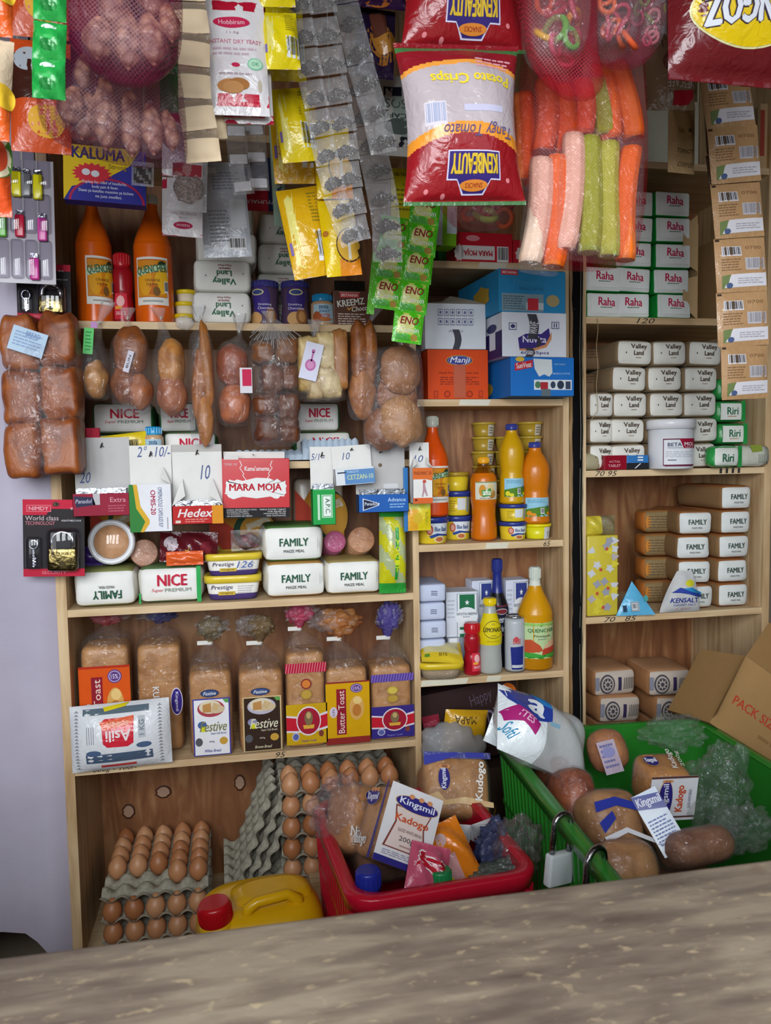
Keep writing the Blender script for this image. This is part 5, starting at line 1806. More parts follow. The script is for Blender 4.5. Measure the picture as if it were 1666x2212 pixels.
f.T('KENSALT', .12, .62, .86, .74, '#2c3a8c', b=.06, k=4).T('IODIZED SALT', .22, .77, .8, .82, '#4a5aa0', k=4).T('1 KG', .3, .86, .7, .92, '#c08a8a', sh=.3, k=4)
TH('salt_bag', 'clear white salt bag with blue wave beside the maize meal', 'bag', b, (q[0], -.004, R3 + .001), -.06)


# flour packs with wheel emblem below the shelf
def wheel(f):
    f.E(.28, .5, .17, .36, '#4a4650', 2).E(.28, .5, .14, .3, '#b9aca2', 3).E(.28, .5, .11, .23, '#4a4650', 4).star(.28, .5, .11, .22, '#b9aca2', n=8, inner=.5, k=5).E(.28, .5, .04, .08, '#4a4650', 6)
    f.R(.53, .26, .61, .76, '#3a3052', 2)
    for k in range(6):
        f.G([(.66 + .045 * k, .72), (.68 + .045 * k, .3 - .02 * (k % 2)), (.7 + .045 * k, .3), (.68 + .045 * k, .74)], '#6a625e', 2)
    f.R(.01, .24, .1, .72, '#8a8a98', 2)


BF = sack(.115, .14, .068, '#b98a64', '#c9bbae', '#a8764e', wheel, seed=5, puff=.006, r=.016).make('flour_packet')
zb = 0.66
for (px, k, y, why) in ((1340, 0, .16, 'lowest of the stack against the post'), (1338, 1, .16, 'second up against the post'), (1328, 2, .17, 'topmost against the post'), (1468, 0, .14, 'lowest of the stack behind the green crate'), (1466, 1, .14, 'second up behind the green crate'), (1452, 2, .13, 'topmost behind the green crate')):
    c = P(px, 1480, y - .07)
    zz = P(px, 1504, y - .07).z - .069 * 2 + .069 * k
    TH('flour_packet', 'orange and white flour packet with wheel emblem, ' + why, 'flour packet', BF, (c.x, y, zz), (0, .04 * (k % 2), .03 if px < 1400 else -.06), 'flour packets with wheel emblem')
zc = P(1400, 1504, .1).z - .069 * 2
b = MB(); b.box(.82, 1.255, .02, .29, 0, zc - .004, '#6a5038')
TH('carton', 'large brown carton below the right shelves carrying the wheel emblem flour', 'carton', b)
# pale green poster and board above the top shelf
b = MB(); b.box(-.05, .05, -.002, .002, 0, .17, '#bcd8d4')
f = Face(b, .1, .17, flat(-.002))
f.G([(0, 0), (.5, 0), (.3, .35), (0, .45)], '#1f8a50').T('Go', .1, .4, .4, .52, '#7aa0a0', sh=.4).T('10', .7, .9, .9, .98, '#1f8a50')
c = P(1650, 358, .1)
TH('poster', 'mint and green card standing on the top right shelf', 'card', b, (c.x, .1, R0 + .0005), 0)
b = MB(); b.box(-.03, .03, -.01, .0, 0, .15, '#c2a27a')
Face(b, .06, .15, flat(-.01)).R(.0, .1, .2, .8, '#a84a3c').T('NO', .3, .4, .8, .5, '#a84a3c', rot=90)
TH('carton', 'narrow tan carton at the very edge of the top right shelf', 'carton', b, (P(1672, 330, 0).x, .02, R0 + .0005))

# ================================================================ bread in tied bags along the second shelf front
def hang(px, pyk, x0, x1, yb, why, fill, Y=-.055, D=.085, neck=.3, tail=(10, -28), seed=1, name='bread_bag', ext=(), low=.8, film_='film::4', pn=.55):
    """tied clear bag: knot at (px, pyk), widest from x0 to x1, lowest at yb"""
    k = P(px, pyk, -.012)
    q = SZ(x0, pyk, x1, yb, Y)
    W, H = q[2] / 2, k.z - q[1]
    ox = q[0]
    kx = k.x - ox
    sh = lambda t: kx * t * t
    ky = -.012 - Y
    secs = [(0, W * low * .7, D / 2 * .55), (H * .03, W * low, D / 2 * .8), (H * .12, W * .97, D / 2), (H * (1 - neck) * .55, W, D / 2), (H * (1 - neck), W * pn * 1.6 if pn * 1.6 < 1 else W, D / 2 * .9, sh(.4), 0)]
    secs += [(H * (1 - neck * .5), W * pn * .75, D / 2 * .5, sh(.75), ky * .4), (H * .97, .006, .005, kx, ky), (H, .0045, .0045, kx, ky)]
    secs = [s_ + (0, 0)[: 5 - len(s_)] for s_ in secs]
    b = MB()
    loft(b, secs, film_, n=40, sub=3, wr=.035, wn=10, seed=seed, cap=(1, 0), p=2.3)
    t = MB()
    dx, dz = tail[0] * .001, -tail[1] * .001
    loft(t, [(H, .0045, .0045, kx, ky), (H + dz * .3, .007, .004, kx + dx * .3, ky - .002), (H + dz * .7, .012, .005, kx + dx * .7, ky - .006), (H + dz, .014, .004, kx + dx, ky - .008)], 'film::14', n=20, wr=.25, seed=seed, cap=(0, 0), sub=2)
    s = MB()
    tube(s, [(kx, ky - .006, H), (kx, ky + .004, H + .006), (kx, ky + .0125, max(H + .004, 1.6275 - q[1]))], .0016, '#cfcabd')
    parts = [('bag', b), ('bag_tail', t), ('string', s)]
    parts += fill(W, D / 2, H)
    parts += list(ext)
    return TH(name, why, 'bread', parts, (ox, Y, q[1]))


def bun(c, r, m='crust:#b9723c:#8a4822', p=2.0, seed=1, dis=None, rot=None):
    b = MB()
    rnd = random.Random(seed)
    f = [(rnd.uniform(2, 4), rnd.uniform(0, 6)) for _ in range(3)]
    b.xf = Matrix.Translation(c) @ (Matrix.Rotation(rot, 4, 'Y') if rot else Matrix())
    ball(b, (0, 0, 0), r[0], r[1], r[2], m, n=32, k=22, p=p, dis=dis or (lambda v: .03 * math.sin(f[0][0] * v.x * 2 + f[0][1]) + .03 * math.sin(f[1][0] * v.z * 2 + f[1][1]) + .12 * mnoise.noise(v * 1.7 + Vector((seed, 1, seed * .7)))))
    return ('bun', b)


def tag(x, z, w, h, D, col_, draw=None, rot=0, name='label'):
    b = MB()
    b.xf = Matrix.Translation((x, -D, z)) @ Matrix.Rotation(rot, 4, 'Y')
    b.box(-w / 2, w / 2, -.0005, .0005, -h / 2, h / 2, col_)
    if draw:
        draw(Face(b, w, h, flat(-.0006), z0=-h / 2))
    return (name, b)


# the six square buns in their own big bag, hung from the post of the unit
def six(W, D, H):
    out = []
    for r_ in range(3):
        for c_ in range(2):
            out.append(bun((W * (-.47 + .95 * c_), .004 * (r_ - c_), .05 + .1 * r_ + .006 * c_ - .004), (W * .49, D * .86, .051), 'crust:#9a5322:#6d3012', p=5.5, seed=r_ * 2 + c_))
    out.append(tag(-.012, H * .86, .062, .045, D * .93, '#b4cbe0', lambda f: f.lines(.1, .15, .9, .8, 5, '#8fa4c8').T('BREAD', .4, .1, .8, .3, '#7d94c0'), rot=.32))
    return out


hang(105, 714, 17, 188, 1024, 'clear bag of six square brown buns hanging beside the curtain', six, Y=-.085, D=.11, neck=.11, tail=(14, -18), seed=2, low=.97, pn=.62)
hang(213, 700, 178, 242, 864, 'narrow clear bag with one round bun and a green tag', lambda W, D, H: [bun((0, 0, .04), (W * .92, D * .8, .036), 'crust:#c08a4a:#a06a30', seed=4), tag(-.008, H * .72, .018, .05, D * .55, '#5fc06a', lambda f: f.lines(.2, .1, .8, .9, 6, '#2f8a4a'), rot=.1), tag(.002, H * .93, .012, .012, D * .3, '#b98ac0')],
     neck=.45, tail=(22, -42), seed=3)
hang(276, 690, 243, 333, 896, 'clear bag of round brown buns with a thin white tag', lambda W, D, H: [bun((.0, 0, .125), (W * .9, D * .85, .05), 'crust:#9a5a2c:#7a3f1c', seed=5), bun((-.012, .004, .06), (W * .72, D * .8, .04), 'crust:#8f4f28:#6d3618', seed=6), bun((.016, -.006, .045), (W * .62, D * .75, .036), 'crust:#a8643a:#87482a', seed=7), tag(.0, .1, .011, .042, D * 1.0, '#c9c6d2', lambda f: f.T('BUN', .3, .2, .7, .8, '#3a3340', rot=90), rot=.3)], neck=.28, tail=(2, -22), seed=4)
hang(348, 690, 335, 408, 900, 'clear bag of golden twisted buns, fourth from the curtain', lambda W, D, H: [bun((.004, 0, .105), (W * .82, D * .8, .05), 'crust:#bf8240:#9a5a28', seed=8), bun((.002, 0, .045), (W * .9, D * .8, .042), 'crust:#a8623a:#87442a', seed=9)], neck=.42, tail=(-4, -22), seed=5, pn=.6)
hang(432, 690, 412, 470, 962, 'tall narrow clear bag of long brown rolls', lambda W, D, H: [bun((.004, 0, .05), (W * .66, D * .6, .05), 'crust:#b9772c:#96561c', seed=10), bun((-.006, .002, .13), (W * .55, D * .55, .07), 'crust:#a8662c:#86481c', seed=11, rot=.08), bun((.01, -.004, .165), (W * .5, D * .5, .085), 'crust:#b57432:#91541f', seed=12, rot=-.06)], neck=.2, tail=(-2, -28), seed=6, D=.07)
hang(517, 718, 470, 546, 922, 'clear bag of two shiny red brown buns with a red label', lambda W, D, H: [bun((-.002, 0, .125), (W * .9, D * .85, .046), 'crust:#a04c1e:#7d3212', seed=13), bun((0, 0, .045), (W * .92, D * .85, .042), 'crust:#b5602c:#8f421c', seed=14), tag(.024, .09, .024, .05, D * .96, '#d3cfd6', lambda f: f.R(.2, .06, .95, .72, '#c01f4c'))], neck=.2, tail=(2, -38), seed=7)


def dark(W, D, H):
    o = []
    for k, (x, z, w, h) in enumerate(((-.022, .185, .022, .022), (.026, .19, .024, .026), (-.006, .13, .022, .03), (.03, .135, .02, .024), (-.02, .08, .026, .022), (.026, .075, .024, .026), (-.018, .03, .024, .026), (.026, .028, .023, .024))):
        o.append(bun((x, (-.006, .004)[k % 2], z + .006), (w * 1.06, D * .8, h * 1.1), 'crust:#6d3a1c:#4a2412' if k > 1 else 'crust:#8a5a38:#6a3f24', p=3, seed=k + 20))
    return o


def fan(W, D, H, k):
    b = MB()
    for i in range(26):
        a = -.95 + 1.9 * i / 25
        rr = .055 + .012 * math.sin(i * 2.3)
        x0, z0, x1, z1 = .004 * math.sin(a), H * .985, rr * math.sin(a), H * .985 - rr * math.cos(a)
        p = Vector((x1 - x0, 0, z1 - z0)).normalized()
        n = Vector((p.z, 0, -p.x)) * .0011
        ids = [b.vert(q) for q in ((x0, -.028, z0), (x1 - n.x, -D * .98, z1 - n.z), (x1, -D * 1.06, z1), (x1 + n.x, -D * .98, z1 + n.z))]
        b.face((ids[0], ids[1], ids[2]), 'film::85')
        b.face((ids[0], ids[2], ids[3]), 'film::60')
    return ('gathered_top', b)


hang(585, 696, 542, 652, 966, 'big clear bag of dark brown bread chunks with a silvery gathered top', lambda W, D, H: dark(W, D, H) + [fan(W, D, H, 0)], neck=.2, tail=(-6, -22), seed=8, pn=.6)


def cake(W, D, H):
    o = []
    for k, (x, z, w, h, m) in enumerate(((-.028, .075, .02, .055, 'crust:#c9b07c:#a8884f'), (.006, .1, .017, .04, 'crust:#cfb987:#b0935c'), (.012, .04, .024, .034, 'crust:#d3bd8a:#8a6a3c'), (.036, .085, .014, .06, 'crust:#a8703c:#85522a'), (-.016, .03, .014, .026, 'crust:#c9b07c:#a08050'))):
        o.append(bun((x, 0, z), (w * 1.15, D * .85, h * 1.05), m, p=5, seed=k + 40, dis=lambda v: .06 * math.sin(7 * v.x + 5 * v.z) * math.sin(6 * v.z)))
    o.append(tag(-.026, .078, .036, .075, D * 1.02, '#cfcfe0', lambda f: f.E(.5, .6, .3, .16, '#b56aa0').E(.5, .6, .2, .1, '#c98ab4', 2).G([(.44, .24), (.56, .24), (.54, .5), (.46, .5)], '#b56aa0').E(.5, .22, .1, .05, '#b56aa0'), rot=.25))
    return o


hang(681, 735, 646, 748, 868, 'clear bag of pale yellow cake slices with a white and pink label', cake, neck=.14, tail=(-1, -42), seed=9, low=.98, pn=.62)
hang(798, 697, 752, 820, 908, 'clear bag of long golden rolls, second last before the divider', lambda W, D, H: [bun((-.002, 0, .06), (W * .82, D * .7, .055), 'crust:#b06f34:#8a4a20', seed=50), bun((-.008, 0, .14), (W * .62, D * .65, .07), 'crust:#9c5c2c:#7a401c', seed=51), bun((.016, .0, .14), (W * .5, D * .6, .068), 'crust:#a8662f:#84471c', seed=52)], neck=.38, tail=(30, -46), seed=10, D=.06, pn=.55)
hang(868, 745, 786, 917, 975, 'clear bag of large flat round buns last before the divider', lambda W, D, H: [bun((.014, -.006, .06), (W * .74, D * .62, .052), 'crust:#b07c4a:#8f5c30', seed=54), bun((.016, -.004, .168), (W * .66, D * .55, .05), 'crust:#a06a40:#83502c', seed=55), bun((-.022, .012, .045), (W * .6, D * .6, .044), 'crust:#8a5430:#6d3f22', seed=56), bun((.012, .02, .12), (W * .66, D * .5, .05), 'crust:#9a6038:#7a4626', seed=57)], neck=.12, tail=(-14, -14), seed=11, Y=-.085, pn=.5, low=.85)
c = P(400, 697, -.012)
b = MB(); ball(b, (0, 0, 0), .019, .009, .0145, 'film::25', n=22, k=14, dis=lambda v: .12 * math.sin(9 * v.x) * math.cos(7 * v.z))
TH('plastic_wad', 'small wad of clear plastic stuck to the upper left shelf edge', 'plastic', b, (c.x, -.011, c.z))


# ================================================================ opened cartons nailed along the second shelf edge
def hung_box(why, x0, x1, ytop, yfold, ybot, col_, draw=None, inside='#c9c9c9', backc='#dcdad6', D=.035, Y=-.03, price=None, flaps='', back_draw=None, pills=False, cat_='tablet box', tilt=0, shade=None):
    """back card and lid stand up from an open-topped tablet box"""
    q = SZ(x0, ytop, x1, ybot, Y)
    w, H = q[2], q[3]
    hb = H * (ybot - yfold) / (ybot - ytop)
    b = MB()
    t = .0008
    b.box(-w / 2, w / 2, -D, -D + t, 0, hb, col_)
    b.box(-w / 2, w / 2, -t, 0, 0, H, backc)
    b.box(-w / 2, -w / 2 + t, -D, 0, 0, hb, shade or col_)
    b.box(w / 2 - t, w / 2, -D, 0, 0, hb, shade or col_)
    b.box(-w / 2, w / 2, -D, 0, 0, t, col_)
    if draw:
        draw(Face(b, w, hb, flat(-D)))
    fb = Face(b, w, H - hb, flat(-t - .0002), z0=hb)
    if price:
        fb.T(price[0], price[1], price[2], price[3], price[4], '#4a5a8c', b=-.012, sh=.25, k=1)
    if back_draw:
        back_draw(fb)
    parts = [('box', b)]
    n = MB(); tube(n, [(.004, -t - .006, H * .88), (.0, -t, H * .9), (0, .03, H * .9)], .0009, '#3a3634'); tube(n, [(.002, -t - .0035, H * .93), (.0, -t - .006, H * .895), (-.0015, -t - .004, H * .87)], .0012, '#2f2b2a'); parts.append(('nail', n))
    for s_ in flaps:
        f = MB()
        sg = -1 if s_ == 'l' else 1
        ids = [f.vert(p) for p in ((sg * w / 2, -D, hb), (sg * w / 2, -.002, hb), (sg * w * .3, -.006, hb + hb * .0 + (H - hb) * .45), (sg * w * .24, -D * .8, hb + (H - hb) * .16))]
        f.face(ids, backc)
        parts.append(('flap', f))
    if pills:
        f = MB()
        for k in range(6):
            f.box(-w * .44, w * .44, -D * .9 + k * D * .14, -D * .86 + k * D * .14, .002, hb * 1.0 + .008 + .002 * (k % 2), '#8d9096:m')
        parts.append(('blister_packs', f))
    return TH('tablet_box', why, cat_, parts, (q[0], Y + D * 0, q[1]), (0, tilt, 0))


hung_box('opened grey white tablet box with dark red front, nearest the curtain', 166, 286, 945, 1064, 1112, '#8f1a34', lambda f: (f.G([(.02, .1), (.36, .16), (.4, .5), (.06, .6)], '#2c2c48', 1), f.T('Panadol', .05, .24, .34, .42, '#b9b4c8', sh=.2), f.R(.36, 0, .48, .5, '#b9b4b8', 1), f.T('Extra', .66, .18, .94, .4, '#cf8a98', b=.03), f.lines(.62, .5, .96, .85, 3, '#b0566a')), backc='#b9b7b6', pills=True, price=('20', .08, .62, .28, .82), Y=-.035)
hung_box('opened white tablet box with green and yellow corner', 286, 376, 962, 1045, 1146, '#dddde2', lambda f: (f.G([(0, 0), (.1, 0), (.16, .5), (.36, .78), (.24, 1), (0, 1)], '#2f7a34', 1), f.G([(.1, 0), (.19, 0), (.26, .46), (.46, .74), (.46, .82), (.32, 1), (.24, 1), (.36, .78), (.16, .5)], '#d3a52c', 2), f.T('OMIS-20', .5, .12, .62, .64, '#a8284c', rot=-90, b=.05), f.T('OMEPRAZOLE CAPSULES B.P', .68, .06, .78, .9, '#6a7090', rot=-90), f.R(.88, .7, .9, .95, '#8a8a90', 1)), flaps='r', price=('2\u00b0 -10/-', .18, .02, .98, .3), Y=-.045, D=.03)
hung_box('opened white tablet box with red and orange front strip', 376, 484, 960, 1090, 1129, '#b5201f', lambda f: (f.T('Hedex', .1, .16, .8, .62, '#dfd5d5', sh=.3, b=.05), f.R(.78, .0, 1, 1, '#d38a1c', 1), f.lines(.25, .68, .72, .92, 2, '#d98a80'), f.R(.06, .78, .16, .92, '#d9c9c0', 1)), flaps='lr', pills=True, price=('10', .56, .34, .76, .58), Y=-.04, back_draw=lambda f: f.R(0, 0, 1, .12, '#b5b2ae', 1))


def mara(f):
    f.R(0, .83, 1, 1, '#1c1a1c', 1)
    f.T('MARA MOJA', .1, .42, .88, .58, '#b5162a', b=.055, k=3)
    n = 44
    pts = []
    rnd = random.Random(3)
    for i in range(n):
        a = 2 * PI * i / n
        rx, ry = .45 * (1 - .0) * (1 + rnd.uniform(-.05, .06)), .155 * (1 + rnd.uniform(-.16, .2))
        pts.append((.5 + rx * sgnpow(math.cos(a), .4), .51 + ry * sgnpow(math.sin(a), .5)))
    c = f.mb.vert(f.pt(.5, .5, 1.5))
    ids = [f.mb.vert(f.pt(x, y, 1.5)) for x, y in pts]
    for i in range(n):
        f.mb.face((c, ids[i], ids[(i + 1) % n]), '#e2e0de')
    for s_ in (1, -1):
        x = .5 - .24 * s_
        L = [(x, .04), (x + .03 * s_, .12), (x + .0 * s_, .16), (x + .06 * s_, .26), (x + .04 * s_, .28), (x + .1 * s_, .38)]
        f.G([(a - .006, b) for a, b in L] + [(a + .006, b) for a, b in reversed(L)], '#e2d8d6', 1)
    f.T("Kama'umema", .33, .13, .7, .21, '#e8e0de', b=.03).T('TEMBE 100', .03, .08, .22, .12, '#d9a8ac')
    for k, (a, b) in enumerate((('DAWA YENYE NGUVU TATU', 'TRIPLE POWER TABLET'), ('KUONDOA MAUMIVU', 'FOR RELIEF OF'), ('YA KICHWA, HOMA,', 'HEADACHES, FEVER'), ('NA KUUMWA NA MENO.', 'AND TOOTHACHE.'))):
        y = .85 + .035 * k
        f.T(a, .06, y, .06 + .021 * len(a), y + .024, '#cfcccc', b=.02, k=2).T(b, .94 - .021 * len(b), y, .94, y + .024, '#cfcccc', b=.02, k=2)
    f.R(.03, -.05, .24, .02, '#d3cfcc', 1)


q = SZ(482, 990, 627, 1118, -.045)
b = MB(); rbox(b, q[2], .03, q[3], .0012, '#c0141f:g', mid=1)
mara(Face(b, q[2], q[3], flat(-.0152)))
k = MB(); k.box(-q[2] * .48, q[2] * .44, .0125, .0135, q[3] * .9, q[3] + .014, '#dcd9d4')
n = MB(); tube(n, [(-.005, -.004, q[3] + .007), (-.005, .0125, q[3] + .008), (-.005, .05, q[3] + .008)], .001, '#3a3634')
TH('tablet_box', 'red and black headache tablet box with large red lettering on white', 'tablet box', [('box', b), ('back_flap', k), ('nail', n)], (q[0], -.036, q[1]), (0, .015, 0))

hung_box('narrow green tablet box with price on its raised white lid', 673, 722, 965, 1055, 1131, '#1f9a46', lambda f: (f.R(.4, .16, .86, .8, '#d3e0d6', 1), f.R(.43, .18, .83, .78, '#1f9a46', 2), f.R(.46, .2, .8, .76, '#dfe6e0', 3), f.T('A.P.C.', .56, .26, .76, .7, '#2a5a3c', rot=-90, b=.03, k=4), f.R(.22, .15, .32, .86, '#b9d9c0', 1), f.lines(.1, .0, .9, .03, 1, '#9ad0a8')), pills=True, price=('5/1=', .04, .16, .66, .32), Y=-.04, D=.032)
for s_ in (-1, 1):
    pass
hung_box('small white and pale blue tablet box on a white card', 722, 806, 962, 1010, 1046, '#d5d8dc', lambda f: (f.R(.24, .1, 1, .95, '#5a86b8', 1), f.T('CETZAN-10', .3, .4, .96, .68, '#c3d3a0', b=.03), f.T('TABLETS', .3, .16, .6, .28, '#b9cfe4'), f.R(.06, .2, .28, .28, '#33405a', 2)), price=('10', .26, .3, .46, .62), Y=-.05, D=.03, tilt=-.06)
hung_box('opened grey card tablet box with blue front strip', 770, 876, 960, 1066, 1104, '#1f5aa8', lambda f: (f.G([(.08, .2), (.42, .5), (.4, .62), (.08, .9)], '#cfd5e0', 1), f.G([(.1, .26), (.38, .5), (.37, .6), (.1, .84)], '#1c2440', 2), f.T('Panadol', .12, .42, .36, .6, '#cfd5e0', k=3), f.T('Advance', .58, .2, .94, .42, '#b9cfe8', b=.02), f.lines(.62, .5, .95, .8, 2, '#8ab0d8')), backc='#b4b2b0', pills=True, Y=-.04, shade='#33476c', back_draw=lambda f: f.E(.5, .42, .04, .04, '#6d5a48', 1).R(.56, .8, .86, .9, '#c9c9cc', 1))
hung_box('small orange and white tablet box beside the orange squash bottle', 886, 928, 956, 1010, 1086, '#dfdcd8', lambda f: (f.R(0, 0, 1, .32, '#d36a2c', 1), f.G([(0, .24), (1, .36), (1, .32), (0, .2)], '#d36a2c', 2), f.R(0, .84, 1, 1, '#d3622c', 1), f.T('PNEUMAC 50', .06, .1, .94, .2, '#8a3a1c', b=.03), f.G([(.5, .4), (.6, .44), (.66, .6), (.74, .78), (.68, .8), (.58, .66), (.5, .82), (.44, .8), (.5, .62)], '#b08a94', 2), f.E(.58, .38, .09, .05, '#c0503c', 3), f.E(.15, .9, .08, .03, '#6a2a1c', 2)), price=('10', .2, .5, .7, .78), Y=-.055, D=.03, flaps='lr')
packet('sachet', 'yellow and lime flat sachet hanging under the small orange tablet box', 'sachet', 882, 1086, 931, 1146, -.05, .008, lambda u, v: '#c9c93c:w' if v > .78 else ('#d9c31f:w' if u > -.2 else '#e0a42c:w'), draw=lambda f: f.T('CEREMIL', .74, .3, .86, .8, '#8a8a1c', rot=90).E(.42, .55, .2, .2, '#cfae2c').T('ECO', .14, .03, .5, .18, '#d9d9a8'), wrin=.2, sub='sachet')
b = MB(); c = P(878, 1112, -.04)
q = SZ(874, 1010, 882, 1148, -.045)
b.box(-.005, .005, -.001, .001, 0, q[3], '#2a6fb0:g')
TH('tablet_box', 'thin blue strip hanging edge on beside the yellow sachet', 'strip', b, (q[0], -.045, q[1]))


# ================================================================ padlocks on printed cards
def lockcard(why, x0, y0, x1, y1, Y, tilt):
    q = SZ(x0, y0, x1, y1, Y)
    w, h = q[2], q[3]
    b = MB(); b.box(-w / 2, w / 2, 0, .0012, 0, h, '#2a2628')
    f = Face(b, w, h, flat(0))
    f.R(0, 0, 1, .12, '#c01f3c', 1).G([(0, .12), (.44, .12), (.38, .2), (0, .2)], '#c01f3c', 1).R(0, .9, 1, 1, '#b81c38', 1).R(.06, .07, .46, .16, '#d9707c', 2).R(.075, .08, .445, .15, '#c01f3c', 3).T('NIMDY', .1, .09, .42, .14, '#e6a8b0', b=.05, k=4)
    f.T('World class', .04, .21, .58, .27, '#b9a8ac', b=.03).T('TECHNOLOGY', .04, .28, .52, .33, '#b9707c', b=.03).T('ADJUSTABLE LOCK', .62, .26, .95, .29, '#c9c9cc', sh=.2).T('B6', .78, .1, .88, .13, '#e6c3c8', k=3).E(.54, .06, .055, .03, '#4a3a30', 4).T('SECURITY', .3, .93, .7, .97, '#d9808c')
    body = MB(); body.xf = Matrix.Translation((w * .16, -.012, h * .09))
    rbox(body, w * .46, .017, h * .29, .003, '#8a7a4a:m', mid=2)
    Face(body, w * .46, h * .29, flat(-.0086)).T('SECURITY', .14, .16, .86, .3, '#5a4c28', b=.03).E(.5, .7, .1, .13, '#5a4c28')
    sh = MB()
    r = w * .17
    tube(sh, [(w * .16 - r, -.012, h * .36)] + [(w * .16 - r * math.cos(a), -.012, h * .47 + r * .9 * math.sin(a)) for a in [PI * i / 12 for i in range(13)]] + [(w * .16 + r, -.012, h * .36)], .0048, '#b9b9bc:m', n=10)
    key = MB()
    cx = -w * .32
    tube(key, [(cx + .0075 * math.cos(a), -.006, h * .42 + .0085 * math.sin(a)) for a in [2 * PI * i / 16 for i in range(16)]], .0022, '#a9a9b0:m', n=8, closed=True)
    key.box(cx - .0018, cx + .0018, -.007, -.005, h * .13, h * .37, '#a9a9b0:m')
    for k in range(3):
        key.box(cx, cx + .0045, -.0068, -.0052, h * (.15 + .04 * k), h * (.17 + .04 * k), '#a9a9b0:m')
    bl = MB()
    bl.xf = Matrix.Translation((w * .16, -.0115, h * .07))
    rbox(bl, w * .54, .024, h * .57, .011, 'glass:#eeeef2', mid=2)
    bl.xf = Matrix.Translation((cx, -.006, h * .1))
    rbox(bl, w * .26, .014, h * .42, .006, 'glass:#eeeef2', mid=2)
    n = MB(); tube(n, [(w * .04, -.008, h * .945), (w * .04, -.0, h * .95), (w * .04, -Y - .004, h * .95)], .0011, '#8a7a5a:m')
    return TH('padlock_card', why, 'padlock', [('card', b), ('padlock_body', body), ('shackle', sh), ('key', key), ('blister', bl), ('nail', n)], (q[0], Y, q[1]), (0, tilt, 0))


lockcard('padlock with key on a red and black card, lower of the two', 51, 1079, 184, 1245, -.05, .035)
lockcard('padlock with key on a red and black card, upper one under the lighters', 38, 570, 155, 690, -.06, .02)

# card of lighters
q = SZ(-18, 345, 122, 612, -.13)
w, h = q[2], q[3]
b = MB(); b.box(-w / 2, w / 2, 0, .001, 0, h, '#a49ea8:g')
parts = [('card', b)]
s = MB(); s.box(-.002, .002, .0, .001, h, h + .6, '#b9b4ae'); parts.append(('string', s))
bl = MB()
for r_ in range(3):
    for c_ in range(4):
        bl.xf = Matrix.Translation((-w * .38 + w * .22 * c_ + .008, -.004, .008 + .082 * r_))
        rbox(bl, .021, .013, .07, .005, 'glass:#e6e4ea', mid=1)
parts.append(('blister', bl))
for (px, py0, py1, cc) in ((32, 368, 425, '#d9cf1c'), (53, 372, 425, '#7d7d80'), (78, 374, 430, '#d9cf1c'), (41, 462, 512, '#b81c3c'), (90, 468, 520, '#d04aa0'), (75, 555, 604, '#d03a9a'), (2, 462, 512, '#5fae3c')):
    p0 = P(px, py1, -.137)
    hh = P(px, py0, -.137).z - p0.z
    l = MB(); l.xf = Matrix.Translation((p0.x - q[0], -.0055, p0.z - q[1]))
    rbox(l, .0165, .009, hh * .97, .003, cc + ':g', mid=1)
    l.box(-.006, .006, -.003, .003, hh * .97, hh * .97 + .008, '#8d8d92:m')
    parts.append(('lighter', l))
TH('lighter_card', 'clear blister card of yellow, red and pink lighters by the curtain', 'lighters', parts, (q[0], -.13, q[1]), (0, .02, 0))


# ================================================================ strips, sachets and bags hung from above
def strip(why, pts, wpx, n, Y, d, m, draw=None, group=None, wrin=.3, name='sachet_strip', cat_='sachets', gap=.04, variants=1, h0=1.0, film_=None, content=None, rev=False, off=0):
    """sealed sachets joined edge to edge along a line of pixels, top to bottom"""
    W = [P(x, y, Y + off * k) for k, (x, y) in enumerate(pts)]
    L = [0]
    for a, b in zip(W, W[1:]):
        L.append(L[-1] + (b - a).length)
    at = lambda s_: Vector([float(np.interp(s_, L, [p[i] for p in W])) for i in range(3)])
    st = L[-1] / n
    base = W[-1]
    w = SZ(pts[0][0] - wpx / 2, pts[0][1], pts[0][0] + wpx / 2, pts[0][1] + 10, Y)[2]
    meshes = []
    for v in range(variants):
        b = MB()
        mpp = pillow(b, w, st * h0, d, m if not callable(m) or v == 0 else m, crimp=st * gap, nu=10, nv=14, wrin=wrin, seed=v + int(pts[0][0]))
        if draw:
            draw(Face(b, w, st * h0, mpp, n=3), v)
        meshes.append(b.make('sachet'))
    cm = content(w, st).make('contents') if content else None
    r = bpy.data.objects.new(name, None)
    col.objects.link(r)
    r.location = base
    for k in range(n):
        a, e = at(st * k), at(st * (k + 1))
        ang = math.atan2(a.x - e.x, a.z - e.z)
        o = OB('sachet', meshes[k % variants], r, e - base + Vector((0, .0007 * (k % 2), 0)), (random.Random(k).uniform(-.06, .02), ang, random.Random(k + 9).uniform(-.08, .08)))
        if cm:
            OB('contents', cm, o)
    s_ = MB(); s_.box(-.0006, .0006, .0, .001, 0, .7, '#8a8478'); OB('string', s_, r, W[0] - base)
    mark(r, why, cat_, group)
    return r


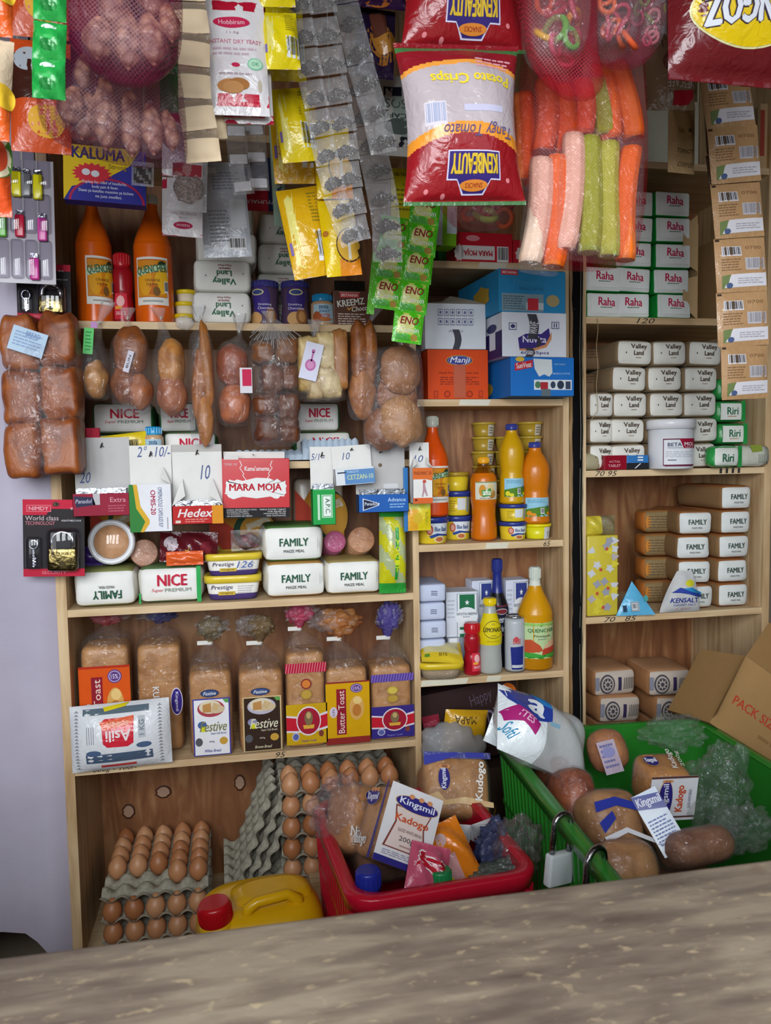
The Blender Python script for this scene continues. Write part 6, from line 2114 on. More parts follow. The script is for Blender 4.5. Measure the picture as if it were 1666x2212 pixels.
# peanuts in purple nets, upper left
def nutpack(x0, y0, x1, y1, Y, lean, why, seed):
    q = SZ(x0, y0, x1, y1, Y)
    w, h = q[2] / 2 * 1.02, q[3]
    rnd = random.Random(seed)
    g = MB()
    rows = []
    nn = 44
    o = Vector((seed * 1.7, seed * .9, 2.0))
    for i in range(81):
        t = i / 80
        r = w * (min(1, math.sin(PI * min(1, t * 2.2) / 2 + .12)) if t < .5 else max(.12, 1 - .62 * ((t - .5) / .5) ** 1.6))
        r *= 1 if t > .04 else .75
        row = []
        for j in range(nn):
            a = 2 * PI * j / nn
            p = Vector((r * math.cos(a), r * math.sin(a) * .9, h * t))
            e = 1 + .3 * (.62 - mnoise.voronoi(p * 88 + o)[0][0])
            row.append((p.x * e, p.y * e, p.z))
        rows.append(row)
    g.grid(rows, 'grit:#d3a080:#7d4a38:88', wrap=True)
    g.face([g.vert(p) for p in rows[0]][::-1], 'grit:#d3a080:#7d4a38:88')
    fl = MB()
    loft(fl, [(-.002, w * .5, w * .5), (h * .05, w * .95, w * .92), (h * .3, w * 1.13, w * 1.06), (h * .6, w * 1.08, w * 1.0), (h * .85, w * .7, w * .6), (h, w * .25, w * .2), (h * 1.08, w * .3, w * .08)], 'film::3', n=26, sub=3, wr=.05, wn=8, seed=seed, cap=(1, 0))
    TH('peanut_packet', why, 'peanuts', [('peanuts', g), ('wrapper', fl)], (q[0], Y, q[1]), (0, lean, 0))


def netbag(why, secs, Y, m, tint, seed=1, depth=.6, wr=.03):
    """secs: (py, px left, px right) from the top down"""
    s = []
    b0 = P((secs[-1][1] + secs[-1][2]) / 2, secs[-1][0], Y)
    for py, a, e in reversed(secs):
        p0, p1 = P(a, py, Y), P(e, py, Y)
        hw = (p1.x - p0.x) / 2
        s.append((p0.z - b0.z, hw, max(.004, min(hw * depth, .075)), (p0.x + p1.x) / 2 - b0.x, 0))
    b = MB()
    loft(b, s, 'net:' + m, n=44, sub=3, wr=wr, wn=7, seed=seed, cap=(1, 0), p=2.4)
    return TH('net_bag', why, 'net bag', b, b0)


YP = -.74
lower = [(119, 187, 176, 272, .22), (151, 200, 204, 303, .16), (200, 172, 258, 326, .03), (260, 200, 314, 340, -.02), (310, 226, 357, 336, -.05), (355, 240, 394, 326, -.18), (158, 118, 196, 200, .1)]
for k, (x0, y0, x1, y1, ln) in enumerate(lower):
    nutpack(x0, y0, x1, y1, YP + .012 * (k % 2) + (.03 if k > 5 else 0), ln, 'clear sleeve of peanuts in the lower purple net, %s' % ('nearest the curtain', 'second along', 'third and largest', 'fourth along', 'fifth along', 'sixth along', 'small one behind at the top')[k], k)
upper = [(178, 40, 246, 130, .1), (246, 22, 312, 152, -.03), (302, 34, 368, 142, -.12), (352, 10, 394, 92, -.15), (215, -60, 280, 60, 0), (300, -80, 360, 40, 0)]
for k, (x0, y0, x1, y1, ln) in enumerate(upper):
    nutpack(x0, y0, x1, y1, YP - .075, ln, 'clear sleeve of peanuts in the upper purple net, %s' % ('first along', 'middle and lowest', 'third along', 'fourth along', 'high behind the first', 'high behind the third')[k], k + 20)
netbag('purple net bag of peanut sleeves, lower of the two', [(60, 130, 380), (120, 110, 385), (180, 85, 398), (240, 82, 402), (290, 105, 402), (325, 165, 402), (348, 240, 396), (355, 300, 370)], YP, '#5d1a40:0.4', 1, depth=.42)
netbag('purple red net bag of peanut sleeves, upper of the two', [(-160, 210, 330), (-100, 150, 390), (-20, 130, 396), (50, 138, 394), (110, 160, 384), (155, 205, 352), (180, 245, 318), (186, 268, 300)], YP - .075, '#6a1a3a:0.6', 2, depth=.42)

# green foil sachet strips
strip('green foil sachet strip in front of the purple nets', [(108, -40), (108, 32), (105, 118), (106, 214)], 72, 3, -.92, .016, '#1f8a3c:w', lambda f, v: (f.E(.5, .2, .24, .07, '#c9d9cf', 1), f.R(.15, .45, .85, .55, '#2f9a4a', 1), f.E(.5, .7, .25, .14, '#156a2c', 1)), wrin=.7)
strip('short green foil sachet strip between the peanuts and beige sachets', [(366, 70), (364, 150), (366, 242)], 40, 2, -.71, .012, '#1f7a38:w', None, wrin=.7)
# beige sachets
strip('long strip of plain beige paper sachets beside the peanut nets', [(400, -70), (405, 0), (415, 70), (418, 105), (412, 175), (423, 240), (436, 300), (441, 350)], 78, 6, -.66, .01, lambda u, v: '#d9c3a3' if v < .74 else 'film:#d9c9b4:30', None, wrin=.1, gap=.12)
strip('second strip of beige paper sachets behind the first', [(442, -60), (446, 20), (452, 100), (462, 200), (472, 300)], 40, 5, -.6, .01, lambda u, v: '#cdb896' if v < .74 else 'film:#d9c9b4:30', None, wrin=.1, gap=.12)


# yeast packets
def yeast(f, v=0):
    f.R(0, 0, 1, .14, '#b01832:w', 1).R(0, .83, 1, .93, '#c01838:w', 1)
    f.E(.45, .245, .3, .048, '#c01f4c', 2).T('Hobbiram', .24, .225, .66, .265, '#dfb0bc', b=.03, k=3).T('11.5g', .36, .32, .56, .345, '#a08a94', k=2)
    f.T('INSTANT DRY YEAST', .06, .39, .92, .425, '#c06a80', k=2).lines(.12, .45, .85, .53, 2, '#c0a8b4', 2).E(.8, .59, .13, .05, '#7fc09a', 2).E(.8, .59, .11, .04, '#b0d9bd', 3).T('OK', .74, .575, .86, .605, '#4a9a6a', k=4).E(.48, .6, .07, .018, '#c01f4c', 2).lines(.2, .655, .75, .69, 1, '#b0a0a8', 2)
    f.E(.36, .77, .2, .055, '#b98048', 2).E(.52, .755, .17, .05, '#a86f38', 3).E(.42, .785, .17, .05, '#c08a52', 4).E(.86, .765, .035, .05, '#b9ae9a', 2)


for k, (x0, y0, x1, y1, Y, why) in enumerate(((452, -8, 584, 250, -.62, 'white and red yeast packet with brown loaf picture, in front'), (466, 30, 592, 268, -.6, 'second yeast packet showing its red edge below the front one'))):
    packet('yeast_packet', why, 'packet', x0, y0, x1, y1, Y, .018, '#d9d5d8:w', draw=yeast if k == 0 else (lambda f: f.R(0, .92, 1, 1, '#b0183c:w', 1).bars(.1, .86, .6, .91)), wrin=.15, rot=(0, -.03, 0), sub=None)


def yeast_ud(f, v=0):
    f.R(0, .95, 1, 1, '#b01f40', 1).E(.52, .82, .24, .06, '#b01f4c', 2).T('Hobbiram', .36, .8, .68, .85, '#dfb0bc', rot=180, k=3).T('INSTANT DRY YEAST', .2, .6, .85, .64, '#b09aa4', rot=180, k=2).T('11.5g', .42, .68, .6, .71, '#a08a94', rot=180, k=2).R(0, 0, .12, .2, '#b01f40', 1)


strip('white yeast packet hung upside down with dark red oval', [(395, 255), (394, 380), (394, 511)], 88, 2, -.28, .012, '#d3cfd2:w', yeast_ud, wrin=.12)
strip('clear sachet strip of brown spice over the upside down yeast packet', [(398, 120), (400, 240), (408, 350), (405, 456)], 84, 3, -.34, .012, 'film::14', lambda f, v: f.R(.1, .1, .85, .35, '#8a2a34', 1), wrin=.5, content=lambda w, st: (lambda m: (ball(m, (0, 0, st * .45), w * .4, .004, st * .3, 'grit:#8a6a5a:#4a3028:260', dis=lambda v: .08 * math.sin(9 * v.x)), m)[1])(MB()))
packet('seasoning_packet', 'back of a silvery white packet with barcode, hanging behind the spice sachets', 'packet', 442, 352, 545, 556, -.2, .014, '#b9bec6:w', draw=lambda f: f.lines(.3, .1, .9, .3, 6, '#8f949c').R(.2, .05, .4, .12, '#dfe2e6').lines(.16, .5, .6, .85, 9, '#9298a0', seed=4).R(.62, .4, .95, .7, '#cdd2d8').bars(.52, .8, .9, .92), wrin=.15, rot=(0, -.06, 0), st=.8)
# clear sachets with white powder
strip('strip of small clear sachets of white powder, longer one', [(508, 240), (512, 310), (518, 365), (528, 420)], 46, 3, -.33, .008, 'film::10', None, wrin=.3, content=lambda w, st: (lambda m: (rbox(m, w * .84, .005, st * .36, .002, '#dfe0e6', z0=st * .1), m)[1])(MB()))
strip('strip of small clear sachets of white powder, shorter one', [(545, 240), (552, 300), (556, 355), (560, 412)], 46, 3, -.31, .008, 'film::10', None, wrin=.3, content=lambda w, st: (lambda m: (rbox(m, w * .84, .005, st * .36, .002, '#dfe0e6', z0=st * .1), m)[1])(MB()))


# yellow packs with barcodes
def ypack(f, v):
    f.bars(.62, .5, .98, .84, bg='#dfe3e6').lines(.64, .06, .9, .42, 9, '#8a7a1c', seed=v).G([(.12, .12), (.34, .02), (.3, .9), (.1, .84)], '#e8dc7a:w', 1).R(.04, .6, .1, .74, '#7d6aa8', 2).G([(0, .93), (1, .97), (1, 1), (0, 1)], '#c9b0a0', 1)


strip('strip of bright yellow packs with barcodes, front and highest', [(588, -120), (600, 10), (612, 150)], 78, 2, -.62, .03, '#e0cc14:w', ypack, wrin=.3, h0=.94)
strip('strip of bright yellow packs with barcodes, second one lower down', [(612, 0), (622, 170), (650, 350)], 80, 2, -.5, .028, '#dcc314:w', ypack, wrin=.3, h0=.94)
strip('strip of deep yellow packs hanging lowest over the shelf', [(628, 190), (640, 380), (685, 598)], 100, 2, -.4, .024, '#d9a814:w', ypack, wrin=.3, h0=.97)
strip('bright yellow packet with a dark ring print at the bottom', [(712, 260), (725, 430), (745, 596)], 78, 2, -.42, .024, lambda u, v: '#e0bd0f:w' if v > .22 or u < -.3 else '#e08a1c:w', lambda f, v: (f.E(.72, .62, .38, .22, '#3a2a1c', 1), f.E(.72, .62, .35, .2, '#dfae3c', 2), f.R(.66, .5, .74, .8, '#dfd9c9', 3), f.E(.1, .45, .08, .04, '#a86a1c', 2)), wrin=.3)
b = MB()


def clove(w, st):
    m = MB()
    for k, (x, r_) in enumerate(((-.16, .2), (.14, .22), (0, .17))):
        o = Vector((k * 3.1, 1.7, w * 40))
        ball(m, (x * w, 0, st * (.27 + .06 * k)), r_ * w * 1.25, .0026, st * .2, 'grit:#6d625c:#2a2320:420', n=30, k=16, dis=lambda v: .8 * (mnoise.turbulence(v * 2.4 + o, 3, True) - .6))
    return m


CL = 'film::14'
strip('long strip of clear sachets of dark cloves, outer column', [(640, -40), (655, 60), (672, 160), (690, 260), (712, 370), (735, 450), (762, 527)], 56, 9, -.6, .01, CL, None, wrin=.4, content=clove, off=.015)
strip('long strip of clear sachets of dark cloves, inner column', [(690, -40), (705, 60), (722, 160), (740, 260), (752, 370), (764, 450), (775, 520)], 62, 9, -.585, .01, CL, None, wrin=.4, content=clove, off=.015)
strip('strip of clear sachets with twisted black spice, nearer the shelf', [(752, 90), (775, 180), (800, 300), (822, 400), (836, 480), (838, 566)], 66, 8, -.4, .009, CL, None, wrin=.4, content=clove)
strip('third strip of clear clove sachets high behind the others', [(730, -60), (760, 60), (785, 160), (815, 260), (830, 330)], 60, 6, -.5, .009, CL, None, wrin=.4, content=clove)

# dark packs behind
def choco(f, v=0):
    f.E(.62, .55, .45, .3, '#b0722c:w', 1).E(.66, .5, .3, .2, '#c98a3c:w', 2).G([(.3, .1), (.7, .0), (.75, .4), (.4, .5)], '#6a3a2c', 3)


packet('biscuit_packet', 'dark purple and orange biscuit packet high behind the clove sachets', 'packet', 768, 20, 850, 168, -.42, .03, '#2a1c3c:w', draw=choco, wrin=.4, rot=(0, .05, 0), sub=None)
packet('biscuit_packet', 'glossy purple packet at the very top beside the crisps', 'packet', 715, -90, 880, 16, -.45, .04, '#3a1c4a:w', wrin=.5, draw=lambda f: f.E(.6, .8, .2, .2, '#c9722c'), sub=None)
packet('milk_powder_packet', 'black and white packet with mirrored print behind the crisps', 'packet', 812, 165, 920, 338, -.3, .025, '#c9c9c4:w', draw=lambda f: (f.R(0, .16, 1, .28, '#1c1e2c', 1), f.R(0, .28, 1, .78, '#9aa8a0', 1), f.R(0, .78, 1, .9, '#1c1e2c', 1), f.T('SOSI', .12, .32, .6, .44, '#5a6a66', b=.03, rot=180), f.T('CAFE', .16, .5, .6, .56, '#1c2c2c', rot=180), f.E(.45, .66, .28, .1, '#55625c', 2)), wrin=.2, st=.8)
packet('medicine_box', 'yellow tablet card behind the crisps bag', 'box', 845, 365, 905, 482, -.15, .006, '#dccd10', draw=lambda f: (f.T('100 TABLETS', .12, .08, .8, .15, '#5a5418', b=.03), f.T('FOR', .4, .28, .6, .33, '#6a6418'), f.lines(.15, .36, .9, .8, 5, '#8a8214')), wrin=0, crimp=0, rot=(0, .02, 0), st=.8)
packet('medicine_box', 'tall pale green box with side lettering hanging behind the yellow packs', 'box', 590, 275, 622, 490, -.1, .02, '#a9c4b0', draw=lambda f: f.T('KALUMA', .2, .3, .55, .75, '#2f3a5c', rot=90, b=.04), wrin=0, crimp=0, rot=(0, -.03, .5), st=.8)
packet('medicine_box', 'dark blue and red tablet card behind the white powder sachets', 'box', 515, 340, 606, 456, -.08, .006, '#1c2448', draw=lambda f: (f.R(.0, .6, .72, 1, '#b0182c', 1), f.star(.2, .58, .24, .14, '#d9c01c', n=7, inner=.6, k=2), f.T('UYUMAUM', .12, .8, .9, .87, '#cfc4c8', rot=180, k=3), f.T('U', .12, .36, .2, .5, '#d9d9e0', k=2)), wrin=0, crimp=0, st=.8)
# blue and yellow tablet box above the squash bottles
q = SZ(142, 325, 318, 443, -.12)


def kaluma(f):
    f.G([(0, 0), (.92, 0), (.8, .3), (.45, .62), (.1, .75), (0, 1)], '#dcb91c', 1)
    f.T('KALUMA', .1, .03, .74, .24, '#2a2c6c', b=.06, k=3).T('Strong', .54, .3, .76, .41, '#9a7a1c', b=.03, k=3)
    f.star(.34, .5, .25, .2, '#cf2f3c', n=18, inner=.78, k=3).E(.27, .48, .05, .06, '#d9d9e0', 5).E(.38, .5, .05, .06, '#d9d9e0', 5)
    f.H(.52, 1.0, .46, .44, '#a81f4c', 1.5).H(.52, 1.0, .43, .4, '#2f3090', 2)
    f.T('Caplets for relief of headache,', .22, .62, .76, .69, '#cfd0e4', k=3).T('body pain & fever.', .34, .7, .66, .77, '#cfd0e4', k=3).T('Dawa ya kutuliza maumivu ya kichwa', .18, .78, .84, .85, '#cfd0e4', k=3).T('na jota mwilini.', .38, .87, .7, .94, '#cfd0e4', k=3)


b = MB(); rbox(b, q[2], .03, q[3], .001, dict(all='#2f3090', right='#dcb91c'), mid=1)
kaluma(Face(b, q[2], q[3], flat(-.0152)))
s = MB(); s.box(-.001, .001, .0, .001, q[3], q[3] + .7, '#8a8478')
TH('tablet_box', 'big blue and yellow tablet box with red starburst above the squash bottles', 'tablet box', [('box', b), ('string', s)], (q[0], -.12, q[1]), (0, .03, .05))
packet('spice_sachet', 'small dark spice sachet beside the blue and yellow tablet box', 'sachet', 284, 350, 332, 402, -.2, .008, 'film::20', draw=lambda f: f.R(.1, .2, .9, .9, '#3a3232', 1), wrin=.3, rot=(0, .05, 0), st=.8)


# green effervescent sachets
def enodraw(f):
    f.R(.1, .08, .9, .92, '#b9d25a:w', 1).E(.4, .42, .28, .3, '#d9dc8a:w', 2).T('ENO', .2, .2, .82, .44, '#8f1c2c', b=.035, sh=.2, k=4).T('Cumin', .2, .52, .86, .68, '#e6e8dc', b=.03, sh=.2, k=4).E(.72, .82, .12, .1, '#a88a3c', 3).G([(.1, .7), (.5, .78), (.6, .92), (.1, .92)], '#4aa83c:w', 3)


b = MB()
w = SZ(0, 0, 64, 10, -.2)[2]
w = P(932, 600, -.2).x - P(868, 600, -.2).x
mpp = pillow(b, w, w * 1.06, .01, '#4fc01f:w', crimp=.004, nu=12, nv=12, wrin=.3, seed=3)
enodraw(Face(b, w, w * 1.06, mpp, n=4))
EN = b.make('sachet')
r = bpy.data.objects.new('sachet_strip', None)
col.objects.link(r)
base = P(878, 742, -.2)
r.location = base
for (px, py) in ((878, 741), (889, 677), (899, 611), (908, 553), (833, 668), (841, 605), (850, 540)):
    p = P(px, py, -.2)
    OB('sachet', EN, r, p - base, (0, .12, 0))
p = P(915, 490, -.2)
OB('sachet', EN, r, p - base, (0, .12, 0))
s = MB(); s.box(-.001, .001, .0, .001, 0, .9, '#8a8478'); OB('string', s, r, P(912, 430, -.2) - base)
b = MB(); b.box(-.007, .007, -.001, .001, -w * 1.0, w * 1.0, '#5fb52c:w'); OB('edge', b, r, P(806, 612, -.2) - base, (0, .12, 0))
mark(r, 'strip of lime green sachets with maroon lettering hanging by the divider', 'sachets')


# crisps
def crispmat(u, v):
    if v < .022 or .935 < v < .965:
        return '#3f6a3c:w'
    a = .37 + .09 * (1 - u * u)
    if v < a - .07:
        return '#8a161e:w'
    if v < a:
        return '#d98a2c:w'
    e = .77 + .06 * (1 - u * u)
    if v < e:
        return '#aca0a4:w'
    if v < e + .03:
        return '#d9903c:w'
    return '#801822:w'


def logo(f, cx, cy, k=1.0):
    X = lambda x: cx + (x - .5) * k
    Yy = lambda y: cy + (.47 - y) * k * .72
    for g, c, kk in ((.0, '#c9c3dc', 3), (.012, '#2f2068', 4)):
        f.G([(X(.24 + g), Yy(.66 - g)), (X(.24 + g), Yy(.4 + g)), (X(.34), Yy(.4 + g)), (X(.4 + g), Yy(.28 + g)), (X(.6 - g), Yy(.28 + g)), (X(.66), Yy(.4 + g)), (X(.76 - g), Yy(.4 + g)), (X(.76 - g), Yy(.66 - g))], c, kk)
    f.T('KENBEAUTY', X(.27), Yy(.63), X(.73), Yy(.45), '#c9a92c', rot=180, b=.05, k=6)
    f.E(X(.5), Yy(.355), .13 * k, .035 * k, '#c97a2c', 6).T('SNACKS', X(.42), Yy(.375), X(.58), Yy(.335), '#8f2420', rot=180, k=7)


def crisp_print(f):
    # the bag hangs upside down
    logo(f, .54, .83, .88)
    f.T('Tangy Tomato', .27, .54, .9, .63, '#5a4a70', rot=180, sh=.3, b=.01, k=3).T('Potato Crisps', .2, .22, .9, .31, '#d9c02c', rot=180, b=.06, k=3).R(.46, .44, .82, .48, '#b0aec4', 2)
    f.lines(.6, .12, .95, .2, 3, '#d0909c', 2).bars(.12, .42, .3, .56, fg='#8a94b0', bg='#c3bcc6')
    for x, y in ((.16, .93), (.84, .87), (.3, .955)):
        f.E(x, y, .018, .014, '#cf7a80', 2)


def crisps(why, x0, y0, x1, y1, Y, rot, seed):
    q = SZ(x0, y0, x1, y1, Y)
    b = MB()
    mpp = pillow(b, q[2], q[3], .07, crispmat, crimp=q[3] * .03, nu=56, nv=120, wrin=.12, seed=seed, waist=.14)
    crisp_print(Face(b, q[2], q[3], mpp, n=7))
    TH('crisps_bag', why, 'crisps bag', b, (q[0], Y, q[1]), rot)


crisps('red and white potato crisps bag hanging upside down, the whole front one', 872, 98, 1140, 444, -.74, (0, -.05, 0), 5)
crisps('red crisps bag cut off by the top of the picture, above the front one', 868, -235, 1140, 112, -.72, (0, -.04, 0), 6)
strip_y = 0


# maroon bag with a yellow oval
q = SZ(1478, -218, 1790, 152, -.80)
b = MB()
mpp = pillow(b, q[2], q[3], .09, '#64191e:w', crimp=.008, nu=24, nv=30, wrin=.14, seed=9)
f = Face(b, q[2], q[3], mpp, n=8)
f.E(.46, .64, .38, .2, '#d3cf9a:w', 2, n=36).E(.46, .64, .37, .19, '#d9b90f:w', 3, n=36)
f.T('RINGOZ', .14, .535, .74, .725, '#3a2c3c', rot=186, b=.16, k=5).T('RINGOZ', .145, .54, .735, .72, '#d5d8e2', rot=186, b=.08, k=7)
TH('snack_bag', 'big maroon snack bag with yellow oval in the top corner', 'snack bag', b, (q[0], -.76, q[1]), (0, -.02, .06))


# coffee sachets
def nes(f, v=0):
    f.G([(.52, .78), (.96, .74), (.96, .84), (.86, .93), (.52, .97)], '#a81428', 2).T('NESCAFE', .4, .62, 1.0, .73, '#c9b9ac', rot=180, b=.03, k=3).E(.6, .4, .26, .16, '#6a3a34', 1).E(.6, .4, .2, .12, '#8a5a4a', 2).R(.36, .1, 1, .22, '#4a2c28', 1)


strip('strip of tan coffee sachets with red mug and upside down lettering', [(1440, -100), (1442, 60), (1450, 238)], 108, 2, -.5, .02, '#8d7458:w', nes, wrin=.4)
strip('strip of narrow gold coffee sachets below the tan coffee sachets', [(1478, 60), (1478, 222), (1472, 374)], 58, 2, -.3, .02, '#f2d29c:w', lambda f, v: (f.T('TOPNOT', .25, .68, .85, .74, '#6a5434', k=2), f.T('COFFEE', .3, .86, .9, .92, '#6a5434', sh=.3, k=2), f.star(.7, .42, .1, .05, '#7a6a4c', n=5), f.T('Nat', .3, .38, .5, .46, '#a8844c', k=2)), wrin=.35)


def brown(f, v):
    f.bars(.12, .16, .5, .34, bg='#cfcbd0').T('0700', .58, .16, .9, .22, '#7a5a3c').lines(.1, .38, .5, .62, 5, '#7a5c40').bars(.56, .38, .95, .6, bg='#b9b4b8', fg='#8a868c').G([(.28, .68), (.98, .66), (.98, .9), (.14, .92)], '#cfccd2', 2).G([(.1, .7), (.26, .68), (.2, .92), (.1, .94)], '#6a7a4a', 2).E(.24, .88, .06, .05, '#4a5a80', 3).lines(.4, .74, .92, .86, 3, '#a09ca4', 3).R(.02, .02, .1, .06, '#3a2c24', 2)


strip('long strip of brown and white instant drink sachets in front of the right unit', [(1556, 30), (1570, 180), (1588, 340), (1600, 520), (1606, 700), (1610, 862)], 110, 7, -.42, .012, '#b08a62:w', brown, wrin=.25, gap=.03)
strip('second strip of brown sachets, shadowed just behind the first', [(1530, 0), (1552, 200), (1562, 330), (1572, 440)], 70, 4, -.38, .012, '#6a5140:w', lambda f, v: f.lines(.2, .2, .8, .6, 4, '#55402f'), wrin=.25)  # shadow on this strip is put into its darker colour
strip('small white, red and yellow packet between the nets and the maroon bag', [(1440, -130), (1445, -30), (1455, 72)], 62, 2, -.6, .014, '#c3c3c6:w', lambda f, v: f.G([(0, .4), (.4, .3), (.3, .9), (0, .8)], '#a8182c').E(.3, .5, .12, .12, '#d9cc2c', 2).R(.3, .85, .7, 1, '#2a2448', 2), wrin=.4)


# ================================================================ coloured snack sticks in a red net
def stickpack(why, x0, y0, x1, y1, Y, cols, lean, dd=.02, seed=1):
    q = SZ(x0, y0, x1, y1, Y)
    w, h = q[2], q[3]
    n = len(cols)
    r_ = w / n / 2
    parts = []
    rnd = random.Random(seed)
    for k, c in enumerate(cols):
        b = MB()
        r = r_ * rnd.uniform(.98, 1.15)
        rows = []
        z0, z1 = h * rnd.uniform(.0, .04), h * rnd.uniform(.94, 1.0)
        x = -w / 2 + r_ * (2 * k + 1)
        for i in range(14):
            t = i / 13
            e = r * (1 if 0 < i < 13 else .9)
            bend = .006 * math.sin(t * 3 + k)
            rows.append([(x + bend + e * math.cos(a) * (1 + .035 * math.cos(9 * a)), rnd.uniform(-.0001, .0001) + e * math.sin(a) * (1 + .035 * math.cos(9 * a)), z0 + (z1 - z0) * t) for a in [2 * PI * j / 36 for j in range(36)]])
        ids = b.grid(rows, c, wrap=True)
        b.face(ids[0][::-1], c); b.face(ids[-1], c)
        parts.append(('snack_stick', b))
    f = MB()
    loft(f, [(-.004, w * .42, r_ * .9), (h * .03, w * .5, r_ * 1.15), (h * .5, w * .53, r_ * 1.22), (h * .97, w * .5, r_ * 1.15), (h * 1.02, w * .42, r_ * .8)], 'film::3', n=36, sub=2, wr=.02, wn=12, seed=seed, p=3.2, cap=(1, 1))
    parts.append(('wrapper', f))
    TH('snack_stick_packet', why, 'snack sticks', parts, (q[0], Y, q[1]), (0, lean, 0))


OR, PI_, GR, GR2, PE = '#dd6a1c', '#dcbca4', '#8aa82a', '#a3b842', '#d8703c'
YN = -.66
stickpack('wrapped pack of pale, green and orange puffed sticks, lowest in the red net', 1198, 296, 1372, 556, YN - .03, [PI_, GR, GR2, OR], .075, seed=1)
stickpack('wrapped pack of pale and orange puffed sticks beside the crisps bag', 1122, 332, 1208, 582, YN - .02, [PI_, OR], .12, seed=2)
stickpack('wrapped pack of orange puffed sticks bending at the upper net edge', 1296, 130, 1384, 306, YN + .0, [OR, '#cf6a24'], -.16, seed=3)
stickpack('wrapped pack of orange red and green sticks in the middle of the red net', 1236, 172, 1322, 296, YN + .0, ['#d0522c', GR], -.04, seed=4)
stickpack('wrapped pack of orange sticks above the pale pair', 1150, 175, 1236, 336, YN - .0, ['#c9521c', '#cf5a20'], .05, seed=5)
stickpack('wrapped pack of orange sticks half behind the crisps bag', 1108, 200, 1152, 400, YN + .03, [OR], 0, seed=6)
netbag('red net bag of coloured puffed sticks', [(-40, 1170, 1360), (60, 1140, 1385), (160, 1125, 1392), (300, 1130, 1396), (420, 1138, 1392), (500, 1145, 1382), (545, 1155, 1370), (572, 1180, 1340), (582, 1220, 1300)], YN - .02, '#a8142c:0.2', 3, depth=.36, wr=.015)


def ringpack(why, x0, y0, x1, y1, Y, seed, cols=('#c9922c', '#5f8a34', '#c9522c', '#a8344c')):
    q = SZ(x0, y0, x1, y1, Y)
    rnd = random.Random(seed)
    parts = []
    for k in range(15):
        b = MB()
        R = q[2] * rnd.uniform(.12, .19)
        M = Matrix.Translation((rnd.uniform(-.3, .3) * q[2], rnd.uniform(-.02, .015), q[3] * (.1 + .85 * k / 15))) @ Matrix.Rotation(rnd.uniform(-.9, .9), 4, 'X') @ Matrix.Rotation(rnd.uniform(-.9, .9), 4, 'Z')
        tube(b, [tuple(M @ Vector((R * math.cos(a), 0, R * math.sin(a)))) for a in [2 * PI * i / 22 for i in range(22)]], R * .3, rnd.choice(cols), n=9, closed=True)
        parts.append(('snack_ring', b))
    f = MB()
    w, h = q[2] / 2, q[3]
    loft(f, [(0, w * .3, .015), (h * .04, w * .75, .03), (h * .3, w, .038), (h * .8, w, .038), (h * .97, w * .8, .02), (h, w * .75, .008)], 'film::6', n=36, sub=3, wr=.05, wn=8, seed=seed, p=2.6)
    parts.append(('wrapper', f))
    TH('snack_ring_packet', why, 'snack rings', parts, (q[0], Y, q[1]))


ringpack('clear packet of coloured ring snacks in the red net beside the crisps', 1138, -60, 1262, 142, YN - .1, 1)
ringpack('clear packet of coloured ring snacks, second from the crisps', 1268, -60, 1368, 118, YN - .09, 2)
ringpack('clear packet of pink and green ring snacks nearest the maroon bag', 1356, -80, 1424, 112, YN - .07, 3, cols=('#b9506a', '#6a8a44', '#c07a80'))
netbag('red net bag of ring snacks at the top', [(-150, 1180, 1300), (-60, 1120, 1290), (40, 1122, 1290), (100, 1135, 1292), (140, 1150, 1300), (180, 1180, 1300), (208, 1212, 1280), (214, 1230, 1262)], YN - .1, '#a81430:0.5', 5, depth=.42)
netbag('pink net bag of ring snacks next to the maroon bag', [(-150, 1290, 1390), (-60, 1266, 1420), (30, 1262, 1428), (80, 1265, 1424), (115, 1285, 1405), (138, 1300, 1380), (145, 1320, 1360)], YN - .07, '#a83a58', 6, depth=.42)
ringpack('packet of green and yellow snacks in the red bag behind the crisps', 985, 330, 1110, 492, -.5, 8, cols=('#a84a2c', '#8a8a3c', '#9a2430'))
netbag('red net bag hanging lower, half hidden behind the crisps bag', [(-60, 980, 1080), (200, 960, 1110), (330, 945, 1118), (430, 948, 1112), (470, 965, 1098), (490, 985, 1080), (496, 1010, 1060)], -.5, '#9a1428', 7, depth=.4)

# orange snack packs by the curtain
packet('snack_packet', 'orange snack packet with cream ring at the picture edge', 'packet', -70, 290, 27, 468, -.8, .03, '#c94a1c:w', draw=lambda f: (f.E(.82, .28, .26, .3, '#4a7a2c', 2), f.E(.8, .3, .25, .28, '#dcd0b0', 3), f.E(.78, .3, .2, .22, '#c94a2c', 4)), wrin=.3, sub=None)
strip('cream and orange snack packets in a strip at the picture edge', [(-25, -150), (-20, 80), (-28, 300)], 96, 2, -.85, .03, lambda u, v: '#c9b59a:w' if v > .34 else '#c9551c:w', lambda f, v: f.E(.9, .6, .2, .12, '#d9b02c', 2), wrin=.3)
strip('orange and brown snack packets hanging behind the green sachets', [(80, -170), (85, 130), (90, 330)], 132, 2, -.62, .035, lambda u, v: '#b8461c:w' if v < .4 or v > .84 else '#3a1c14:w', lambda f, v: (f.E(.3, .2, .22, .12, '#9aa0a8', 1), f.E(.62, .75, .3, .14, '#cf9a2c', 1)), wrin=.3)
strip('dark brown snack packets hanging farther back by the curtain', [(170, -170), (172, 100), (170, 300)], 110, 2, -.5, .03, lambda u, v: '#5a2014:w' if v > .3 else '#b0441c:w', None, wrin=.3)

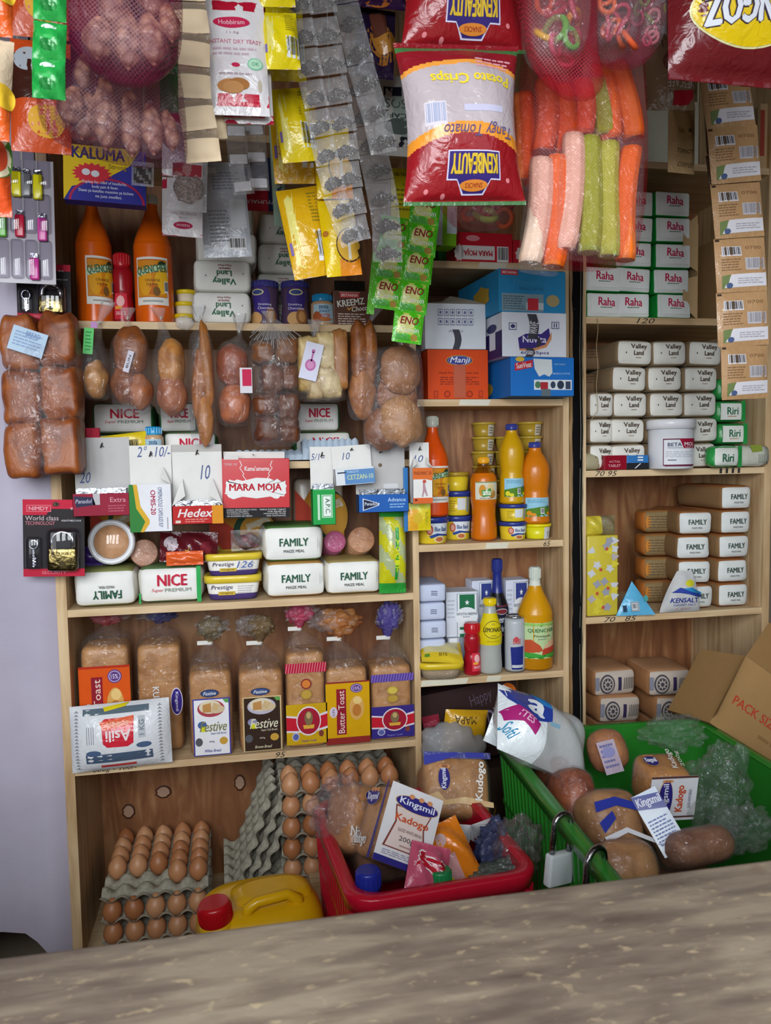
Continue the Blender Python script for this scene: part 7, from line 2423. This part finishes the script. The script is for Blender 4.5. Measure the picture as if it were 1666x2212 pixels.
# ================================================================ crates and what lies in them
def crate(name, why, cx, cy, zb, w, d, h, yaw, colr, dark, slots=True, taper=.9, solid=False):
    def ring(sx, sy, r, z, n=5):
        pts = []
        for qx, qy, a0 in ((1, 1, 0), (-1, 1, PI / 2), (-1, -1, PI), (1, -1, 3 * PI / 2)):
            for i in range(n + 1):
                a = a0 + PI / 2 * i / n
                pts.append((qx * (sx - r) + r * math.cos(a), qy * (sy - r) + r * math.sin(a), z))
        return pts
    W, D_ = w / 2, d / 2
    b = MB()
    t = .004
    # inside and outside walls
    b.grid([ring(W * taper, D_ * taper, .03, 0), ring(W - .012, D_ - .012, .035, h)], colr, wrap=True)
    b.grid([ring(W * taper - t, D_ * taper - t, .03, .004), ring(W - .012 - t, D_ - .012 - t, .035, h)], colr, wrap=True, flip=True)
    b.face([b.vert(p) for p in ring(W * taper, D_ * taper, .03, 0)][::-1], colr)
    b.face([b.vert(p) for p in ring(W * taper - t, D_ * taper - t, .03, .004)], colr)
    rim = MB()
    rows = [ring(W - .014, D_ - .014, .035, h - .03), ring(W, D_, .045, h - .028), ring(W + .003, D_ + .003, .047, h - .004), ring(W, D_, .045, h), ring(W - .016, D_ - .016, .034, h), ring(W - .019, D_ - .019, .032, h - .004)]
    rim.grid(rows, colr, wrap=True)
    parts = [('basket', b), ('rim', rim)]
    rb = MB()
    for side in range(4):
        L = (d if side % 2 == 0 else w) * .86
        n = int(L / .021)
        for k in range(n + 1):
            u = -L / 2 + L * k / n
            def pt(z, o):
                f = taper + (1 - taper) * z / h
                q = ((W * f - .008 + o) if side in (0, 1) else -(W * f - .008 + o)) if side % 2 == 0 else None
                if side == 0:
                    return (W * f - .006 + o, u * f, z)
                if side == 2:
                    return (-(W * f - .006 + o), u * f, z)
                if side == 1:
                    return (u * f, D_ * f - .006 + o, z)
                return (u * f, -(D_ * f - .006 + o), z)
            e = .0035
            a, c = pt(h * .08, .006), pt(h - .03, .004)
            dx, dy = (0, e) if side % 2 == 0 else (e, 0)
            ids = [rb.vert(p) for p in ((a[0] - dx, a[1] - dy, a[2]), (a[0] + dx, a[1] + dy, a[2]), (c[0] + dx, c[1] + dy, c[2]), (c[0] - dx, c[1] - dy, c[2]))]
            a2, c2 = pt(h * .08, -.002), pt(h - .03, -.003)
            jds = [rb.vert(p) for p in ((a2[0] - dx, a2[1] - dy, a2[2]), (a2[0] + dx, a2[1] + dy, a2[2]), (c2[0] + dx, c2[1] + dy, c2[2]), (c2[0] - dx, c2[1] - dy, c2[2]))]
            rb.face(ids, colr)
            for i in range(4):
                rb.face((ids[i], ids[(i + 1) % 4], jds[(i + 1) % 4], jds[i]), colr)
        for z in (.35, .62):
            f = taper + (1 - taper) * z
            o = .001
            if side % 2 == 0:
                x = (W * f - .004) * (1 if side == 0 else -1)
                rb.box(x - .003, x + .003, -L / 2, L / 2, h * z - .004, h * z + .004, colr)
            else:
                y = (D_ * f - .004) * (1 if side == 1 else -1)
                rb.box(-L / 2, L / 2, y - .003, y + .003, h * z - .004, h * z + .004, colr)
    parts.append(('rib_grille', rb))
    return TH(name, why, 'crate', parts, (cx, cy, zb), yaw)


crate('crate', 'red plastic crate of bread and bottles behind the counter', .289, -.415, .441, .305, .355, .259, .07, '#b8142c:g', '#8f1020')
crate('crate', 'big green plastic crate of bagged bread beside the red crate', .722, -.505, .441, .46, .63, .339, -.05, '#2c7f2a:g', '#1f6a20')


def block(why, px, py, Y, w, h, d, rot, draw=None, crumb='crust:#c08a54:#9a683a', name='bread_loaf', side=None, wrap_='film::4', cat_='bread', extra=(), r=.018, top=None, back_taper=0, off=None):
    """wrapped loaf: the centre of its near end shows at (px, py)"""
    c = P(px, py, Y)
    R = (Matrix.Rotation(rot[2], 4, 'Z') @ Matrix.Rotation(rot[1], 4, 'Y') @ Matrix.Rotation(rot[0], 4, 'X'))
    o = c + R.to_3x3() @ Vector((0, d / 2, -h / 2))
    b = MB(); rbox(b, w * .95, d * .97, h * .95, r, crumb, z0=h * .025, mid=4, puff=.002, seed=3)
    g = MB(); rbox(g, w, d, h, r * 1.1, wrap_, mid=5, puff=.003, seed=8)
    l = MB()
    if draw:
        draw(Face(l, w, h, flat(-d / 2 - .0035)))
    if side:
        side(l, w, h, d)
    parts = [('bread', b), ('wrapper', g)]
    if l.v:
        parts.append(('label', l))
    parts += list(extra)
    return TH(name, why, cat_, parts, o, tuple(rot))


def king(f, x0, y0, x1, y1, rot=0, k=4):
    cx, cy = (x0 + x1) / 2, (y0 + y1) / 2
    f.E(cx, cy, (x1 - x0) / 2, (y1 - y0) / 2, '#c9a05a', k).E(cx, cy, (x1 - x0) / 2 * .97, (y1 - y0) / 2 * .94, '#2f2a7a:g', k + 1)
    for s_ in (-.16, .06, .26):
        f.E(cx + s_ * (x1 - x0), cy - .46 * (y1 - y0), .05, .03, '#c98a5c', k + 2)
    if abs(rot) == 90:
        f.T('Kingsmil', cx - (x1 - x0) * .26, y0 + (y1 - y0) * .1, cx + (x1 - x0) * .26, y1 - (y1 - y0) * .1, '#dcdcec', rot=rot, b=.04, k=k + 3)
    else:
        f.T('Kingsmil', x0 + (x1 - x0) * .1, cy - (y1 - y0) * .26, x1 - (x1 - x0) * .1, cy + (y1 - y0) * .28, '#dcdcec', rot=rot, b=.04, k=k + 3)


def kfront(f):
    f.R(0, .0, 1, 1, '#d5d3d6:g', 1).R(0, .92, 1, 1, '#2f2a7a:g', 2)
    f.G([(.16, .26), (.86, .26), (.78, .46), (.9, .8), (.1, .8), (.22, .46)], '#7a3a34', 2).G([(.19, .28), (.83, .28), (.75, .46), (.86, .785), (.14, .785), (.25, .46)], '#d5c3bd', 3)
    king(f, .12, .1, .96, .3)
    f.T('Kadogo', .2, .36, .84, .48, '#c0502c', b=.06, k=5).T('SLICED WHITE BREAD', .3, .53, .76, .57, '#8a6a64', k=5).T('200g', .36, .62, .64, .7, '#5a4a4c', b=.02, k=5).R(.4, .73, .6, .75, '#a88a84', 5).lines(.12, .83, .9, .9, 3, '#8a86a0', 3)


def kside(l, w, h, d):
    # brown side toward the curtain with its own sticker
    f = Face(l, d, h, lambda u, v, o: (-w / 2 - .0035 - o, -u, v))
    king(f, .25, .12, .8, .34)
    f.T('Nadogo', .12, .7, .7, .88, '#dcdad8', b=.04, k=3)
    f.G([(.94, 0), (1, 0), (1, 1), (.9, 1)], '#2f2a7a:g', 2)


block('small white wrapped loaf with large purple oval label, tilted in the red crate', 881, 1790, -.50, .099, .121, .085, (-.42, .5, .12), kfront, side=kside)
block('brown wrapped loaf with purple oval leaning behind the small white loaf', 800, 1766, -.4, .084, .12, .085, (-.5, .42, .35), lambda f: (king(f, .3, .1, .95, .34), f.T('Nadogo', .0, .66, .7, .84, '#dcdad8', b=.04, k=3), f.lines(.05, .86, .6, .92, 2, '#cfc5bd', 3)), crumb='crust:#b57c46:#94602f')


def kud(f):
    f.R(.0, .0, 1, .1, 'film:#4a52b0:70', 1).G([(0, .06), (.5, .0), (.5, .06), (0, .22)], '#3a3f9a:g', 2).R(.62, .0, .9, .08, '#3a3f9a:g', 2)
    king(f, .2, .22, .38, .62, rot=90)
    f.T('Kudogo', .76, .14, .9, .76, '#e6e2dc', rot=84, b=.06, k=4)
    f.G([(0, .7), (.2, .62), (.3, .75), (.6, .7), (1, .78), (1, .86), (.5, .8), (.2, .84), (0, .8)], 'crust:#e0c193:#cfa873', 1)


c = P(990, 1694, -.3)
kr = (-.62, .08, -.1)
KR = Matrix.Rotation(kr[2], 4, 'Z') @ Matrix.Rotation(kr[1], 4, 'Y') @ Matrix.Rotation(kr[0], 4, 'X')
KI = (Matrix.Translation(c + KR.to_3x3() @ Vector((0, .065, -.059))) @ KR).inverted()
pl = MB()
pc = P(1012, 1778, -.4)
for k in range(15):
    a = -1.5 + 3.0 * k / 14
    for e in (-1, 1):
        a1 = a + e * .11
        tip = pc + Vector((.045 * math.sin(a), -.006, -.034 * math.cos(a)))
        pl.face([pl.vert(KI @ q_) for q_ in (pc + Vector((0, -.016, .004)), tip, pc + Vector((.045 * math.sin(a1), .008, -.034 * math.cos(a1))))], '#d3d2d6:g')
    p0, p1 = [pc + Vector((.05 * math.sin(x), .008, -.04 * math.cos(x) + .004)) for x in (a - .12, a + .12)]
    p2, p3 = [pc + Vector((.062 * math.sin(x), .03, -.05 * math.cos(x) + .012)) for x in (a + .12, a - .12)]
    pl.face([pl.vert(KI @ q_) for q_ in (p0, p1, p2, p3)], '#cf6a1c:g')
ORB = MB(); rbox(ORB, .128, .02, .04, .008, 'film:#d8722c:65', z0=.002)
block('brown wrapped loaf with pleated white end lying at the back of the red crate', 990, 1694, -.3, .13, .118, .13, (-.62, .08, -.1), kud, extra=(('pleated_end', (lambda m: m)(pl)),), crumb='crust:#b9844c:#94602f')
# sweets, bottles and film in the red crate
packet('sweet_bag', 'orange and pink sweet bag with yellow corner in the red crate', 'packet', 940, 1785, 1050, 1915, -.50, .04, lambda u, v: '#d9c31c:w' if (u + v * .9) < -.05 and v < .8 else ('#d97a1c:w' if v > .5 or u > .35 else '#cf9a9c:w'), rot=(-.6, -.32, .1), wrin=.5, draw=lambda f: f.T('CADBURY', .12, .2, .24, .7, '#5a4a1c', rot=70, k=3).E(.5, .25, .1, .1, '#c9a8a8', 2), sub=None)
packet('sweet_bag', 'pink bag with big red and white letters at the front of the red crate', 'packet', 868, 1835, 960, 1945, -.56, .03, '#b9506a:w', rot=(-.5, .35, 0), wrin=.4, draw=lambda f: f.T('XS', .1, .2, .9, .56, '#e8dcdc', rot=70, b=.1, k=3).T('XS', .14, .23, .86, .53, '#b5142c', rot=70, b=.05, k=5), sub=None)
q = P(797, 1905, -.55)
bottle('drink_bottle', 'clear bottle with dark blue cap standing in the red crate', q.x, -.545, .447, q.z - .447 + .0, .026, [(0, .8), (.03, 1), (.3, .96), (.5, 1), (.72, .95), (.86, .6), (.95, .52)], 'glass:#dcd3c0', '#1f2a8a:g', .03, .0185, None)
q = P(838, 1925, -.57)
bottle('drink_bottle', 'clear empty bottle lying low beside the blue capped bottle', q.x + .004, -.515, .447, .17, .02, [(0, .8), (.03, 1), (.3, .96), (.6, 1), (.8, .6), (.95, .5)], 'glass:#e8e8e8', '#b9bcc0:g', .01, .012, None)
q = P(957, 1908, -.56)
bottle('drink_bottle', 'bottle with green cap at the front of the red crate', q.x, -.545, .447, q.z - .447 + .004, .024, [(0, .8), (.03, 1), (.3, .96), (.6, 1), (.8, .72), (.95, .66)], 'glass:#b9d9c0', '#1f7a44:g', .024, .0165, None)


def wad(name, why, px, py, Y, r, m, seed, cat_='plastic', n=64):
    b = MB()
    c = P(px, py, Y)
    rnd = random.Random(seed)
    o = Vector((seed * 3.7, seed * 1.3, seed * 2.1))
    ball(b, (0, 0, 0), r[0], r[1], r[2], m, n=n, k=44, dis=lambda v: .55 * (mnoise.turbulence(v * 1.9 + o, 4, True) - .55) + .22 * mnoise.noise(v * 1.1 + o))
    return TH(name, why, cat_, b, c)


wad('plastic_bag', 'crumpled clear bag at the near curtain side of the red crate', 735, 1745, -.36, (.05, .05, .06), 'film:#f4f0f4:5', 1)
wad('plastic_bag', 'blue tinted clear bag crumpled beside the pleated loaf', 1068, 1830, -.44, (.034, .03, .045), 'film:#6a78b8:25', 2)
wad('plastic_bag', 'clear crumpled film over the corner of the red crate', 1120, 1830, -.47, (.045, .04, .06), 'film:#f4eeee:5', 3)
wad('plastic_bag', 'dark green bottle film at the front corner of the red crate', 1085, 1885, -.5, (.05, .03, .02), 'film:#8a9a90:30', 4)
block('dark wrapped loaf deep in the red crate under the others', 870, 1850, -.42, .16, .1, .15, (0, 0, .1), None, crumb='crust:#8a5a38:#5a3420')
q = P(950, 1800, -.42)

# ---- in the green crate
TI = []
c = P(1165, 1600, -.42)
b = MB()
mpp = pillow(b, .2, .135, .1, lambda u, v: 'film:#eef0f2:55' if u > -.2 else '#dfe6ea:w', nu=26, nv=22, wrin=.2, seed=12)
f = Face(b, .2, .135, mpp, n=7)
f.G([(.0, .1), (.34, .0), (.46, .2), (.44, .5), (.2, .62), (.04, .3)], '#2c3f98:w', 2).G([(.26, .02), (.44, .1), (.46, .3), (.36, .26)], '#2a7ac0', 3).G([(.0, .46), (.1, .4), (.3, .62), (.26, .78), (.14, .64), (.02, .62)], '#a01f6c', 4).T('ITES', .1, .52, .24, .62, '#d9b0c8', rot=-30, k=6).T('a', .2, .2, .38, .5, '#e6eaf0', b=.12, rot=-20, k=5).T('Softl', .0, .68, .13, .82, '#3a8ab0', rot=-50, k=5)
f.R(.42, .5, .52, .56, '#7aa0b4', 3)
TH('tissue_pack', 'white plastic tissue pack with blue and magenta print across the green crate corner', 'tissue pack', b, P(1170, 1660, -.4), (-.75, .5, .12))
packet('plastic_bag', 'white torn corner of the tissue wrapper over the green rim', 'plastic', 1040, 1490, 1115, 1615, -.34, .02, '#d5dde0:w', rot=(-.3, .5, 0), wrin=.6, sub=None)
block('wrapped orange brown bun with pale printed label at the back of the green crate', 1330, 1616, -.36, .075, .085, .07, (-.5, -.1, .1), lambda f: (f.R(.0, .3, .5, 1, '#b4a4b4:w', 1), f.lines(.05, .35, .45, .9, 5, '#6a6a9a', 2), f.E(.25, .55, .18, .12, '#8a8ab8', 3)), crumb='crust:#c07a3c:#9a5522', r=.03, wrap_='film::6')


def kf2(f):
    f.R(0, 0, 1, 1, '#d3d3d8:g', 1).R(.0, .0, 1, .05, '#5a3a34', 2).R(0, .9, 1, .94, '#5a3a34', 2)
    king(f, .18, .06, .48, .94, rot=90)
    f.T('Kadogo', .55, .2, .76, .8, '#c0502c', rot=90, b=.06, k=4).T('SLICED WHITE BREAD', .82, .3, .88, .72, '#6a6a80', rot=90, k=4)


def ktop(l, w, h, d):
    f = Face(l, w, d, lambda u, v, o: (u, v - d / 2 - .0, h + .0038 + o))
    king(f, .05, .35, .35, .75)
    f.T('Kadogo', .6, .1, .76, .85, '#e2ded8', rot=80, b=.05, k=3).T('200g', .8, .2, .9, .8, '#d5cfc5', rot=80, k=3)


block('small loaf with brown top and white front with purple oval, standing in the green crate', 1452, 1722, -.5, .084, .085, .085, (.16, .02, -.08), kf2, side=ktop, crumb='crust:#bf8340:#9a6028')


def kband(f):
    f.G([(0, .3), (.4, .22), (1, .38), (1, .5), (.4, .36), (0, .46)], '#2f3a9a:g', 2).G([(.02, .62), (.3, .44), (.34, .56), (.08, .78)], '#2f3a9a:g', 2).G([(.05, .84), (.5, .7), (1, .9), (1, .97), (.5, .78), (.1, .92)], '#dcdce2:g', 2)


block('wrapped brown loaf with blue bands slumped in the middle of the green crate', 1345, 1760, -.55, .1, .1, .1, (-.62, .12, .1), kband, crumb='crust:#b07c48:#8a5a30', r=.03)
block('white and blue printed loaf end wedged against the loaf with blue bands', 1425, 1775, -.565, .045, .1, .06, (-.6, -.42, -.1), lambda f: (f.R(0, 0, 1, 1, '#c9d3e2:g', 1), f.G([(0, 0), (1, .1), (1, .36), (0, .22)], '#2f3a8a:g', 2), f.T('Kingsmil', .06, .08, .96, .26, '#dcdcec', rot=-8, b=.04, k=4), f.lines(.1, .42, .9, .85, 8, '#7a8ab8', 2), f.G([(0, .78), (.1, .78), (1, .98), (.9, 1)], '#2f3a8a:g', 3)), r=.008)
block('shiny red brown bun bag at the green crate side nearest the red crate', 1268, 1738, -.48, .07, .14, .1, (-.5, .25, .1), None, crumb='crust:#9a4a1c:#6d2c10', r=.033, wrap_='film::3')
block('second red brown bun behind the first under the tissue pack', 1235, 1690, -.36, .08, .12, .1, (-.4, .2, .1), None, crumb='crust:#8a4420:#5d2810', r=.04, wrap_='film::3')
block('light brown loaf end at the very front of the green crate', 1375, 1858, -.66, .1, .08, .09, (-.7, .1, .06), None, crumb='crust:#b9834c:#96622f', r=.03, wrap_='film::5')
block('dark wrapped loaf at the front of the green crate toward the edge of the picture', 1530, 1822, -.62, .12, .06, .09, (-.6, -.06, 0), None, crumb='crust:#8f5c38:#6a3c20', r=.028, wrap_='film::6')
wad('plastic_bag', 'crumpled clear bag at the back rim of the green crate', 1450, 1580, -.3, (.07, .03, .035), 'film:#f6f8f6:4', 6)
wad('plastic_bag', 'big cloudy clear bag slumped along the far side of the green crate', 1555, 1720, -.5, (.055, .05, .085), 'film:#f4f6f4:5', 7)
wad('plastic_bag', 'second cloudy clear bag near the counter end of the green crate', 1595, 1790, -.56, (.06, .04, .04), 'film:#f4f6f4:5', 8)
for k, (x, y, z) in enumerate(((.64, -.36, .447), (.8, -.36, .447), (.64, -.57, .447), (.8, -.57, .447), (.71, -.46, .553))):
    b = MB(); rbox(b, .14, .2, .1, .03, 'crust:#7a4a2c:#54301c', puff=.003, seed=k)
    TH('bread_loaf', 'brown loaf deep in the green crate, %s of the hidden layer' % ORD[k], 'bread', b, (x, y, z), .0)

# ---- steel shackles hung over the green rim
def ring(why, px, py, Y, R, yaw, tagm):
    c = PZ(px, py, .78)
    s = MB()
    pts = [(-R, 0, -.045), (-R, 0, -.02)] + [(-R * math.cos(a), 0, R * math.sin(a)) for a in [PI * i / 12 for i in range(13)]] + [(R, 0, -.012), (R, 0, -.05 if tagm else -.03)]
    tube(s, pts, .0047, '#9a9a9c:m', n=12)
    parts = [('shackle', s)]
    b = MB(); rbox(b, R * 2.9, .016, .05, .004, '#c9ced2:g' if tagm else '#8a8a8e:m', z0=-.092, mid=2)
    parts.append(('padlock_body', b))
    TH('padlock', why, 'padlock', parts, c, (0, .12, yaw))


ring('steel padlock with white body hooked over the green crate rim, farther one', 1216, 1782, -.455, .017, .35, True)
ring('steel padlock hooked over the green crate rim just above the counter edge', 1288, 1862, -.60, .02, .5, False)

# ---- yellow jerrycan
c = P(560, 1905, -.33)
zt = c.z
b = MB()
H = zt - .26
w, d = .112, .09
loft(b, [(0, w * .93, d * .93), (.01, w, d), (H * .6, w, d), (H * .82, w * .99, d * .98), (H * .9, w * .93, d * .9), (H * .95, w * .8, d * .74), (H * .965, w * .6, d * .5)], '#d9a70f:g', n=48, p=3.2, sub=3)
b2 = MB()
loft(b2, [(H * .93, .075, .052, .02, .005), (H * .965, .07, .046, .02, .005), (H * .985, .05, .03, .02, .005)], '#d9a70f:g', n=30, p=3, sub=2)
hd = MB()
tube(hd, [(-.03, -.05, H * .93), (-.026, -.05, H * .97 + .004), (-.012, -.05, H + .002), (.04, -.045, H + .004), (.06, -.042, H * .97), (.064, -.04, H * .93)], [.011, .0105, .009, .009, .0105, .011], '#d9a70f:g', n=12)
nk = MB(); nk.xf = Matrix.Translation((-.078, -.045, H * .9)) @ Matrix.Rotation(-.1, 4, 'Y')
loft(nk, [(-.02, .034, .034), (.012, .03, .03), (.016, .026, .026)], '#d9a70f:g', n=28)
cp = MB(); cp.xf = Matrix.Translation((-.079, -.045, H * .9)) @ Matrix.Rotation(-.1, 4, 'Y')
loft(cp, [(.014, .0275, .0275), (.016, .0285, .0285), (.042, .0275, .0275), (.048, .024, .024)], '#b3141c:g', n=32)
for k in range(36):
    a = 2 * PI * k / 36
    cp.box(.0283 * math.cos(a) - .0007, .0283 * math.cos(a) + .0007, .0283 * math.sin(a) - .0007, .0283 * math.sin(a) + .0007, .018, .04, '#b3141c:g')
TH('jerrycan', 'yellow plastic jerrycan with red screw cap behind the counter', 'jerrycan', [('body', b), ('shoulder', b2), ('handle', hd), ('neck', nk), ('cap', cp)], (c.x, -.33, .2505), .12)

# ---- leaning empty egg trays in the lower left unit
q = P(560, 1775, .12)
for k in range(3):
    M = Matrix.Rotation(.34 + .05 * k, 4, 'Y') @ Matrix.Rotation(PI / 2, 4, 'Y')
    TH('egg_tray', 'empty grey egg tray leaning on edge beside the tall egg stack, %s of three' % ORD[k], 'egg tray', TRAYW, (q.x - .03 + .024 * k, .15, q.z - .005 - .006 * k), tuple(M.to_euler()), 'leaning empty egg trays')
for k in range(3):
    TH('egg_tray', 'flattened grey egg tray piled behind the jerrycan, %s from the bottom' % ORD[k], 'egg tray', TRAY, (P(590, 1860, .1).x, .148, L5 + .001 + .036 * k), (0, 0, .01 * k), 'flat empty egg trays behind the jerrycan')

# ---- tilted brown carton with red print
c = P(1716, 1588, -.28)
b = MB()
W, Hh, D_ = .36, .16, .16
b.box(-W / 2, W / 2, 0, D_, -Hh / 2, Hh / 2, '#a37f52')
f = Face(b, W, Hh, flat(0), z0=-Hh / 2)
f.T('PACK SIZE: 5KG (10 x 500g)', .06, .5, .92, .66, '#b5422c', b=.03).lines(.3, .74, .7, .84, 1, '#8f6c44')
fl = MB()
fl.face([fl.vert(p) for p in ((-W / 2, -.001, Hh / 2), (W / 2, -.001, Hh / 2), (W / 2, .035, Hh / 2 + .11), (-W / 2 + .03, .03, Hh / 2 + .1))], '#97744a')
f2 = MB()
f2.face([f2.vert(p) for p in ((-W / 2, .0, -Hh / 2 + .01), (-W / 2, .0, Hh / 2), (-W / 2 - .02, -.03, Hh / 2 - .01), (-W / 2 - .015, -.03, -Hh / 2 + .02))], '#a88458')
TH('carton', 'tilted brown carton with red print behind the green crate at the picture edge', 'carton', [('box', b), ('flap', fl), ('flap', f2)], (c.x, -.28, c.z), (-.18, .62, -.1))
b = MB(); b.box(-.12, .2, -.12, .12, 0, c.z - .22, '#6a5038')
TH('carton', 'plain brown carton on the floor under the tilted one', 'carton', b, (1.2, -.15, 0), 0)
wad('bag', 'small piece of deep blue plastic at the picture edge above the tilted carton', 1668, 1440, .0, (.02, .015, .03), '#1c2f9a:w', 9, cat_='bag')
